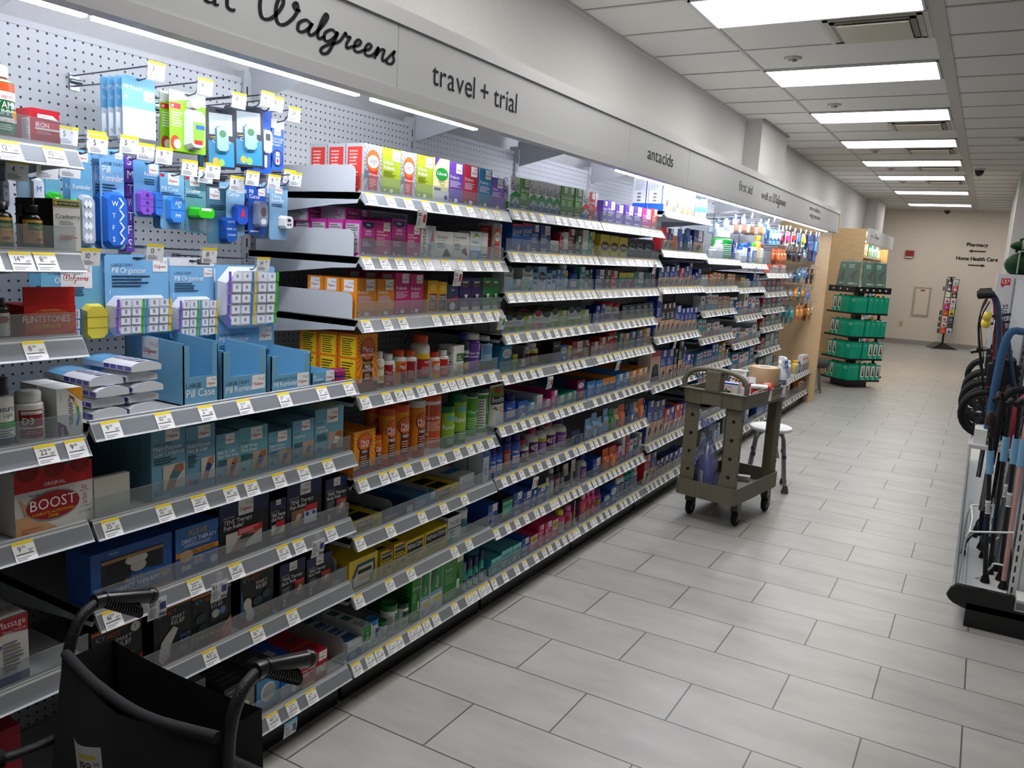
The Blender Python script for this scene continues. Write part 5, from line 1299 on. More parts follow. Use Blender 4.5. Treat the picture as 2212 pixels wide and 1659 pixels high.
t('phmr', 'bot', 'laxative_bottle', 'bottle', 'navy laxative bottle with dark red label', 'L .1 .2 .9 .8 5 #e0b0a0', c='p#1d2f8a', cap='p#14205a', cap_h=.2, cap_r=.6, lc='#8a2a20', lab=(.12, .6), sx=.6)
def blis(k, c, ds, bc='k#bcd4ea', op='E .5 .62 .4 .12 #222a3a|E .5 .62 .3 .09 #d87a2a'): t(k, 'card', 'blister_pack', 'pack', ds, 'R 0 0 1 1 '+c, c=c, bub=((.1, .05, .9, .72, .014, 'p'+c, 'bubble', op),))
blis('bl1', '#8ab0d0', 'clear pale blue lighter style blister pack'); blis('bl2', '#2f8a4a', 'green blister pack', op='R .2 .1 .8 .9 #3aa05a'); blis('bl3', '#c8a88a', 'tan and navy blister pack', op='R .2 .2 .8 .7 #24304a'); blis('bl4', '#d86a3a', 'orange blister pack', op='R .2 .1 .8 .8 #e0804a'); blis('bl5', '#2a3a5a', 'dark navy blister pack', op='R .2 .2 .8 .8 #3a4a6a'); blis('bl6', '#3a6ab0', 'blue blister pack', op='R .2 .2 .8 .6 #cfd8e8')
t('imod', 'box', 'antidiarrheal_carton', 'box', 'flat aqua antidiarrheal carton', 'R 0 .55 1 1 #8adcd8|T .06 .64 .2 #14303c Imodium|R 0 .44 1 .52 #8a2a54|L .1 .1 .6 .4 3 #cfeef0|E .85 .12 .06 .08 #e8f0f0', c='#3aa8b8', d=.12, top='L .1 .1 .9 .9 4 #8a9aa0')
t('imob', 'box', 'antidiarrheal_carton', 'box', 'black and mint antidiarrheal carton', 'R .06 .2 .94 .86 #5ad0a8|G #2a9a8a .06 .2 .94 .2 .94 .5|T .1 .6 .2 #14242c Imodium', c='#12161c', d=.12, top='R .1 .2 .5 .8 #2a2e34')
gen('ablu', '#1f4ea8', 'royal blue antidiarrheal carton', 'Anti-D', '#2a4a94', d=.12, nm='antidiarrheal_carton'); gen('ayel', '#1f4ea8', 'royal blue carton with yellow top band', 'Anti-D', '#2a4a94', d=.12, nm='antidiarrheal_carton'); T['ayel'] = T['ayel'][:5]+(T['ayel'][5]+'|R 0 .88 1 1 #d8cc1c',)
gen('pnkc', '#d82a68', 'hot pink bismuth carton', 'Bismuth', '#e05a88', d=.08, nm='antidiarrheal_carton')
t('pnky', 'box', 'antidiarrheal_carton', 'box', 'pink bismuth carton with yellow oval', 'R .1 .45 .9 .95 #e8e4dc|E .5 .72 .38 .16 #d8b41c|C .5 .67 .1 #b3243c Pepto|L .1 .1 .8 .35 3 #f0c0d0', c='#d83a70', d=.07)
def pbot(k, cap, ds, op, c='p#e0508a', **kw): t(k, 'bot', 'bismuth_bottle', 'bottle', ds, op, c=c, cap=cap, cap_h=.2, cap_r=.5, lc=kw.get('lc', '#e05a90'), lab=(.06, .62), sx=.6, sh=.62)
pbot('pb1', 'p#e0d02a', 'pink liquid bottle with yellow cap', 'R .0 0 1 .8 #d8d4d0|L .1 .1 .9 .7 6 #999'); pbot('pb2', 'p#e87aa8', 'pink liquid bottle with red label', 'W .7 1 .36|L .1 .1 .8 .6 5 #f0c0c0', lc='#c4263c'); pbot('pb3', 'p#e8a0bc', 'pink liquid bottle with yellow oval logo', 'E .5 .7 .45 .2 #e0b41c|C .5 .64 .16 #b3243c Pepto|R .5 0 1 .4 #e8e0e0'); pbot('pb4', 'p#2a2a5a', 'deep pink liquid bottle with navy wrap', 'R 0 .4 1 1 #2a2f6a|L .1 .5 .9 .9 3 #e8d41c', c='p#d83a94')
def wb(k, cap, lc, ds, c='p#dfe2e2', **kw): t(k, 'bot', 'liquid_bottle', 'bottle', ds, 'L .1 .1 .9 .9 6 #dfe6ea', c=c, cap=cap, cap_h=kw.get('cap_h', .16), cap_r=.5, lc=lc, lab=(.1, .62), sx=.65, sh=.68)
wb('wb1', 'p#b3242c', '#2a3a5a', 'white liquid bottle with red cap'); wb('wb2', 'p#1f9a94', '#1b3a6a', 'teal liquid bottle with navy label', 'p#1f9a94'); wb('wb3', 'p#e2e4e4', '#3a6aa8', 'white liquid bottle with blue label'); wb('wb4', 'p#e2e4e4', '#6a86a0', 'small white and blue liquid bottle'); wb('wb5', 'p#14141a', '#8a2434', 'dark red glass bottle with black cap', 'p#2a1014'); wb('wb6', 'p#14141a', '#3a2a5a', 'dark purple glass bottle with black cap', 'p#1c1420'); wb('wb7', 'p#c9ccd0', '#9aa4a8', 'clear glass oil jar', 'k#dfe4e2'); wb('wb8', 'p#5a2a7a', '#6a4a94', 'white bottle with violet label and cap')
wb('per', 'p#e2e4e4', '#9ac0d8', 'white peroxide bottle'); wb('alc', 'p#14141a', '#1b2a4a', 'black antiseptic bottle', 'p#14161c')
t('tubw', 'tube', 'cream_tube', 'tube', 'white cream tube with blue print', 'R .1 .5 .9 .9 #2a4a8a|L .1 .1 .9 .45 4 #8a8a9a', c='p#e6e6e2', cap='p#e2e2de'); t('tubb', 'tube', 'cream_tube', 'tube', 'navy cream tube', 'L .1 .2 .9 .8 5 #cfd8e8', c='p#1d3a94', cap='p#1d3a94'); t('tubt', 'tube', 'cream_tube', 'tube', 'cream and navy skin tube', 'R .1 .0 .9 .5 #1b2a4a|L .1 .55 .9 .9 4 #8a7a5a', c='p#d8cfb8', cap='p#e2e2de')
wb('lotw', 'p#2a6ac8', '#dfe6ee', 'white lotion bottle with blue cap'); wb('loty', 'p#e8b42a', '#e0b84a', 'yellow lotion bottle with yellow cap', 'p#ecc86a'); wb('lotb', 'p#1f4ec0', '#1f3a9a', 'blue lotion bottle with blue cap', 'p#1f3a9a'); wb('lotg', 'p#5ab42a', '#2a5aa0', 'white lotion bottle with lime cap'); wb('lotr', 'p#c42430', '#dfe6ee', 'white bottle with red cap'); wb('grnb', 'p#e2e4e4', '#1f8a3a', 'bright green body powder bottle', 'p#1f9a3a', cap_h=.22); wb('whtb', 'p#e6e8e8', '#c9ccd0', 'plain white bottle with white cap')
T['whtb'] = T['whtb'][:5]+('',)
def brace(k, c, ds, tx='', sk='#b58a70', br='#1b1b22', bg='#c9a890'): t(k, 'box', 'brace_carton', 'box', ds, f'W .66 .99 .4|T .06 .68 .05 #fff {tx or "Support"}|L .06 .52 .8 .66 4 #b8c4e0|P 0 .0 1 .48 {bg} {sk} {br}', c=c, d=.07)
brace('brb', '#1f3f94', 'royal blue brace carton with arm picture'); brace('brn', '#27406e', 'slate blue brace carton with leg picture'); brace('brk', '#14130f', 'black brace carton with cream lettering', br='#5a1c24'); brace('brr', '#b5242e', 'red topped support carton', bg='#d8ccc4')
t('brs', 'box', 'brace_carton', 'box', 'tall white brace carton with blue base', 'R 0 0 1 1 #e8ecf0|G #2a62c0 .2 .9 .9 .95 .9 .55 .4 .6|P .1 0 .9 .5 #d8d0c8 #b58a70 #2a2a30', c='#e4e8ec', d=.1, side='R 0 0 1 .22 #1f58c0|R .84 0 .9 1 #1f3f94|L .1 .6 .75 .92 9 #9aa|E .4 .5 .14 .03 #777|E .4 .4 .14 .03 #777|E .4 .3 .14 .03 #777'); t('brl', 'box', 'brace_carton', 'box', 'tan leg sleeve carton with blue corner', 'G #2a72d0 0 .65 .6 .7 .6 1 0 1|G #b58a64 .1 0 .5 0 .7 .6 .3 .7|G #8a6a4a .5 0 .8 0 .95 .9 .7 .9', c='#d8c8b0', d=.09); t('brg', 'box', 'brace_carton', 'box', 'small blue and white sleeve carton', 'R .1 .6 .7 .95 #e8ecf0|W .5 .95 .4|P .05 0 .95 .34 #d8ccc4 #c8a88a #e0d8d0', c='#2a74d8', d=.09)
brace('brb2', '#1b3680', 'small navy bandage carton'); t('brkn', 'box', 'brace_carton', 'box', 'red headed knee brace carton with black sleeve', 'R 0 .82 1 1 #b5242e|G #c9977a .1 .55 .9 .55 .95 .8 .05 .8|G #15151a .05 .1 .95 .1 .85 .55 .5 .62 .15 .55|E .5 .4 .2 .06 #3a3a42', c='#d8d0ca', d=.09)
def firstaid(k, c, c2, ds): t(k, 'box', 'bandage_carton', 'box', ds, f'R 0 0 1 .4 {c2}|R .15 .6 .85 .92 #e8e8e4|R .22 .68 .7 .84 #b3242c|L .1 .1 .9 .35 3 #dfe6ea', c=c, d=.06)
firstaid('fa1', '#3a7aa8', '#2a5a8a', 'blue bandage carton with white label'); firstaid('fa2', '#dadcd8', '#3a7ab0', 'white and blue bandage carton'); firstaid('fa3', '#3aa0a8', '#b58a6a', 'aqua bandage carton with skin picture'); firstaid('fa4', '#d8862a', '#b5602a', 'orange bandage carton'); firstaid('fa5', '#c9ccc8', '#8a9a9c', 'grey white gauze carton'); firstaid('fa6', '#2a6a4a', '#8ab0a0', 'green bandage carton'); firstaid('fa7', '#dcd8d4', '#b5323c', 'white carton with red band'); firstaid('fa8', '#1f4a94', '#3a6ab0', 'navy bandage carton'); firstaid('fa9', '#c9a06a', '#b5802a', 'tan bandage carton')
def sole(k, c, c2, ds): t(k, 'box', 'foot_care_pack', 'pack', ds, f'R .1 .1 .9 .5 {c2}|E .5 .3 .3 .15 #e0dcd8|L .1 .6 .9 .9 3 #e8d8d8', c=c, d=.05)
sole('so1', '#a83a4a', '#6a3a4a', 'maroon massage ball pack'); sole('so2', '#d8b0a4', '#e8d0c8', 'pale pink foot care pack'); sole('so3', '#4a5a7a', '#7a6a8a', 'dusky blue massage ball pack'); sole('so4', '#3a5a54', '#cfd8d4', 'dark green travel pack'); sole('so5', '#b8c4c0', '#6a8a84', 'pale grey travel pack'); sole('so6', '#c84a30', '#e8a08a', 'copper orange pack')
def pic(k): return T[k]
# ---------------- the shelving run ----------------
def SK(k): return 2.012+.9205*k
BAYN = {-2: 'vitamin bay', -1: 'pillbox bay', 0: 'digestive bay', 1: 'first antacid bay', 2: 'second antacid bay', 3: 'brace bay', 4: 'bandage bay', 5: 'lotion bay', 6: 'massager bay', 7: 'brush bay', 8: 'last bay'}
BACK = -2.265
def bay(k):
    y0, y1 = SK(k), SK(k+1); o = None
    m = MB(); m.box(BACK-.02, y0+.016, .14, BACK, y1-.016, 2.125, 'pegboard'); m.box(BACK-.022, y0+.0165, 2.118, BACK+.004, y1-.0165, 2.135, 'w#c9cbcd')
    o = tag(m.build('gondola_bay'), f'white pegboard shelving frame of the {BAYN[k]} in the long run', 'shelving', 'shelving bays of the long run')
    m = MB(); m.box(BACK-.03, y0-.0145, 0, BACK+.012, y0+.015, 2.16, 'w#c5c7c9')
    for i in range(38): m.box(BACK+.0121, y0-.004, .2+.0508*i, BACK+.0124, y0+.002, .23+.0508*i, '#2a2a2e')
    m.build('upright', o)
    MB().box(-2.24, y0+.017, 0, -1.789, y1-.001, .110, 'p#0b0b0d').build('kick_plate', o)
    m = MB(); m.prism([(BACK+.012, y0+.018, 2.06), (-1.98, y0+.018, 2.125), (-1.98, y0+.018, 2.15), (BACK+.012, y0+.018, 2.15)], 4, 'w#c0c2c4', (0, .004, 0)); m.box(BACK, y0+.018, 2.15, -1.66, y0+.05, 2.19, 'w#bcbec0'); m.build('canopy_bracket', o)
for k in range(-2, 9): bay(k)
RL = math.hypot(.021, .036)
def railface(mb, y, z, w): return Face(mb, w, RL, lambda a, b, e: (-1.7215-.021*b/RL+.036/RL*(e+.0008), y-w/2+a, z-.036+.036*b/RL+.021/RL*(e+.0008)))
TAGM = {}
def price_tag(par, y, z, pr, k):
    key = pr if k < 1 else (pr, k > 2)
    w = .047 if k < 1 else .042
    if key not in TAGM:
        m = MB(); f = railface(m, 0, 0, w); f.rect(0, -.0035, w, RL+.001, '#e8e9ea'); f.k += 1; f.rect(0, RL*.84, w, RL+.001, '#e3cb2c'); f.k += 1
        if '.' in pr:
            a, c = pr.split('.'); f.text(w*.2, RL*.46, RL*.3, '#17171a', a, w*.36); V, F, wd = text2d(a); x = w*.2+min(wd*RL*.3*.92, w*.36); f.text(x+.001, RL*.62, RL*.15, '#17171a', c, w*.25)
            f.lines(w*.66, RL*.38, w*.92, RL*.56, 2, '#6a6a70'); f.lines(w*.08, RL*.28, w*.9, RL*.4, 1, '#3a3a40'); f.lines(w*.08, 0, w*.8, RL*.2, 2, '#8a8a90')
        else:
            f.rect(w*.25, RL*.5, w*.52, RL*.76, '#4a4a52') if k > 2 else f.text(w*.25, RL*.48, RL*.3, '#2a2a30', pr, w*.4)
            f.rect(w*.58, RL*.62, w*.72, RL*.76, '#777'); f.rect(w*.12, RL*.2, w*.8, RL*.3, '#8a8a90')
        o = m.build('price_tag'); TAGM[key] = o; o.location = (0, y, z); o.parent = par; return o
    c = TAGM[key].copy(); COL.objects.link(c); c.parent = par; c.location = (0, y, z); return c
def shelf(k, o_, z, prices):
    y0, y1 = SK(k)+.005, SK(k+1)-.005; base = z < .17; m = MB()
    m.box(-2.252, y0, z-.022, -1.757, y1, z-.001, 'w#b9bbbd')
    if not base:
        for y in (y0, y1-.003): m.prism([(-2.25, y, z-.085), (-1.86, y, z-.04), (-1.76, y, z-.034), (-1.745, y, z-.001), (-2.25, y, z-.001)], 5, 'w#bfc4c8', (0, .003, 0))
    else: m.box(-1.80, y0, .112, -1.757, y1, z-.02, 'w#8a8c8e')
    m.box(-1.757, y0, z-.02, -1.745, y1, z+.006, 'w#b0b3b6')
    S_ = tag(m.build('gondola_shelf'), f'white metal shelf, {_ORD[o_-1]} down in the {BAYN[k]}, with grey price rail', 'shelf', 'metal shelves of the long run')
    m = MB(); m.prism([(-1.747, y0, z+.003), (-1.743, y0, z), (-1.722, y0, z-.036), (-1.719, y0, z-.039), (-1.726, y0, z-.041), (-1.747, y0, z-.02)], 6, 'w#a9adb1', (0, y1-y0, 0))
    f = Face(m, y1-y0, RL, lambda a, b, e: (-1.7225-.021*b/RL+.036/RL*e+.0005, y0+a, z-.0365+.036*b/RL+.021/RL*e+.0005)); f.rect(.002, RL*.06, y1-y0-.002, RL*.93, 'p#787c81'); m.build('price_rail', S_)
    if not (k == -2 and o_ == 5) and not (k == -1 and o_ in (1,)) and not (k == 3 and o_ == 1):
        fh = .058 if k < 7 else .1
        m = MB(); m.box(-1.7535, y0+.004, z+.004, -1.752, y1-.004, z+fh, 'k#e9eef0'); m.box(-1.7545, y0+.004, z+fh-.0015, -1.751, y1-.004, z+fh, 'k#ffffff'); m.build('front_fence', S_)
        m = MB(); m.box(-1.7515, y0+.01, z+.007, -1.7503, y1-.01, z+.0105, 'w#8f9295'); m.build('fence_clip', S_)
    if prices.startswith('%'):
        n = int(prices[1:]); q = random.Random(k*77+o_*5)
        for i in range(n):
            y = y0+.03+(y1-y0-.06)*(i+.5+q.uniform(-.25, .25))/n; price_tag(S_, y, z, q.choice(['7', '9', '12', '14', '8']), max(k, 1))
    else:
        for e in prices.split():
            a, p_ = e.split(':'); price_tag(S_, min(max(int(a)/1000, y0+.024), y1-.024), z, p_, k)
    return S_
# display trays, bins and tins
_tb = 'W .8 .4 .3|T .06 .26 .07 #223 {a}|T .06 .12 .12 #fff {b}'
for q, a, b, dd in (('p1', 'LARGE', 'Pill Case', 'hinged lid raised behind'), ('p2', 'LARGE 7-DAY', 'Pill Reminder', 'blue pill boxes inside'), ('p3', 'STANDARD 7-DAY', 'Pill Reminder', 'white pill boxes inside')):
    t('tray:'+q, 'tray', 'display_tray', 'display tray', 'light blue display tray with '+dd, _tb.format(a=a, b=b), c='#6fa8c8', d=.24, side='W .45 .96 .28', lidup=(q == 'p1'))
t('tray:p4', 'tray', 'display_tray', 'display tray', 'small light blue tray of white pill containers', 'W .78 .96 .36|T .06 .56 .18 #fff Pill|T .06 .34 .18 #fff Container|L .06 .12 .7 .28 2 #223|R .85 .05 .92 .3 #b3202c', c='#6fa8c8', d=.22, lip=.92)
t('tin', 'tub', 'pill_tin', 'tin', 'small magenta round tin with purple band', 'R 0 .55 1 .8 #3a1c6a', c='p#a82a6a', cap='p#8a2058', cap_h=.3, lab=(.0, .7), arc=2.6)
t('bin', 'box', 'shelf_pusher', 'shelf pusher', 'white slotted pusher standing in empty shelf space', 'R .16 .62 .18 .9 #c9c4b8|R .4 .62 .42 .9 #c9c4b8|R .16 .2 .18 .5 #c9c4b8|R .4 .2 .42 .5 #c9c4b8', c='p#d4d0c6', d=.02)
COUNT = {}
def place(key, k, o_, i, z, y, w, h, n, named={}):
    spec = T[key]; d = spec[4].get('d', None)
    if d is None: d = w*1.0 if spec[0] in ('bot', 'tub') else w*1.5 if spec[0] == 'tube' else .05
    d = max(d, w*spec[4].get('sx', 1)) if spec[0] == 'bot' else d
    ob = BUILD[spec[0]](spec, w, h, d); zz = z+.0005
    jit = rnd.uniform(-.004, 0)
    ob.location = (-1.765+jit, y, zz)
    loc = f'{_ORD[i]} along {_ORD[o_-1]} shelf, {BAYN[k]}'
    tag(ob, f'{spec[3]}, {loc}', spec[2], f'stock on the {_ORD[o_-1]} shelf of the {BAYN[k]}')
    for j in range(1, n):
        if 1.765+d*(j+1)+.004*j > 2.25: break
        c = copy_tree(ob, (-1.765+jit-(d+.004)*j, y+rnd.uniform(-.0004, .0004), zz))
        tag(c, f'{spec[3].split(" with ")[0]}, {_ORD[j]} row back, {loc}', spec[2], f'stock on the {_ORD[o_-1]} shelf of the {BAYN[k]}')
    return ob
def fit(label):
    w_ = label.split()
    return ' '.join(w_)
SHZ = {}
cur = None
for ln in ROWS.strip().split('\n'):
    if ln[0] == '@':
        a, pr = ln[1:].split('|'); k, o_, z = a.split(); cur = (int(k), int(o_), int(z)/1000); SHZ.setdefault(cur[0], []).append(cur[2]); shelf(*cur, pr); idx = 0; continue
    q = ln.split(); n = int(q[4]) if len(q) > 4 else 1
    PL = place(q[0], cur[0], cur[1], idx, cur[2], int(q[1])/1000, int(q[2])/1000, int(q[3])/1000, n); idx += 1
# metal dividers standing on shelves
def divider(y, z, h, label, x1=-1.775, x0=-2.22):
    r = .02; pts = [(x0, y, z), (x1, y, z), (x1, y, z+h-r), (x1-r*.3, y, z+h-r*.3), (x1-r, y, z+h), (x0+r, y, z+h), (x0+r*.3, y, z+h-r*.3), (x0, y, z+h-r)]
    m = MB(); m.prism(pts, 8, 'w#c6c9cb', (0, .0015, 0)); m.box(x0, y+.0015, z, x1+.005, y+.012, z+.0012, 'w#c6c9cb')
    for i in range(7): m.lathe([(.012, 0), (.011, .004), (.003, .005)], 'w#bfc2c4', 10, 1.6, .5, T=Matrix.Translation((x0+.05+.058*i, y+.006, z+.0005)))
    tag(m.build('shelf_divider'), label, 'divider', 'white sheet metal shelf dividers')
for y, z, h, s_ in ((2.023, 1.767, .085, 'white metal divider at the near end of the top digestive shelf'), (2.023, 1.564, .085, 'white metal divider at the near end of the second digestive shelf'), (2.023, 1.361, .085, 'white metal divider at the near end of the third digestive shelf'),
    (1.093+.012, .922, .1, 'white metal divider beside the empty space on the cold pack shelf'), (2.018, .616, .07, 'white divider at the near end of the flat yellow ointment cartons'), (2.018, .408, .09, 'white divider beside the yellow wipes packs'), (2.02, .157, .09, 'white divider beside the white kids laxative cartons'),
    (4.745, 1.605, .11, 'white divider past the black and purple acid reducer cartons'), (3.225, 1.083, .1, 'white divider in the gap on the fifth antacid shelf'), (1.97, .467, .09, 'white divider past the black back pad cartons'), (2.265, .616, .07, 'white divider between yellow and navy flat cartons'), (2.49, .616, .07, 'white divider between navy and blue flat cartons')):
    divider(y, z, h, s_)
# sign canopy along the top
cn = MB(); Y0_, Y1_ = .2, 10.29
cn.box(-2.34, Y0_, 2.275, -1.63, Y1_, 2.285, 'w#d0d2d4'); cn.box(-1.63, Y0_, 2.255, -1.598, Y1_, 2.299, 'w#c3c4c6'); cn.box(-1.65, Y0_, 2.035, -1.6, Y1_, 2.072, 'w#b4b5b8'); cn.box(-1.635, Y0_, 2.072, -1.615, Y1_, 2.26, 'w#b5b7b9'); cn.box(-1.675, Y0_, 2.05, -1.65, Y1_, 2.06, 'w#c9cbcd')
cano = tag(cn.build('sign_canopy'), 'long pale grey sign canopy above the shelving run', 'sign canopy')
for a, b in ((.2, 2.003), (2.007, 3.818), (3.822, 4.738), (4.742, 8.418), (8.422, 10.285)):
    p_ = MB().box(-1.614, a, 2.0725, -1.605, b, 2.2545, 'w#b9bbbe').build('sign_panel', cano)
def letters(y, z, h, txt, wd=None, cap=True):
    m = MB(); f = Face(m, 2, .3, lambda a, b, e: (-1.6045+.001, y+a, z+b)); V, F, L_ = text2d(txt, 6); k = (wd/L_) if wd else h*.9
    f.poly([(x*k, yy*h) for x, yy in V], F, 'p#1d1f24'); return m.build('lettering', cano)
letters(1.30, 2.124, .062, 'at', .1)
m = MB(); f = Face(m, 2, .3, lambda a, b, e: (-1.6035, 1.462+a, 2.133+b)); V, F, L_ = script2d(.2, 8); f.poly([(x*.535/L_, y*.034) for x, y in V], F, 'p#1d1f24'); m.build('lettering', cano)
letters(2.175, 2.118, .072, 'travel + trial', .545); letters(4.07, 2.122, .066, 'antacids', .4); letters(5.86, 2.128, .066, 'first aid', .38); letters(6.52, 2.126, .06, 'well at', .36)
m = MB(); f = Face(m, 2, .3, lambda a, b, e: (-1.6035, 6.9+a, 2.128+b)); f.poly([(x*.5/L_, y*.034) for x, y in V], F, 'p#1d1f24'); m.build('lettering', cano)
letters(8.46, 2.178, .045, 'more available at', .62); letters(8.49, 2.112, .045, 'walgreens.com', .6)
for a, b in ((.3, 1.08), (1.1, 1.93), (2.0, 2.58), (3.9, 5.62), (5.68, 6.5), (6.56, 7.9), (7.95, 9.1), (9.15, 10.1)):
    MB().box(-1.705, a, 2.039, -1.685, b, 2.047, 's#eef2ff').build('light_strip', cano)
# wood end panel of the run
m = MB(); m.box(-2.33, 10.295, 0, -1.662, 10.335, 2.035, 'wood'); m.box(-2.33, 10.295, 2.035, -1.60, 10.335, 2.285, 'wood'); tag(m.build('end_panel'), 'tall light wood end panel closing the far end of the shelving run', 'end panel')
# ---------------- hanging goods on wire hooks ----------------
_w7 = 'W .8 .98 .3|T .08 .84 .03 #223 LARGE  7-DAY|T .08 .76 .07 #fff Pill|T .08 .68 .07 #fff Reminder|L .08 .54 .7 .66 4 #1b3a5c'
def hang(k, ds, op, c, bub, nm='hanging_pack', ct='pack'): t(k, 'card', nm, ct, ds, op, c=c, bub=bub)
hang('pouch', 'pill pouch bags with light blue header', 'W .8 .8 .32|T .04 .78 .07 #fff Pill Pouch|T .04 .62 .06 #e8f0f4 50|R 0 0 1 .48 #dfe4e6', '#6fb0d8', ((.03, .02, .97, .5, .008, 'g#ffffff', 'clear_bag'),), 'pouch_pack')
hang('dest', 'lime green drug disposal card with white bottle', 'R 0 .8 1 1 #e6e8e2|G #8abf2a 0 0 1 0 1 .8 .5 .88 0 .8|R .02 .7 .3 .79 #c4222c|T .04 .72 .05 #fff #1|L .05 .4 .36 .66 6 #f0f4d8|E .14 .14 .12 .12 #b5402c|E .2 .12 .1 .08 #e8e0d0', '#8abf2a', ((.38, .05, .8, .74, .03, 'p#e8eae6', 'bottle', 'R .1 .1 .95 .7 #7ab83a|R .3 .5 .98 .62 #2458a0|R .2 .08 .8 .2 #c4222c'), (.45, .74, .7, .86, .026, 'p#e8e6e2', 'bottle_cap')))
hang('thrm', 'black and teal thermometer card', 'R .1 .55 .9 .9 #b8c4c4|G #e0c82a .1 .5 .9 .58 .5 .5|R .06 .04 .94 .45 #1f7fa8|E .3 .12 .1 .06 #e0a02a|E .5 .1 .1 .06 #8ac04a|T .2 .42 .06 #fff Comfort', '#10162a', ((.3, .25, .75, .7, .016, 'p#8ab8d8', 'thermometer', 'E .5 .7 .3 .15 #2a6a3a'),), 'thermometer_pack')
hang('btrm', 'bright blue digital thermometer card', 'W .4 .84 .44', '#2a5fc8', ((.45, .3, .85, .7, .02, 'p#d8e0ec', 'thermometer', 'R .2 .55 .75 .85 #3a4a44'), (.58, .08, .7, .3, .012, 'p#d8e0ec', 'probe')), 'thermometer_pack')
hang('idbr', 'blue medical bracelet card', 'R 0 .82 1 1 #e8eaec|W .5 .84 .5|T .1 .6 .05 #d8e4f4 Customizable|T .1 .54 .05 #d8e4f4 Medical ID|T .1 .48 .05 #d8e4f4 Bracelet|E .5 .24 .42 .17 #22242c|E .5 .24 .36 .145 #2a5fc0|R .36 .28 .64 .36 #e8e8e8|R .36 .12 .64 .26 #e8e8e8|E .5 .19 .08 .04 #c4222c', '#2a62c4', (), 'bracelet_pack')
def week(c, txt): return '|'.join(f'R .04 {i/len(txt)+.01:.3f} .96 {(i+1)/len(txt)-.01:.3f} {c}|T .25 {i/len(txt)+.05:.3f} .09 #fff {ch}' for i, ch in enumerate(txt[::-1]))
hang('mtw', 'white weekly pill strip with blue letters', 'R 0 0 1 1 #a8cce0', '#a8cce0', ((.5, .02, .95, .98, .012, 'p#dfe6ec', 'pill_box', 'C .5 .7 .14 #1b3a9a M|C .5 .4 .14 #1b3a9a T|C .5 .1 .14 #1b3a9a W'),), 'pill_box_pack')
hang('grn', 'green weekly pill box pack', 'R 0 .8 1 1 #6fb0d0|T .1 .88 .06 #fff 1', '#6fb0d0', ((.02, .02, .98, .7, .014, 'p#2fae2a', 'pill_box', 'R .4 .1 .65 .9 #dfe8df|V .6 .3 .14 #222 wed'),), 'pill_box_pack')
hang('wcard', 'clear and green weekly pill box with blue header', 'W .6 .98 .5|T .1 .6 .05 #fff Reminder', '#6aa8d0', ((.3, .02, .98, .55, .016, 'p#aab4c0', 'pill_box', '|'.join(f'G #e4e8ec .3 {b} .5 {b+.1} .3 {b+.2} .1 {b+.1}|G #e4e8ec .6 {b} .8 {b+.1} .6 {b+.2} .4 {b+.1}' for b in (.04, .28, .52, .76))), (.02, .1, .28, .5, .012, 'p#2fae2a', 'green_lid')), 'pill_box_pack')
hang('big7', 'large blue seven day pill reminder with chevrons', _w7, '#7ab0dc', ((.04, .01, .97, .58, .02, 'p#2a6ac8', 'pill_box', '|'.join(f'T .2 {b} .1 #fff {ch}|G #dfe8f4 .55 {b-.05} .75 {b+.06} .55 {b+.17} .65 {b+.17} .85 {b+.06} .65 {b-.05}' for b, ch in ((.78, 'W'), (.54, 'T'), (.3, 'F'), (.07, 'S')))),), 'pill_box_pack')
hang('purp', 'narrow purple weekly pill strip', week('#6a4aa8', 'SMTWTFS'), '#5a3a9a', (), 'pill_box_pack')
hang('blpu', 'blue header pack with purple and blue pill boxes', 'W .76 .96 .36|T .4 .74 .07 #fff Reminder|L .4 .58 .9 .7 3 #1b3a5c', '#6aa6d6', ((.06, .02, .62, .48, .018, 'p#8a5ac8', 'pill_box', 'R .0 .33 1 .36 #5a3a9a|R .0 .66 1 .69 #5a3a9a|R .4 .1 .6 .25 #4a2a8a|R .4 .43 .6 .58 #4a2a8a|R .4 .76 .6 .92 #4a2a8a'), (.64, .02, .97, .48, .018, 'p#3a7ad0', 'pill_box', 'R .0 .33 1 .36 #1b4a9a|R .0 .66 1 .69 #1b4a9a')), 'pill_box_pack')
hang('case', 'light blue pill case card with oval blue case', 'R .02 .92 .18 .97 #c4222c|W .55 .99 .46|T .05 .68 .08 #fff Pill Case|L .05 .6 .9 .66 2 #1b3a5c', '#7ab4d8', ((.2, .1, .86, .6, .02, 'p#3f88d8', 'pill_case', 'R 0 .48 1 .51 #2a68b8|D .5 .7 .2 #e8f0f8 A|C .5 .7 .16 #e8f0f8 AM|C .5 .18 .16 #e8f0f8 PM'),), 'pill_case_pack')
hang('crus', 'teal pill crusher card with green knob', 'R .02 .92 .18 .97 #c4222c|W .45 .99 .46|T .05 .7 .07 #fff Crusher|L .05 .62 .9 .68 2 #1b3a5c', '#6fa4b8', ((.16, .02, .9, .26, .04, 'k#dfe4e4', 'clear_cup'), (.1, .26, .95, .46, .045, 'p#3ac01f', 'green_knob', 'R .15 .7 .8 .95 #e4e8e4')), 'pill_crusher_pack')
hang('drnk', 'dark teal drinking cup crusher pack', 'W .3 .98 .4|L .1 .6 .8 .7 3 #1b2a3a', '#4f7f94', ((.45, .02, .95, .5, .03, 'p#1d4fa0', 'cup', 'C .5 .8 .09 #cfe0f0 CUTTER|C .5 .5 .08 #cfe0f0 DRINK CUP|C .5 .25 .08 #cfe0f0 CRUSHER'),), 'pill_crusher_pack')
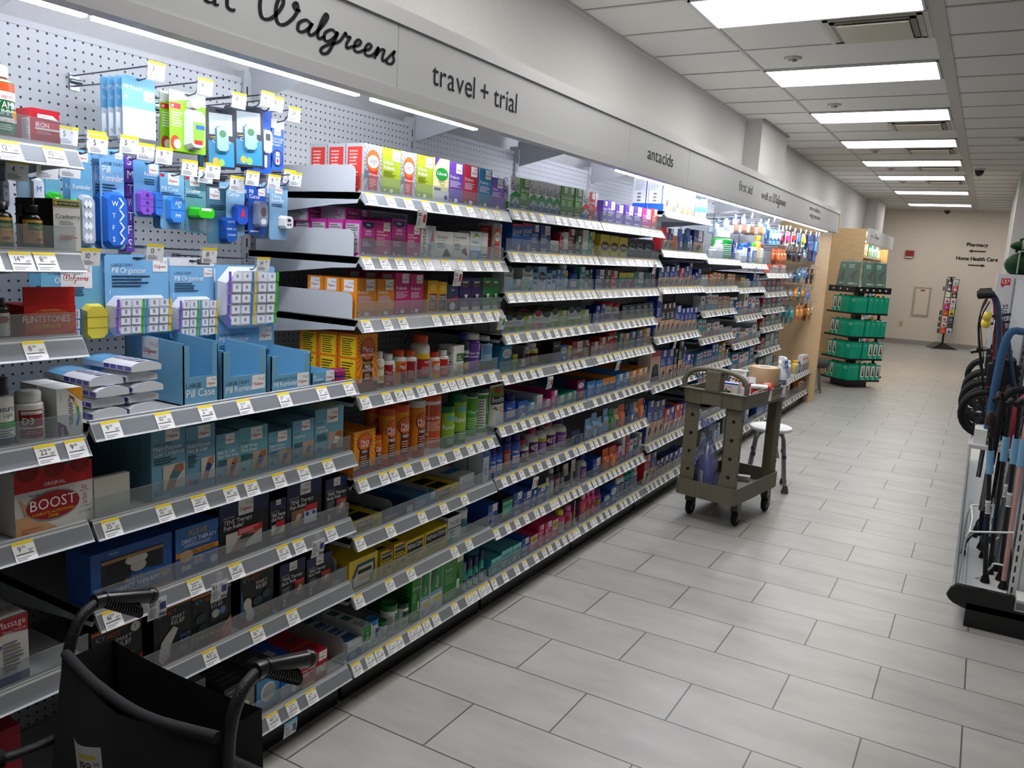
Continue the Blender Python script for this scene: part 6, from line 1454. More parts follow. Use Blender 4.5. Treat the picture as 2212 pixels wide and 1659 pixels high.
hang('cut1', 'light blue pill cutter card with red cutter', 'W .74 .97 .4|T .05 .84 .08 #fff Pill|T .05 .74 .08 #fff Cutter', '#8ab8d4', ((.3, .2, .95, .6, .022, 'p#2a54b8', 'pill_cutter', 'G #d82a4a .3 .4 .5 .9 .8 .4'),), 'pill_cutter_pack')
hang('cut2', 'royal blue pill cutter card with clear cutter', 'W .76 .97 .4|T .05 .84 .08 #fff Pill|T .05 .74 .08 #fff Cutter|L .1 .03 .9 .1 1 #cfd8e8', '#2450a8', ((.25, .14, .85, .7, .025, 'p#7a8296', 'pill_cutter', 'E .5 .6 .3 .2 #5a4a44|E .5 .2 .3 .12 #c8ccd4'),), 'pill_cutter_pack')
hang('rnd', 'pale blue talking reminder card with white round timer', 'W .5 .97 .4|T .1 .74 .06 #fff Talking|T .1 .67 .06 #fff Reminder|L .1 .58 .8 .64 2 #1b3a5c', '#8ab6d6', ((.45, .2, .98, .44, .03, 'p#e4e6e8', 'timer', 'R .3 .55 .7 .8 #3a2a30|E .36 .3 .1 .1 #2a2a2e|E .64 .3 .1 .1 #2a2a2e'),), 'pill_timer_pack')
def organ(c1, c2, c3, c4, n=4):
    o = []
    for i in range(n):
        b = i/n; o += [f'R .0 {b+.01:.3f} .05 {(i+1)/n-.01:.3f} {c1}', f'R .45 {b+.01:.3f} .49 {(i+1)/n-.01:.3f} {c2}', f'R .51 {b+.01:.3f} .55 {(i+1)/n-.01:.3f} {c3}', f'R .95 {b+.01:.3f} 1 {(i+1)/n-.01:.3f} {c4}']
        for a in (.08, .27, .58, .77): o += [f'R {a} {b+.025:.3f} {a+.16} {(i+1)/n-.025:.3f} #e2e4ea', f'R {a+.06} {b+.08:.3f} {a+.1} {(i+1)/n-.06:.3f} #8a90a0']
    return '|'.join(o)
_oh = 'W .86 .98 .24|T .1 .86 .035 #223 LARGE  7-DAY|T .1 .78 .065 #fff Pill Organizer|L .1 .6 .7 .76 4 #1b3a5c|T .06 .52 .05 #fff 1'
hang('org0', 'blue pill organizer pack with yellow and blue lids', 'W .55 1 .5|T .1 .82 .04 #223 STANDARD 7-DAY|T .2 .72 .07 #fff Organizer|L .1 .56 .8 .68 4 #1b3a5c', '#6fb0d0', ((.02, .0, .55, .44, .02, 'p#2f6fc0', 'pill_box', organ('#2458a8', '#2458a8', '#2458a8', '#2458a8', 3)), (.6, .0, .98, .46, .022, 'p#d8c84a', 'pill_box', 'R 0 .32 1 .34 #a89a2a|R 0 .66 1 .68 #a89a2a')), 'pill_organizer_pack')
_q = organ('#7a4ac0', '#3ab02f', '#3a8ac8', '#e0c02a')
hang('org1', 'large pill organizer pack with blue label and coloured grid', _oh, '#7ab2dc', ((.0, .0, .99, .5, .024, 'p#c9ced8', 'pill_box', _q),), 'pill_organizer_pack')
hang('org2', 'pill organizer pack with white barcode top', 'R 0 .9 1 1 #dfe2e6|R .6 .92 .9 .99 #333|'+_oh.replace('.98 .24', '.88 .2').replace('.86 .035', '.8 .03').replace('.78 .065', '.72 .06').replace('.6 .7 .76', '.58 .7 .7'), '#7ab2dc', ((.0, .0, .99, .52, .024, 'p#c9ced8', 'pill_box', _q),), 'pill_organizer_pack')
hang('org3', 'extra large pill organizer with label at the bottom', 'W .84 .28 .22|T .05 .2 .03 #223 EXTRA LARGE  7-DAY|T .05 .13 .06 #fff Pill Organizer|L .05 .02 .6 .1 3 #1b3a5c', '#7ab2dc', ((.02, .28, .99, .99, .026, 'p#cdd2da', 'pill_box', organ('#7a4ac0', '#3a7ab8', '#e0c02a', '#3ab02f', 5)),), 'pill_organizer_pack')
def roll(k, ds, c, b, nm='tape_pack'): hang(k, ds, 'R .1 .6 .9 .9 '+b, c, ((.15, .05, .85, .6, .05, 'p'+b, 'roll', 'E .5 .5 .3 .3 #e4e0da'),), nm)
roll('tap1', 'grey white tape roll pack', '#8aa4b8', '#c9d2d8'); roll('tap2', 'blue tape pack with tan roll', '#2a5ac0', '#c89a80')
hang('strp', 'teal bandage pack with brown striped wrap', 'R .1 .72 .9 .95 #5aa0c0', '#1f4a6a', ((.05, .02, .95, .7, .04, 'p#8a6248', 'wrap', 'R 0 .2 1 .26 #d8ccc0|R 0 .5 1 .56 #d8ccc0|R 0 .8 1 .86 #d8ccc0'),), 'bandage_pack'); hang('tanw', 'tan elastic bandage pack', 'R .3 .7 .9 .95 #dfd8cc', '#c9ac88', ((.05, .02, .95, .68, .04, 'p#b89468', 'wrap'),), 'bandage_pack')
def simple(k, ds, c, c2, nm='hanging_pack'): hang(k, ds, f'R .1 .78 .9 .96 {c2}|L .15 .1 .85 .3 3 {c2}', c, ((.12, .3, .88, .74, .02, 'p'+c2, 'contents'),), nm)
simple('blub', 'blue bandage pack', '#2a7ad0', '#4a9ae0', 'bandage_pack'); simple('bag', 'sky blue toothbrush holder pack', '#5aa0d8', '#bcd8ec', 'brush_pack'); simple('bagg', 'green tipped sky blue brush pack', '#3a9a7a', '#bcd8ec', 'brush_pack'); simple('pnk', 'white and pink brush pack', '#e6dcdc', '#d83a7a', 'brush_pack'); simple('redw', 'white and red brush pack', '#e4dcd8', '#c4283a', 'brush_pack'); simple('whb', 'white and blue brush pack', '#c9d2dc', '#4a7ac0', 'brush_pack'); simple('lime', 'lime and white comb pack', '#dfe6cc', '#b0d02a', 'comb_pack'); simple('nav', 'navy comb pack', '#1b2a5a', '#3a4a7a', 'comb_pack'); simple('blng', 'long bright blue bath brush pack', '#2a7ae0', '#6aaaf0', 'brush_pack'); simple('copp', 'copper orange insole strip', '#b5582a', '#d8804a', 'insole_pack'); simple('blk', 'black hair brush pack', '#121216', '#2a2c34', 'brush_pack'); simple('gry', 'grey comb pack', '#7a828c', '#aab2bc', 'comb_pack'); simple('tel', 'teal sponge pack', '#1f7a80', '#3a9aa4', 'sponge_pack'); simple('oran_', 'orange brush pack', '#c8762a', '#e8a04a', 'brush_pack'); simple('brnp', 'brown brush pack', '#6a3a22', '#9a6a44', 'brush_pack')
_PR = ['3.99', '6.99', '8.49', '16.99', '16.99', '24.99', '4.99', '5.49', '4.99', '5.49', '5.99', '5.99', '9.99', '2.29', '9.49', '8.99', '7.99', '9.99', '11.99', '10.49', '13.49', '18.99', '14.99']
def peg_hook(x, y, z, pr, label, far, ext=.055):
    """double wire hook with its end at x; z is the height of the lower wire"""
    m = MB(); r = .0022
    m.tube([(BACK, y, z), (x-.01, y, z), (x+.02, y, z+.004), (x+.036, y, z+.018)], r, 'm#6a7078', 6); m.tube([(BACK, y, z+.028), (x+.02, y, z+.034), (x+ext, y, z+.036)], r, 'm#6a7078', 6)
    m.box(BACK, y-.014, z-.012, BACK+.006, y+.014, z+.034, 'm#9aa0a8'); m.cyl((BACK+.012, y-.016, z+.012), (BACK+.012, y+.016, z+.012), .006, 'm#9aa0a8')
    o = tag(m.build('peg_hook'), label, 'hook', 'wire peg hooks')
    m = MB(); f = Face(m, .05, .042, lambda a, b, e: (x+ext+.004+e+b*.15, y-.025+a, z+.0+b)); m.box(x+ext, y-.026, z-.002, x+ext+.0015, y+.026, z+.042, 'k#ffffff')
    f.rect(0, 0, .05, .042, '#ebecec'); f.k += 1
    if not far:
        f.rect(0, .035, .05, .042, '#e3cb2c'); f.k += 1; a, c = pr.split('.'); f.text(.012, .018, .013, '#17171a', a, .017); f.text(.031, .025, .006, '#17171a', c); f.lines(.005, .003, .04, .014, 3, '#8a8a90')
    m.build('price_tag', o); return o
hi = {}; NK = {}
for ln in HROWS.strip().split('\n'): NK[ln.split()[0]] = NK.get(ln.split()[0], 0)+1
for n_, ln in enumerate(HROWS.strip().split('\n')):
    q = ln.split()
    if q[0] == 'K':
        y, z, kd = int(q[1])/1000, int(q[2])/1000, q[3]; w, h = .055, .06; m = MB(); vs = []; S_ = 6
        for i in range(S_+1):
            b = i/S_*h
            for a in (-w/2, w/2): vs.append((-1.714+.012*math.sin(i/S_*1.6)*1, y+a+(h-b)*.12, z-h/2+b))
        m.add(vs, [(2*i, 2*i+1, 2*i+3, 2*i+2) for i in range(S_)], '#e6e8ea')
        f = Face(m, w, h, lambda a, b, e: (-1.714+.012*math.sin(b/h*1.6)+.0006+e, y-w/2+a+(h-b)*.12, z-h/2+b), 3)
        if kd == 'go': f.ops('R 0 .8 1 1 #4aa8d0|T .1 .84 .11 #fff Go paperless|T .06 .56 .16 #222 $10|T .5 .64 .08 #222 OFF|L .06 .1 .55 .5 4 #999|R .66 .2 .92 .7 #3a6a9a')
        elif kd[0] == '$': f.ops(f'R .04 .9 .1 .96 #c4222c|T .06 .68 .2 #222 {kd}|T .46 .78 .09 #222 OFF|L .06 .1 .5 .6 5 #999|R .62 .4 .92 .75 #2a3a8a|R .6 .08 .95 .2 #555')
        else: f.ops(f'R .04 .9 .1 .96 #c4222c|L .06 .62 .5 .85 2 #444|L .06 .1 .5 .55 5 #999|R .62 .3 .9 .75 {"#2a8a3a" if kd == "g" else "#b5303a"}')
        o = m.build('shelf_coupon'); near = min(((abs(a-y), BAYN[k]) for k in BAYN for a in [SK(k)+.46]))[1]
        hi['K'] = hi.get('K', 0)+1
        tag(o, f'white paper coupon {"with light blue heading " if kd == "go" else ""}on a price rail, {_ORD[hi["K"]-1]} coupon, {near}', 'coupon', 'paper coupons hanging from price rails')
        m = MB(); m.box(-1.7205, y+.004, z+h/2-.004, -1.7135, y+.02, z+h/2+.018, 'k#ffffff'); m.build('clip', o); continue
    key = q[0]; x, y, w, z, h = [int(v)/1000 for v in q[1:6]]; n = int(q[6]); dp = int(q[7])/1000; spec = T[key]; far = y > 4
    if far: w = min(w*.9, .17)
    hi[key] = hi.get(key, 0)+1; nth = hi[key]
    k = max(kk for kk in BAYN if SK(kk) <= y+.02); bn = BAYN[k]
    row = 'upper' if z+h > 1.9 else 'middle' if z+h > 1.7 else 'lower' if z+h > 1.45 else 'bottom'
    kin = f'{_ORD[nth-1]} such, ' if NK[key] > 1 else ''
    base = f'{spec[3]}, {kin}{row} hooks, {bn}'
    ob = card(spec, w, h, 0); ob.location = (x, y, z); tag(ob, base, spec[2], f'hanging goods of the {bn}')
    if key == 'thrm': ob.rotation_euler = (0, -.12, -.5)
    zh = z+h*.965
    step = max(dp, max([b[4] for b in spec[4]['bub']]+[.006])+.004)
    for j in range(1, n):
        if x-step*j < BACK+.03: break
        c = copy_tree(ob, (x-step*j, y, z)); tag(c, f'{spec[3].split(" with ")[0]}, {_ORD[j]} in line, {kin}{row} hooks, {bn}', spec[2], f'hanging goods of the {bn}')
    peg_hook(x+.01, y, zh-.0025, _PR[n_ % len(_PR)], f'wire hook for {spec[3].split(" with ")[0]}, {kin}{row} row, {bn}', far)
for y, z in ((1.185, 1.80), (1.258, 1.80), (1.582, 1.75), (1.9, 1.78)): peg_hook(-2.0, y, z, '5.99', f'bare wire peg hook at {"the near end" if y == 1.185 else "the second place" if y == 1.258 else "the middle" if y < 1.6 else "the far end"} of the pill organizer pegboard', False)
# low stacks of weekly pill cases lying on the pill organizer shelf
def lying(x, y, z, rz, label):
    m = MB(); n = 10; vs = []; L_, W_, H_ = .19, .085, .024
    for i in range(n+1):
        a = i/n; zz = H_*(.55+.45*math.sin(PI*a)**.6); vs += [(-L_*0, (a-.5)*W_, 0), (0, (a-.5)*W_, zz), (-L_, (a-.5)*W_, 0), (-L_, (a-.5)*W_, zz)]
    fs = []
    for i in range(n): o = 4*i; p = o+4; fs += [(o, p, p+1, o+1), (o+2, o+3, p+3, p+2), (o+1, p+1, p+3, o+3), (o, o+2, p+2, p)]
    fs += [(0, 1, 3, 2), (4*n, 4*n+2, 4*n+3, 4*n+1)]; m.add(vs, fs, 'p#dfe2ea')
    o = tag(m.build('weekly_pill_case', None, (x, y, z), rz), label, 'pill case', 'weekly pill cases lying in stacks')
    m = MB(); f = Face(m, L_, .012, lambda a, b, e: (-L_+a, -W_/2-e, .001+b)); f.ops('|'.join(f'R {.45+.14*i} .1 {.56+.14*i} .95 p#4a34a0' for i in range(4))); m.build('lid_strip', o)
    m = MB(); f = Face(m, L_, W_, lambda a, b, e: (-L_+a, (b/W_-.5)*W_, H_*(.55+.45*math.sin(PI*min(max(b/W_, 0), 1))**.6)+e)); m2 = f; f.nx = 1
    f.ops('|'.join(f'R 0 {i/8:.3f} .42 {(i+1)/8:.3f} p#6aa8d8' for i in range(8))+'|'+'|'.join(f'R {.46+.14*i} .3 {.56+.14*i} .6 p#a8acc4' for i in range(4))); m.build('lid', o)
    return o
lc = 0
for i, (y, nn) in enumerate(((1.17, 4), (1.265, 5))):
    for j in range(nn):
        lying(-1.77-.012*(j % 2)+.0*i, y+.004*((j*7) % 3-1), 1.1615+.026*j, .03*((j*5) % 3-1), f'white weekly pill case, {_ORD[nn-1-j]} from top of the {"nearer" if i == 0 else "farther"} flat stack'); lc += 1
# leaning leaflet box and magenta cartons lying on top of the second digestive shelf
m = MB(); m.box(-.1, -.13, 0, 0, .13, .06, '#dfe3e8'); F_, L_, U_ = boxfaces(m, .26, .06, .1); F_.ops('R 0 0 1 .08 #2a62b0|R 0 .92 1 1 #2a62b0|R 0 0 .03 1 #2a62b0|R .97 0 1 1 #2a62b0|R .15 .3 .3 .7 #333|R .45 .4 .6 .6 #aaa|R .7 .3 .8 .7 #333')
o = m.build('cane_carton', None, (-1.95, 4.35, 1.835)); o.rotation_euler = (.22, 0, 0); tag(o, 'slanted white and blue carton behind the purple antacid cartons, top shelf', 'box')
for i, (x, y) in enumerate(((-1.86, 2.14), (-1.99, 2.1))):
    m = MB(); m.box(-.12, -.06, 0, 0, .06, .05, '#b8338d'); F_, L_, U_ = boxfaces(m, .12, .05, .12); L_.ops('R .08 .08 .95 .95 #b9b3b6|L .1 .1 .92 .9 8 #5a5560'); F_.ops('W .75 .95 .2|T .08 .6 .2 #fff Probiotic|L .08 .1 .7 .5 3 #f0c0dc')
    tag(m.build('supplement_carton', None, (x, y, 1.564+.106)), f'magenta carton lying on its side on top of the colon health cartons, {"nearer the rail" if i == 0 else "farther back"}', 'box')
# ---------------- black rollator in front of the shelves ----------------
def arc(c, r, a0, a1, n, ax='xz'):
    out = []
    for i in range(n+1):
        g = a0+(a1-a0)*i/n; p, q = r*math.cos(g), r*math.sin(g)
        out.append((c[0]+p, c[1], c[2]+q) if ax == 'xz' else (c[0], c[1]+p, c[2]+q) if ax == 'yz' else (c[0]+p, c[1]+q, c[2]))
    return out
ro = thing('rollator', 'black rollator with ribbed hand grips and cloth bag, at the near end of the aisle', 'rollator', (-1.33, .96, 0))
for sx in (-1, 1):
    x = .247*sx; m = MB()
    m.tube(cat([(x*.97, -.10, .07), (x*.97, -.05, .35), (x, -.035, .6), (x, -.03, .715), (x, -.005, .78), (x, .035, .805), (x, .075, .80)], 5), .0125, 'crinkle_black', 10); m.build('frame_tube', ro)
    m = MB(); m.tube([(x, .03, .81), (x, .05, .808), (x, .168, .776)], .0165, 'p#0e0e10', 12)
    for i in range(14): y = .052+.0062*i; m.tube([(x, y, .8075-.0042*i/.98*.16*6.2), (x, y+.003, .8068-.0042*i)], .0182, 'p#0e0e10', 12)
    m.ball((x, .168, .776), .0185, 'p#0e0e10'); m.build('hand_grip', ro)
    m = MB(); m.tube([(x, -.03, .66), (x*.99, .22, .42), (x*.97, .3, .12)], .0125, 'crinkle_black', 10); m.build('rear_leg', ro)
    for y, z in ((-.1, .075), (.31, .075)):
        w_ = MB(); Q = Matrix.Translation((x*.97, y, z)) @ Matrix.Rotation(PI/2, 4, 'Y'); w_.lathe([(.03, -.014), (.068, -.014), (.075, -.006), (.075, .006), (.068, .014), (.03, .014)], 'r#18181a', 20, T=Q); wh = w_.build('wheel', ro)
        MB().lathe([(.03, -.016), (.03, .016)], 'p#5a5c60', 14, T=Q).build('hub', wh)
m = MB(); pts = []; n = 10     # soft bag: sagging front sheet with depth
V = []; F = []
for i in range(n+1):
    a = i/n
    for j in range(9):
        b = j/8; z = .715-.55*b-.018*math.sin(PI*a)*(1-b); y = -.052-.05*math.sin(PI*b)*.8-.03*math.sin(PI*a)*(1-b*.5)+.006*math.sin(9*a+5*b)
        V.append(((-.232+.464*a)*(1-.05*b), y, z))
for i in range(n):
    for j in range(8): q = i*9+j; F.append((q, q+1, q+10, q+9))
o_ = len(V); V2 = [(x, -y*.2+.05, z) for x, y, z in V]
m.add(V, F, 'black_cloth', True); m.add(V2, [f[::-1] for f in F], 'black_cloth', True)
for i in range(n):
    a, b = V[i*9], V[(i+1)*9]; c, d = V2[i*9], V2[(i+1)*9]
    e, f_, g, h_ = V[i*9+8], V[(i+1)*9+8], V2[i*9+8], V2[(i+1)*9+8]; m.add([e, f_, h_, g], [(0, 1, 2, 3)], 'black_cloth')
for j in range(8):
    for i in (0, n): m.add([V[i*9+j], V[i*9+j+1], V2[i*9+j+1], V2[i*9+j]], [(0, 1, 2, 3)], 'black_cloth')
m.tube(cat([(-.24, -.04, .722), (-.1, -.062, .708), (.06, -.068, .70), (.24, -.05, .715)], 5), .011, 'black_cloth', 8)
m.build('cloth_bag', ro)
m = MB(); w_, h_ = .085, .125; f = Face(m, w_, h_, lambda a, b, e: (-.092+a, -.108-e-.012*math.sin(PI*a/w_)-.008*b/h_, .50+b+.012*a/w_), 6); f.rect(0, 0, w_, h_, '#d8d8d6'); f.k += 1
f.ops('R .34 .78 .86 .84 #d8c42a|T .36 .56 .17 #222 199|T .8 .66 .07 #222 99|L .36 .4 .9 .54 4 #444|R .05 .06 .9 .2 #1f7a68|R .62 .09 .84 .17 #6fb0a0'); m.build('price_label', ro)
m = MB(); f = Face(m, .14, .1, lambda a, b, e: (.03+a, -.118-e, .345+b)); f.rect(0, 0, .14, .1, '#c9c4bc'); f.k += 1; f.ops('T .3 .8 .12 #444 Lifetime Warranty|L .1 .1 .9 .7 5 #888'); m.tube(cat([(.1, -.118, .44), (.16, -.11, .5), (.2, -.07, .56), (.235, -.045, .62)], 4), .0009, '#b8b8b8', 5); m.build('warranty_tag', ro)
m = MB(); m.tube(cat([(-.235, -.05, .545), (-.24, -.12, .545), (-.25, -.18, .55)], 4), .011, 'crinkle_black', 8); m.tube([(-.25, -.17, .55), (-.262, -.24, .556), (-.265, -.34, .556)], [.02, .022, .02], 'r#0f0f11', 10); m.build('padded_rest', ro)
# ---------------- utility cart ----------------
ct = thing('utility_cart', 'olive grey plastic two shelf utility cart standing in the aisle', 'cart', (-1.292, 5.138, 0), -.155)
def ring(m, x0, y0, x1, y1, z0, z1, t_, mat, r=.03, tp=0):
    """open tray wall with rounded corners"""
    def rr(e, dz):
        P = []
        for cx, cy, a0 in ((x1-r, y1-r, 0), (x0+r, y1-r, PI/2), (x0+r, y0+r, PI), (x1-r, y0+r, 1.5*PI)):
            for i in range(5): g = a0+PI/2*i/4; P.append((cx+(r-e)*math.cos(g), cy+(r-e)*math.sin(g), dz))
        return P
    A, B, C_, D = rr(tp, z0), rr(0, z1), rr(t_, z1), rr(t_+tp, z0); k = len(A)
    m.add(A+B+C_+D, [(s_*k+i, s_*k+(i+1) % k, (s_+1)*k+(i+1) % k, (s_+1)*k+i) for s_ in range(3) for i in range(k)], mat)
    m.add(A, [tuple(range(k))[::-1]], mat); m.add(rr(t_, z0+.02), [tuple(range(k))], mat)
m = MB(); ring(m, -.2, -.345, .2, .345, .165, .268, .008, 'cart_plastic'); m.build('lower_tray', ct)
m = MB(); ring(m, -.205, -.36, .205, .355, .755, .845, .01, 'cart_plastic', .035, .012); m.box(-.215, -.37, .842, .215, -.335, .848, 'cart_plastic'); m.build('upper_tray', ct)
m = MB()
for y0, y1, z in ((-.3, .3, 0),):
    for x in (-.19, .19): m.prism([(x, -.2, .846), (x, .26, .846), (x, .24, .862), (x, -.15, .85)], 4, 'cart_plastic', (.01 if x < 0 else -.01, 0, 0))
m.build('tray_rim', ct)
for x in (-1, 1):
    for y in (-1, 1):
        m = MB(); cx, cy = .185*x, .32*y; pts = [(cx-.0*x, cy, 0), (cx-.095*x, cy, 0), (cx-.075*x, cy-.035*y, 0), (cx-.02*x, cy-.045*y, 0), (cx, cy-.03*y, 0)]
        m.prism([(a, b, .19) for a, b, _ in pts], 5, 'cart_plastic', (0, 0, .585)); lg = m.build('corner_post', ct)
        m = MB()
        for i in range(4):
            z = .33+.115*i; m.cyl((cx-.05*x, cy+.002*y, z), (cx-.05*x, cy-.001*y, z), .011, '#151512', 14); m.cyl((cx+.0015*x, cy-.015*y, z+.01), (cx-.001*x, cy-.015*y, z+.01), .009, '#151512', 12)
        m.build('bolt_hole', lg)
m = MB()   # handle: centre pillar and two arches over the near end
y = -.35
m.box(-.045, y-.02, .84, .045, y+.05, .965, 'cart_plastic')
for s_ in (-1, 1):
    P = cat([(.198*s_, y+.02, .842), (.202*s_, y+.02, .89), (.175*s_, y+.02, .935), (.12*s_, y+.02, .962), (.04*s_, y+.02, .972), (0, y+.02, .972)], 5); m.tube(P, .016, 'cart_plastic', 10)
    for i in range(7): g = .17-.02*i; m.box(g*s_-.003, y+.01, .918+.004*i, g*s_+.003, y+.03, .926+.0045*i, '#2a281f')
m.box(-.062, y-.012, .762, .062, y+.0, .85, 'cart_plastic'); m.build('handle', ct)
for x, y, big in ((-.155, -.2, 0), (.155, -.2, 0), (.165, .25, 1), (-.165, .25, 1)):
    m = MB(); m.box(x-.022, y-.03, .1, x+.022, y+.03, .168, 'p#2a2926'); ca = m.build('caster', ct)
    w_ = MB(); Q = Matrix.Translation((x, y+.01, .052)) @ Matrix.Rotation(PI/2, 4, 'Y'); w_.lathe([(.02, -.013), (.046, -.013), (.052, -.006), (.052, .006), (.046, .013), (.02, .013)], 'r#16161a', 20, T=Q); w_.build('wheel', ca); MB().lathe([(.022, -.0145), (.022, .0145)], 'p#8a8a86', 12, T=Q).build('hub', ca)
    m = MB(); m.box(x-.024, y-.01, .045, x-.018, y+.03, .11, 'p#3a3936'); m.box(x+.018, y-.01, .045, x+.024, y+.03, .11, 'p#3a3936'); m.build('fork', ca)
CM = Matrix.Translation((-1.292, 5.138, 0)) @ Matrix.Rotation(-.155, 4, 'Z')
def oncart(o, x, y, z, rz=0, rx=0): o.location = CM @ Vector((x, y, z)); o.rotation_euler = (rx, 0, -.155+rz); return o
TZ = .7755
m = MB(); m.lathe([(.1, 0), (.1, .18), (.03, .18), (.03, .1)], 'noisy_kraft', 28) if False else m.lathe([(.092, 0), (.095, .004), (.095, .186), (.092, .19), (.03, .19), (.027, .12)], 'c#a58a6a', 28); o = tag(m.build('paper_towel_roll'), 'big brown paper towel roll standing on the cart top tray', 'paper roll'); oncart(o, .09, .2, TZ)
m = MB(); m.lathe([(.028, .15), (.026, .19)], '#4a3a2a', 16); m.lathe([(.027, .185), (.0275, .1905)], '#5a4834', 16); m.build('core', o)
m = MB(); m.lathe([(.043, 0), (.046, .006), (.046, .12), (.042, .15), (.024, .185), (.018, .2), (.018, .215)], 'p#ccd4e4', 22); sp = tag(m.build('spray_bottle'), 'pale blue glass cleaner spray bottle with white trigger on the cart', 'spray bottle'); oncart(sp, .165, .275, TZ, -.6)
m = MB(); m.lathe([(.02, .213), (.02, .232), (.012, .236)], 'p#dfe2e4', 14); m.box(-.018, -.012, .234, .03, .012, .262, 'p#dfe2e4'); m.prism([(.022, -.008, .234), (.05, -.008, .242), (.05, -.008, .252), (.022, -.008, .26)], 4, 'p#dfe2e4', (0, .016, 0)); m.prism([(.02, -.005, .236), (.034, -.005, .2), (.03, -.005, .2), (.012, -.005, .236)], 4, 'p#dfe2e4', (0, .01, 0)); m.build('trigger_head', sp)
m = MB(); f = Face(m, .1, .09, lambda a, b, e: (.0465*math.cos((a-.05)/.0465-PI/2+.9)*1.01, .0465*math.sin((a-.05)/.0465-PI/2+.9)*1.01, .03+b), 8); f.rect(0, 0, .1, .09, '#e4e8ec'); f.k = 3; f.rect(.0, .05, .1, .085, '#24388a'); f.k = 4; f.text(.02, .06, .012, '#fff', 'Glance'); f.text(.012, .03, .014, '#24388a', 'Glance'); m.build('label', sp)
def cartbox(nm, lab, sz, c, op, x, y, z, rz, ct_='box', top='', rx=0):
    w, h, d = sz; m = MB(); m.box(-d, -w/2, 0, 0, w/2, h, c); F_, L_, U_ = boxfaces(m, w, h, d); F_.ops(op); L_.ops(op); U_.ops(top); return oncart(tag(m.build(nm), lab, ct_), x, y, z, rz, rx)
for i in range(3): cartbox('cream_carton', f'small orange and grey cream carton on the cart, {_ORD[i]} from the tray corner', (.06, .055, .045), '#c9c4ba', 'R 0 .7 1 1 #d8582c|L .1 .1 .9 .6 4 #8a8680', .19-.02*i, .06+.058*i, TZ+.045, -.5, 'box', 'R 0 0 1 .3 #d8582c')
cartbox('backing_carton', 'folded brown carton lying under the orange cream cartons on the cart', (.2, .044, .12), '#9a8a70', 'L .1 .2 .9 .8 3 #7a6a52', .2, .13, TZ, 0)
cartbox('bandage_carton', 'white bandage carton with red lettering behind the cart handle', (.14, .1, .06), '#dcdcd8', 'R 0 .9 1 1 #2a54b0|T .3 .68 .1 #c4222c BAND-AID|R .05 .1 .35 .5 #2a2a2e|R .4 .1 .7 .5 #2a2a2e|R .0 .1 .06 .6 #e0c82a|R .72 .1 .78 .6 #e0c82a', -.02, -.12, TZ, -1.45, 'box', 'R 0 .5 1 1 #2a54b0')
cartbox('bandage_carton', 'white carton with tan bandage picture leaning against the brown roll', (.1, .15, .03), '#dad8d4', 'R .3 .15 .85 .75 #c99a6a|R .1 .85 .9 .95 #b0aca8', -.07, .16, TZ, -1.3)
for i, (x, y) in enumerate(((.07, -.06), (.10, -.02))):
    m = MB(); spec = T['tubw']; o = BUILD['tube'](('tube', 'cream_tube', 'tube', '', dict(c='p#e4e2e2', cap='p#d8d4d4'), 'E .4 .6 .3 .14 #8a1c4a|E .62 .6 .3 .14 #8a1c4a|L .1 .1 .9 .4 3 #b58aa0'), .05, .14, 0); tag(o, f'white cream tube with plum heart print, {"nearer" if i == 0 else "farther"} of two on the cart', 'tube'); oncart(o, x, y, TZ, -1.2)
m = MB(); m.tube([(0, 0, .018), (.1, 0, .018)], .017, 'p#e4e2e2', 12); o = tag(m.build('cream_tube'), 'white tube with red cap lying at the cart tray edge', 'tube'); oncart(o, .1, -.03, TZ+.066, .5)
MB().tube([(.1, 0, .018), (.12, 0, .018)], .018, 'p#c4222c', 12).build('cap', o)
cartbox('cream_carton', 'red and white cream carton lying on the cart beside the tubes', (.13, .07, .05), '#c9283a', 'R .5 0 1 1 #e4e0dc|L .1 .2 .45 .8 3 #f0c0c0', .16, .0, TZ, -.9)
cartbox('paper_pad', 'white folded leaflet leaning in the cart tray', (.05, .1, .12), '#e0e2e6', 'L .1 .1 .9 .9 6 #9a9aa8', .03, .1, TZ, -1.0)
m = MB(); m.tube([(-.06, 0, .012), (.09, .02, .012)], [.011, .013], 'p#15161a', 10); o = tag(m.build('hammer'), 'black handled tool with steel hook lying behind the cart handle', 'tool'); oncart(o, -.1, -.28, TZ+.03, 0)
m = MB(); m.tube(cat([(.09, .02, .014), (.13, .02, .03), (.15, .01, .06)], 4), [.006]*8+[.003], 'm#b8bcc4', 8); m.build('steel_hook', o)
# bagged blue jug on the lower tray
m = MB(); m.lathe([(.07, 0), (.075, .01), (.075, .16), (.05, .2), (.02, .22), (.02, .24)], 'p#1b2fa0', 22, 1, .75); jg = tag(m.build('liquid_jug'), 'blue washer fluid jug in a clear bag on the lower cart tray', 'jug'); oncart(jg, -.09, -.16, .186, -.6)
m = MB(); f = Face(m, .08, .1, lambda a, b, e: (.02+(.0)+a*.9-.02, -.0575-e, .03+b)); f.rect(.02, 0, .08, .1, '#c9ccd0'); f.k += 1; f.ops('L .3 .1 .95 .9 7 #777'); m.build('label', jg); MB().lathe([(.022, .236), (.022, .262), (.01, .264)], 'p#1b2a7a', 14).build('cap', jg)
m = MB(); V = []; n = 12
for z, r in ((.0, .09), (.1, .095), (.2, .085), (.28, .05), (.33, .025), (.4, .05), (.44, .065)):
    for i in range(n): g = 2*PI*i/n; rr_ = r*(1+.14*math.sin(5*g+z*30)); V.append((rr_*math.cos(g), rr_*.8*math.sin(g), z))
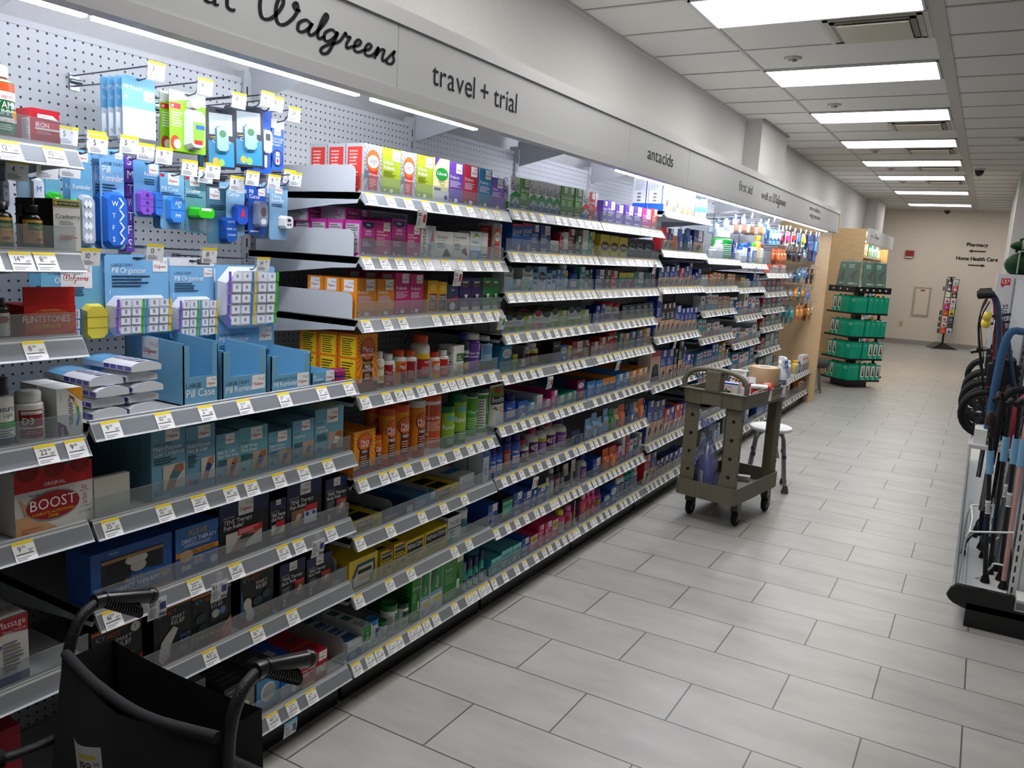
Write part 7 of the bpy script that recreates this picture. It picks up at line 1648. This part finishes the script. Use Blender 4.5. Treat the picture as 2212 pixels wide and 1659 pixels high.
m.add(V, [(j*n+i, j*n+(i+1) % n, (j+1)*n+(i+1) % n, (j+1)*n+i) for j in range(6) for i in range(n)], 'g#b8c0e8', True); m.build('clear_bag', jg)
cartbox('price_strip_bundle', 'bundle of white price strips on the far part of the lower cart tray', (.09, .03, .05), '#d0d0cc', 'L .05 .1 .95 .9 5 #333', .02, .2, .187, -1.2, 'paper')
cartbox('price_strip', 'clear plastic price strip lying on the lower cart tray', (.02, .006, .2), '#b8bcc0', '', .15, .02, .187, .9, 'strip')
cartbox('paper_scrap', 'torn white paper scrap on the lower cart tray', (.06, .004, .05), '#d4d4d0', '', .14, .22, .187, .3, 'paper')
# ---------------- shower stool ----------------
st = thing('shower_stool', 'white round shower stool with aluminum legs beside the cart', 'stool', (-1.235, 6.0, 0), .25)
m = MB(); m.lathe([(.05, .425), (.13, .425), (.143, .43), (.15, .44), (.15, .452), (.142, .458), (.12, .453), (.05, .452)], 'p#dfe0de', 32); m.build('seat', st)
for i in range(4):
    a = PI/4+PI/2*i; c, s_ = math.cos(a), math.sin(a); m = MB(); m.tube(cat([(.03*c, .03*s_, .42), (.09*c, .09*s_, .415), (.13*c, .13*s_, .38), (.145*c, .145*s_, .3), (.185*c, .185*s_, .03)], 4), .0125, 'm#9a9da0', 10); lg = m.build('leg', st)
    MB().lathe([(.026, 0), (.024, .02), (.016, .05), (.015, .055)], 'r#4a4842', 14, T=Matrix.Translation((.19*c, .19*s_, 0))).build('rubber_foot', lg); m = MB(); m.tube([(.149*c, .149*s_, .27), (.153*c, .153*s_, .245)], .0155, 'p#3a3a3c', 10); m.build('collar', lg)
m = MB(); f = Face(m, .075, .13, lambda a, b, e: (.0+a+b*-.25, -.14-e, .27+b-.3*a)); f.rect(0, 0, .075, .13, '#8a8478'); f.k += 1; f.ops('L .1 .08 .9 .95 9 #6a655a'); m.build('hang_tag', st)
# ---------------- green stocking display ----------------
GX, GY = -1.545, 12.33
gd = thing('rotating_display', 'black four tier rotating display of green stocking cartons beyond the long run', 'display rack', (GX, GY, 0), PI/4)
MB().box(-.17, -.17, 0, .17, .17, .1, 'p#0c0c0e').build('base', gd); MB().box(-.05, -.05, .1, .05, .05, 1.34, 'p#0c0c0e').build('post', gd)
TI = ((1.053, 1.291), (.728, .965), (.421, .662), (.121, .357))
for z0, z1 in TI:
    m = MB(); m.box(-.285, -.285, z0-.03, .285, .285, z0-.006, 'p#0e0e10'); m.box(-.05, -.285, z0-.006, -.045, .285, z0+.1, 'p#0e0e10'); m.build('tier_tray', gd)
m = MB(); m.box(-.29, -.29, 1.315, .29, .29, 1.4, 'p#0c0c0f')
m.build('header', gd)
m = MB()
for i in range(5): f = Face(m, .5, .08, lambda a, b, e: (-.25+a, -.2902-e, 1.318+b)); f.rect(.04+.1*i, .03, .07+.1*i, .055, '#c9c9a0')
for i in range(3): f = Face(m, .5, .08, lambda a, b, e: (-.2902-e, .25-a, 1.318+b)); f.rect(.06+.15*i, .03, .09+.15*i, .055, '#c9c9a0')
m.build('price_label', gd)
GM = Matrix.Translation((GX, GY, 0)) @ Matrix.Rotation(PI/4, 4, 'Z')
def gcart(x, y, z, rz, w, h, d, pic, label):
    m = MB(); m.box(-d, -w/2, 0, 0, w/2, h, 'c#0f9a78'); F_, L_, U_ = boxfaces(m, w, h, d); F_.ops(('R .12 .2 .88 .92 #d8d4cc|G #5a3a30 .3 .3 .8 .25 .7 .5 .55 .8 .45 .8 .4 .5|E .5 .78 .08 .05 #4a3028|R .5 .06 .9 .12 #bfe0d4' if pic else 'R .3 .8 .7 .86 #8fd0bc|R .3 .68 .7 .72 #4ab898')); L_.ops('R .2 .8 .8 .84 #cfe8e0|R .2 .7 .8 .73 #cfe8e0')
    o = m.build('stocking_carton'); o.location = GM @ Vector((x, y, z)); o.rotation_euler = (0, 0, PI/4+rz); tag(o, label, 'box', 'green stocking cartons on the rotating display'); m = MB(); m.box(-d*.6, -w*.25, h, -d*.55, w*.25, h+.02, 'c#0f9a78'); m.build('hang_tab', o); return o
SIDE = {0: 'aisle side', 1: 'shelf side'}
for ti, (z0, z1) in enumerate(TI):
    h = z1-z0-.02; tn = ('top', 'second', 'third', 'lowest')[ti]
    # side facing -Y(local): aisle side ; side facing -X(local): shelf side
    pics = (0, 0, 4, 4)[ti]
    for i in range(4):
        gcart(-.035+.083*i+.02, -.295, z0-.005, -PI/2, .078, h, .14, i >= 4-pics and (ti == 3 or i > 0), f'green stocking carton facing the aisle, {_ORD[i]} from the near corner, {tn} tier of display')
    for i in range(5):
        o = gcart(-.1-.034*i, -.3, z0-.005, -PI/2, .03, h, .15, False, f'thin green stocking carton edge, {_ORD[4-i]} from the near corner, {tn} tier of the display')
    for i in range(2):
        gcart(-.295, .1-.1*i, z0-.005, PI, .092, h, .14, True, f'green stocking carton with model photo, {_ORD[i]} on the shelf side, {tn} tier')
    for i in range(5):
        gcart(-.3, -.05-.031*i, z0-.005, PI, .03, h, .15, False, f'thin green stocking carton edge on the shelf side, {_ORD[i]} after the photo cartons, {tn} tier')
def gpack(x, y, rz, tilt, label, dz=0):
    m = MB(); w, h = .2, .33; m.box(-.02, -w/2, 0, 0, w/2, h, 'c#12715c'); F_, L_, U_ = boxfaces(m, w, h, .02); F_.ops('R .2 .74 .6 .92 #8fb8a8|T .25 .86 .05 #dfeee8 JUZO|G #15241f .15 .3 .3 .36 .6 .62 .85 .7 .85 .6 .65 .4 .6 .2 .7 .22 .72 .28 .5 .3 .42 .42 .2 .26|R .3 .08 .7 .14 #d8e8e0|E .85 .1 .07 .045 #d8d02a'); o = m.build('stocking_pack'); m2 = MB(); m2.box(-.023, -w/2-.006, -.004, .003, w/2+.006, h+.03, 'g#eef4f2'); o.location = GM @ Vector((x, y, 1.402+dz)); o.rotation_euler = (0, tilt, PI/4+rz); m2.build('clear_sleeve', o); tag(o, label, 'pack', 'big green stocking packs on top of the rotating display')
gpack(-.24, .1, PI, -.12, 'large green stocking pack with black leg picture, leaning on the display top'); gpack(-.2, .1, PI, -.12, 'second large green stocking pack, behind the leg picture pack')
gpack(-.05, -.25, -PI/2, -.1, 'green stocking pack facing the aisle on the display top, nearer one'); gpack(.12, -.25, -PI/2, -.1, 'green stocking pack facing the aisle on the display top, farther one'); gpack(-.25, -.13, PI+.5, -.05, 'pale backed green stocking pack at the near corner of the display top')
# grey round stool half hidden by the wood panel
so = thing('round_stool', 'grey round seated stool on thin legs, half hidden behind the wood panel', 'stool', (-1.83, 11.25, 0))
MB().lathe([(.02, .33), (.15, .33), (.17, .37), (.16, .42), (.1, .45), (.01, .455)], 'r#4a4a4a', 20).build('seat', so)
for i in range(3): a = 2.1*i-.8; m = MB(); m.tube([(.08*math.cos(a), .08*math.sin(a), .34), (.17*math.cos(a), .17*math.sin(a), 0)], .01, 'm#8a8c90', 8); m.build('leg', so)
m = MB(); m.box(-.02, -.02, .02, .02, .02, .98, 'p#101012'); o = tag(m.build('display_stand', None, (-1.38, 13.6, 0)), 'thin black display stand behind the green stocking display', 'stand'); m = MB(); m.box(-.14, -.02, 0, .14, .02, .025, 'p#101012'); m.box(-.02, -.14, 0, .02, .14, .024, 'p#101012'); m.build('foot', o)
# ---------------- second shelving run ----------------
m = MB(); m.box(-2.33, 13.18, 0, -1.655, 13.22, 2.235, 'wood'); tag(m.build('end_panel'), 'light wood end panel closing the near end of the second shelving run', 'end panel')
m = MB(); m.box(-2.33, 16.51, 0, -1.66, 16.55, 2.028, 'wood'); tag(m.build('end_panel'), 'narrow light wood end panel at the far end of the second run', 'end panel')
m = MB(); m.box(-2.33, 13.225, 2.2, -1.62, 16.56, 2.235, 'w#cfd0d2'); m.box(-1.64, 13.2, 2.03, -1.6, 16.58, 2.25, 'w#b9bbbe'); o = tag(m.build('sign_canopy'), 'short pale grey sign canopy above the second shelving run', 'sign canopy')
m = MB(); f = Face(m, 2, .3, lambda a, b, e: (-1.5995, 13.3+a, 2.12+b)); V, F, L_ = text2d('well at', 4); f.poly([(x*.4/L_, y*.05) for x, y in V], F, 'p#1d1f24'); V, F, L_ = scr(4); f.poly([(.45+x*.6/L_, y*.036) for x, y in V], F, 'p#1d1f24'); m.build('lettering', o); MB().box(-1.68, 13.3, 2.052, -1.66, 16.4, 2.06, 's#ffdca8').build('light_strip', o)
m = MB(); m.box(-2.29, 13.22, .1, -2.265, 16.5, 2.1, 'pegboard'); m.box(-2.3, 13.22, 0, -1.79, 16.5, .11, 'p#0b0b0d'); s2 = tag(m.build('gondola_bay'), 'pegboard shelving frame of the second run beyond the green display', 'shelving')
q = random.Random(5); PALG = (('#4a9ad0', 'blue'), ('#d8dcdc', 'white'), ('#2a8a8a', 'teal'), ('#c43a6a', 'pink'), ('#2a3a7a', 'navy'), ('#d8b43a', 'gold'), ('#d86a2a', 'orange'), ('#3a8a4a', 'green'))
for r_ in range(7):
    z = .3+.26*r_; m = MB(); m.box(-2.26, 13.23, z-.02, -1.76, 16.49, z, 'w#b4b6b8'); m.box(-1.762, 13.23, z-.035, -1.755, 16.49, z, 'p#8a8d90'); tag(m.build('gondola_shelf'), f'white shelf of the second run, {_ORD[6-r_]} down', 'shelf', 'shelves of the second run')
    for i in range(14):
        c, cn_ = q.choice(PALG); y = 13.45+.215*i; h = q.uniform(.13, .2); m = MB(); m.box(-.08, -.075, 0, 0, .075, h, 'c'+c); F_, L_, U_ = boxfaces(m, .15, h, .08); F_.ops('R .15 .55 .85 .9 #e4e6e6|L .1 .1 .9 .45 3 #dfe2e6'); L_.ops('R .2 .4 .8 .8 #e0e2e2'); o = m.build('sundry_carton', None, (-1.77-q.uniform(0, .03), y, z+.0005)); tag(o, f'small {cn_} carton on the second run, {_ORD[i]} along the {_ORD[6-r_]} shelf down', 'box', 'stock of the second run')
# ---------------- gift card spinner ----------------
gs = thing('card_spinner', 'tall black gift card spinner rack standing against the far wall', 'card rack', (-.715, 20.6, 0), .35)
m = MB(); m.prism([(-.28, -.2, .0), (.28, -.2, 0), (.04, -.03, .12), (-.04, -.03, .12)], 4, 'p#0c0c0e', (0, .4, 0)); m.build('base', gs); MB().cyl((0, 0, .1), (0, 0, 1.6), .022, 'p#0c0c0e').build('pole', gs); MB().box(-.06, -.06, 1.58, .06, .06, 1.6, 'p#0c0c0e').build('cap_plate', gs)
m = MB()
for x in (-.125, 0, .125): m.box(x-.006, -.108, .34, x+.006, -.1, 1.55, 'p#101012')
for i in range(10): m.box(-.13, -.115, .34+.134*i, .13, -.098, .35+.134*i, 'p#101012')
m.build('wire_frame', gs)
CC = [('#14141a', '#d8d0c0', '#d0d0cc', '#8a8a8a'), ('#4a3070', '#d8d8e0', '#c4282c', '#d8d8d4'), ('#c9c8a8', '#e0e0d8', '#1a1a1c', '#c9b0a0'), ('#e0dcdc', '#b02a7a', '#e0dcdc', '#b02a7a'), ('#c41c78', '#e06aa8', '#d4d4d4', '#888'), ('#c43a20', '#e08a3a', '#d8c83a', '#2a2a2a'), ('#dcd8d4', '#b53a3a', '#22283c', '#7a9ac0'), ('#d8d4d0', '#b52a2a', '#333338', '#555'), ('#d8402a', '#e8704a', '#d4d6da', '#2a4a8a')]
SMX = Matrix.Translation((-.715, 20.6, 0)) @ Matrix.Rotation(.35, 4, 'Z'); NMC = 'black violet cream white magenta orange white pale red'.split(); NMD = 'white red black white grey yellow navy charcoal white'.split()
for i, (a, a2, b, b2) in enumerate(CC):
    for j, (c1, c2, nm_) in enumerate(((a, a2, NMC[i]), (b, b2, NMD[i]))):
        m = MB(); m.box(-.048, -.012, 0, .048, 0, .115, 'c'+c1); f = Face(m, .096, .115, lambda a, b, e: (-.048+a, -.012-e, b)); f.ops(f'R .2 .15 .8 .55 {c2}|L .2 .65 .8 .9 2 {c2}'); o = m.build('gift_card'); o.location = SMX @ Vector((-.063+.126*j, -.116, 1.42-.134*i)); o.rotation_euler = (0, 0, .35); tag(o, f'{nm_} gift card, {_ORD[i]} from the top of the {"first" if j == 0 else "second"} column of the spinner', 'gift card', 'gift cards on the spinner')
for i in (1, 4, 5, 6, 7, 8):
    m = MB(); m.box(0, -.05, 0, .012, .05, .1, 'c#3a3430' if i > 4 else 'c#8a7a2a'); o = m.build('gift_card'); o.location = SMX @ Vector((-.15 if i != 4 else .138, -.05, 1.42-.134*i)); o.rotation_euler = (0, 0, .35); tag(o, f'gift card seen edge on at the side of the spinner, level with the {_ORD[i]} row', 'gift card', 'gift cards on the spinner')
# ---------------- mobility aid fixture opposite the shelves ----------------
gf = thing('cane_fixture', 'low white and black display base holding canes, opposite the long shelves', 'display fixture', (0, 4.18, 0))
m = MB(); m.box(.104, 0, 0, 1.2, 4.2, .115, 'p#08080a'); m.prism([(.03, 0, .115), (.018, 0, .135), (.03, 0, .165), (.055, 0, .19), (1.2, 0, .19), (1.2, 0, .09), (.1, 0, .085), (.05, 0, .1)], 8, 'p#08080a', (0, .03, 0)); m.build('kick_plate', gf)
m = MB(); m.box(.05, .03, .11, .262, 4.2, .158, 'w#c4c4c2')
for i in range(60): m.box(.09, .06+.03*i, .1581, .094, .075+.03*i, .1584, '#3a3a3a'); m.box(.075, .06+.03*i, .1581, .078, .075+.03*i, .1584, '#3a3a3a')
m.build('deck', gf)
m = MB(); m.box(.04, .03, .12, .048, 4.2, .175, 'w#b0b0b2'); m.box(.036, .05, .175, .0385, 3.2, .44, 'k#dfe4e8')
for y in (.5, .56, 1.1, 1.16): m.box(.035, y, .2, .0355, y+.02, .43, 'w#b8b8b8')
m.build('front_fence', gf)
for y in (.05, 1.27, 2.49, 3.71):
    m = MB(); m.box(.262, y, .1, .292, y+.03, 1.65, 'w#c9c9c8')
    for i in range(30): m.box(.2705, y-.0004, .14+.05*i, .2775, y, .17+.05*i, '#1e1e20'); m.box(.2616, y+.012, .14+.05*i, .262, y+.018, .17+.05*i, '#1e1e20')
    m.build('upright', gf)
m = MB(); m.box(.296, .06, .16, .31, 4.2, 1.6, 'pegboard'); m.box(.31, .05, .11, 1.2, .07, 1.6, 'w#c4c4c4'); m.build('back_panel', gf)
m = MB(); m.box(.29, -.1, .19, 1.2, .03, .215, 'w#cfcfcd'); m.box(.285, -.105, .165, 1.2, -.1, .215, 'w#b8b8b6'); m.box(.288, -.1066, .172, 1.2, -.1052, .205, 'p#6a6a6c'); m.build('end_shelf', gf)
m = MB()
for y in (.1, .62): m.tube(cat([(.06, y, .17), (.062, y, .36), (.075, y, .42), (.1, y, .43), (.25, y, .46)], 4), .005, 'w#d0d0cc', 6)
m.tube([(.075, .1, .42), (.085, .35, .425), (.075, .62, .42)], .005, 'w#d0d0cc', 6); m.tube(cat([(.13, .25, .165), (.15, .25, .17), (.19, .25, .23), (.2, .25, .25), (.255, .25, .25)], 4), .005, 'w#d0d0cc', 6); m.tube(cat([(.16, .5, .165), (.18, .5, .17), (.2, .5, .3), (.255, .5, .32)], 4), .005, 'w#d0d0cc', 6); m.build('wire_rail', gf)
m = MB()
for i in range(5): m.box(.085, .45, .33+.022*i, .086, .62, .345+.022*i, 'w#a8a8a6'); m.box(.17, .5, .36+.022*i, .171, .72, .374+.022*i, 'w#a8a8a6')
m.build('price_strip', gf)
# canes standing in the fixture
def cane(x, y, lean, leany, h, shaft, grip, label, kind='T', band=None, z0=.16):
    t_ = thing('walking_cane', label, 'cane', (x, y, z0), 0, 'canes standing in the fixture')
    p = lambda f_: (lean*f_, leany*f_, h*f_)
    MB().lathe([(.021, 0), (.019, .012), (.012, .035), (.0115, .04)], 'r#0e0e0e', 14, T=Matrix.Identity(4)).build('rubber_tip', t_)
    m = MB(); m.tube([p(.03), p(.6), p(.93)], .0105, shaft, 10); s_ = m.build('shaft', t_)
    if band: m = MB(); m.tube([p(.42), p(.5)], .0118, '#d8d8d4', 10); f = m.build('paper_band', t_); m = MB(); [m.tube([p(.43+.01*i), p(.434+.01*i)], .0121, '#4a4a4a', 10) for i in range(6)]; m.build('print', f)
    m = MB()
    if kind == 'T': a = p(1); m.tube(cat([(a[0]-.02, a[1]-.085, a[2]-.005), (a[0], a[1]-.05, a[2]+.008), (a[0], a[1], a[2]+.008), (a[0], a[1]+.045, a[2]+.002)], 4), .0145, grip, 10); m.tube([p(.92), p(1)], .0125, 'p#0c0c0e', 10)
    else:
        a = p(.9); m.tube(cat([p(.88), (a[0], a[1], a[2]+.05), (a[0]-.01, a[1]-.04, a[2]+.1), (a[0]-.02, a[1]-.09, a[2]+.1), (a[0]-.02, a[1]-.115, a[2]+.06)], 5), .0135, grip, 10)
    m.build('handle', t_)
    m = MB(); m.tube([p(.66), p(.8)], .0165, 'r#6f9ab8', 10); m.build('foam_sleeve', t_)
    return t_
for a in ((.172, 4.40, -.075, .02, .8, 'p#0b0b0d', 'r#2a1a16', 'black cane with blue sleeve, nearest at the fixture corner', 'C', 1), (.19, 4.55, -.02, .04, .86, 'p#0b0b0d', 'r#101012', 'black cane with orange band behind the corner cane', 'T', None), (.2, 4.72, .03, .05, .84, 'm#8a8c8e', 'r#101012', 'grey metal cane leaning behind the black canes', 'T', 1), (.215, 4.62, .04, .12, .82, 'm#9a9c9e', 'r#2a1a16', 'second grey metal cane, leaning farther back', 'C', None), (.235, 4.48, -.03, .0, .88, 'p#0d0d10', 'r#101012', 'black cane beside the slotted upright', 'T', 1), (.245, 4.36, -.01, .02, .9, 'c#b58a84', 'r#101012', 'pink dotted cane close to the slotted upright', 'T', None), (.15, 4.95, -.02, .05, .82, 'p#1f3a7a', 'r#101012', 'navy cane in the middle of the fixture', 'T', None), (.2, 5.1, .0, .05, .84, 'p#2f5a9a', 'r#2a1a16', 'blue cane in the middle of the fixture', 'C', None), (.16, 5.3, -.03, .03, .84, 'p#0c0c0e', 'r#2a1a16', 'black cane far along the fixture', 'C', None)): cane(*a)
def quadbase(x, y, label):
    t_ = thing('quad_cane', label, 'cane', (x, y, .16))
    m = MB(); m.tube([(0, 0, .1), (0, 0, .82)], .011, 'p#101012', 10); m.build('shaft', t_)
    for sx, sy in ((-1, -1), (-1, 1), (.4, -1), (.4, 1)): m = MB(); m.tube(cat([(0, 0, .1), (.03*sx, .03*sy, .1), (.055*sx, .06*sy, .06), (.06*sx, .065*sy, .02)], 4), .006, 'p#101012', 6); lg = m.build('leg', t_); MB().lathe([(.013, 0), (.01, .02), (.006, .03)], 'r#0c0c0c', 10, T=Matrix.Translation((.06*sx, .065*sy, 0))).build('rubber_foot', lg)
    m = MB(); m.tube(cat([(0, 0, .82), (0, -.02, .86), (-.01, -.07, .87), (-.01, -.11, .85)], 4), .013, 'r#2a1a16', 10); m.build('handle', t_)
quadbase(.13, 4.85, 'black four footed cane behind the wire rail, nearer one'); quadbase(.18, 5.22, 'black four footed cane behind the wire rail, farther one')
m = MB(); m.prism([(.24, 4.75, .2), (.24, 5.0, .2), (.24, 5.0, .72), (.24, 4.9, .72)], 4, 'c#17503f', (.03, 0, 0)); tag(m.build('stocking_pack'), 'dark green flat pack behind the canes', 'pack')
# canes and rollators shelf: upper wire shelf carrying walkers
m = MB(); m.box(.03, 4.95, .70, .258, 8.2, .72, 'w#bdbdbb'); m.box(.02, 4.95, .665, .03, 8.2, .722, 'w#c9c9c7'); us = tag(m.build('fixture_shelf'), 'upper white shelf of the cane fixture carrying folded rollators', 'shelf')
m = MB()
for i in range(6): f = Face(m, .1, .05, lambda a, b, e: (.0195-e, 5.05+.4*i+.1-a, .669+b)); f.rect(.02, .005, .08, .045, '#e0e0dc')
m.build('price_tag', us)
def wheel(m, c, r, w, spokes=6, ax='Y', tyre='r#0c0c0e', rim='p#1c1c20'):
    Q = Matrix.Translation(c) @ (Matrix.Rotation(PI/2, 4, 'Y') if ax == 'X' else Matrix.Rotation(PI/2, 4, 'X'))
    n = 24; P = [(r*.9*math.cos(2*PI*i/n), r*.9*math.sin(2*PI*i/n), 0) for i in range(n)]; m.tube(P, w, tyre, 8, True, T=Q); P = [(r*.78*math.cos(2*PI*i/n), r*.78*math.sin(2*PI*i/n), 0) for i in range(n)]; m.tube(P, w*.5, rim, 6, True, T=Q)
    for i in range(spokes): g = 2*PI*i/spokes; m.cyl((0, 0, 0), (r*.8*math.cos(g), r*.8*math.sin(g), 0), w*.35, rim, 6, T=Q)
    m.lathe([(r*.16, -w), (r*.16, w)], rim, 12, T=Q)
def folded(y, fr, label, x=.08, z0=.7205, sc=1, bag='black_cloth'):
    t_ = thing('rollator', label, 'rollator', (x, y, z0), 0, 'folded rollators on the fixture')
    for s_ in (-1, 1):
        m = MB(); m.tube(cat([(.0, .07*s_-.02, .14), (.01, .07*s_, .45), (-.02, .07*s_, .72), (-.06, .07*s_, .8)], 4), .013, fr, 8); m.tube([(.03, .07*s_, .62), (.16, .07*s_, .1)], .011, fr, 8); m.build('frame_tube', t_)
        m = MB(); m.tube([(-.05, .07*s_, .8), (-.13, .07*s_, .79)], .018, 'r#141416', 10); m.build('hand_grip', t_)
        m = MB(); m.tube(cat([(-.07, .07*s_, .76), (-.1, .07*s_, .6), (-.02, .07*s_, .2)], 4), .003, 'r#101010', 6); m.build('brake_cable', t_)
        m = MB(); wheel(m, (-.01, .07*s_, .14), .135, .016); m.build('wheel', t_); m = MB(); wheel(m, (.15, .06*s_, .1), .095, .014); m.build('wheel', t_)
    m = MB(); m.box(-.03, -.06, .3, .12, .06, .42, bag); m.box(-.01, -.065, .42, .1, .065, .45, 'r#121214'); m.build('seat_bag', t_); m = MB(); m.box(-.035, -.03, .6, -.03, .03, .66, '#d8d4cc'); m.build('hang_tag', t_)
    return t_
folded(5.75, 'p#5a1018', 'dark red folded rollator with black bag on the upper shelf'); folded(6.35, 'p#101013', 'black folded rollator behind the dark red one'); folded(5.25, 'p#1d344d', 'slate blue folded rollator nearest on the upper shelf', .09); folded(7.3, 'p#7a2030', 'maroon folded rollator farthest on the upper shelf', .08)
for i, (dz, dy) in enumerate(((0, 0), (-.045, .02))): m = MB(); m.ball((0, 0, 0), .028, 'p#d0b43a', 14); o = m.build('tennis_ball', None, (.02, 5.62+dy, 1.385+dz)); tag(o, f'yellow ball on the dark red rollator, {"upper" if i == 0 else "lower"} one', 'ball'); m = MB(); m.cyl((.02, 0, 0), (.12, .03, .02), .008, 'p#101012'); m.build('leg_stub', o)
for i, (x, y, z, c, s_, n_) in enumerate(((.1, 5.05, 1.28, 'r#2a4a6c', .5, 'blue foam crutch arm high at the fixture edge'), (.2, 5.0, .95, 'r#9a2a3a', .3, 'red foam handled crutch arm in the fixture'), (.13, 4.8, 1.0, 'r#101012', .34, 'black padded crutch arm in the fixture'))):
    m = MB(); m.tube(cat([(0, 0, -s_), (.02, .01, 0), (.1, .03, .06), (.2, .03, .05)], 5), .02, c, 10); o = m.build('crutch', None, (x, y, z)); tag(o, n_, 'crutch'); m = MB(); m.tube([(-.005, -.003, -s_), (-.01, -.006, -s_-.25)], .012, 'm#8a8c90', 8); m.build('shaft', o)
# pulley exerciser and bags
m = MB(); m.box(0, 0, 0, .03, .05, .03, 'p#101012'); m.cyl((.015, .02, .015), (-.03, .02, .0), .012, 'p#101012'); m.cyl((.03, .025, .015), (.12, .06, .03), .006, 'p#101012', 8); o = tag(m.build('exercise_pedal', None, (-.01, 5.9, 1.14)), 'small black pedal sticking out over the aisle from the fixture', 'pedal')
# brand cabinet panel and green bags on top
cb = tag(MB().box(.05, 6.6, .7205, .258, 6.95, 1.645, 'w#c2c4c8').build('display_cabinet'), 'white tall cabinet with red logo plate behind the rollators', 'cabinet')
m = MB(); m.box(.152, 6.592, .76, .158, 6.6, 1.62, 'w#8a8c90'); m.box(.166, 6.59, .78, .252, 6.6, 1.61, 'w#cdcfd2'); m.build('door', cb); MB().cyl((.25, 6.575, 1.5), (.25, 6.59, 1.5), .012, 'm#9a9ca0').build('knob', cb)
m = MB(); f = Face(m, .1, .9, lambda a, b, e: (.052+a, 6.5995-e, .74+b)); f.rect(.025, .83, .08, .875, '#b51d28'); f.poly([(.025, .83), (.05, .83), (.036, .81)], [(0, 1, 2)], '#b51d28'); f.k += 1
V, F, L_ = scr(4); nW = 2*(18*4+1); V = [v for v in V if v[0] < 2.3][:]; F = [q_ for q_ in F if max(q_) < nW]; V = scr(4)[0]
f.poly([(.031+x*.018, .84+y*.014) for x, y in V[:nW]], F, '#e8e4e0'); f.text(.088, .2, .05, '#3a3c40', 'Well at Walgreens', .5, False, 1, 4); m.build('lettering', cb)
def gbag(x, y, z, sx, sy, sz, label):
    m = MB(); V = []; n = 14
    for j in range(9):
        t_ = j/8; r = math.sin(PI*min(max(t_*.86+.12, 0), 1))**.5
        for i in range(n): g = 2*PI*i/n; k = abs(math.cos(g))**.5*(1 if math.cos(g) > 0 else -1); l = abs(math.sin(g))**.5*(1 if math.sin(g) > 0 else -1); V.append((sx*r*k*(1+.03*math.sin(7*g)), sy*r*l, sz*t_))
    m.add(V, [(j*n+i, j*n+(i+1) % n, (j+1)*n+(i+1) % n, (j+1)*n+i) for j in range(8) for i in range(n)], 'r#12321c', True); m.add(V[-n:], [tuple(range(n))], 'r#12321c'); m.add(V[:n], [tuple(range(n))[::-1]], 'r#12321c')
    m.tube([(-sx*.3, -sy*.9, sz*.05), (-sx*.3, -sy*1.02, sz*.5), (-sx*.28, -sy*.6, sz*1.0)], .006, 'r#8a9a80', 6)
    o = tag(m.build('carry_bag', None, (x, y, z)), label, 'bag'); m = MB(); m.tube(cat([(-sx*.5, 0, sz*.97), (-sx*.3, 0, sz*1.15), (sx*.3, 0, sz*1.15), (sx*.5, 0, sz*.97)], 4), .008, 'r#1a3a24', 6); m.build('carry_strap', o); return o
b1 = gbag(.2, 6.8, 1.645, .12, .12, .16, 'dark green cloth bag standing on top of the white cabinet'); gbag(.21, 6.8, 1.815, .11, .11, .07, 'flat dark green bag lying on top of the upright green bag')
m = MB(); m.box(.02, -.005, -.06, .06, 0, 0, 'p#4ad01f'); m.build('bright_tag', b1, (.02, -.13, .14))
# black shelf end and carton seen at the fixture
m = MB(); m.box(.04, 5.0, .72, .1, 5.15, .8, 'c#d4d4d0'); f = Face(m, .15, .08, lambda a, b, e: (.04-e, 5.15-a, .72+b)); f.ops('T .1 .4 .35 #222 HUGO|L .1 .1 .9 .3 2 #777'); tag(m.build('accessory_carton'), 'white accessory carton with black lettering on the upper fixture shelf', 'box')
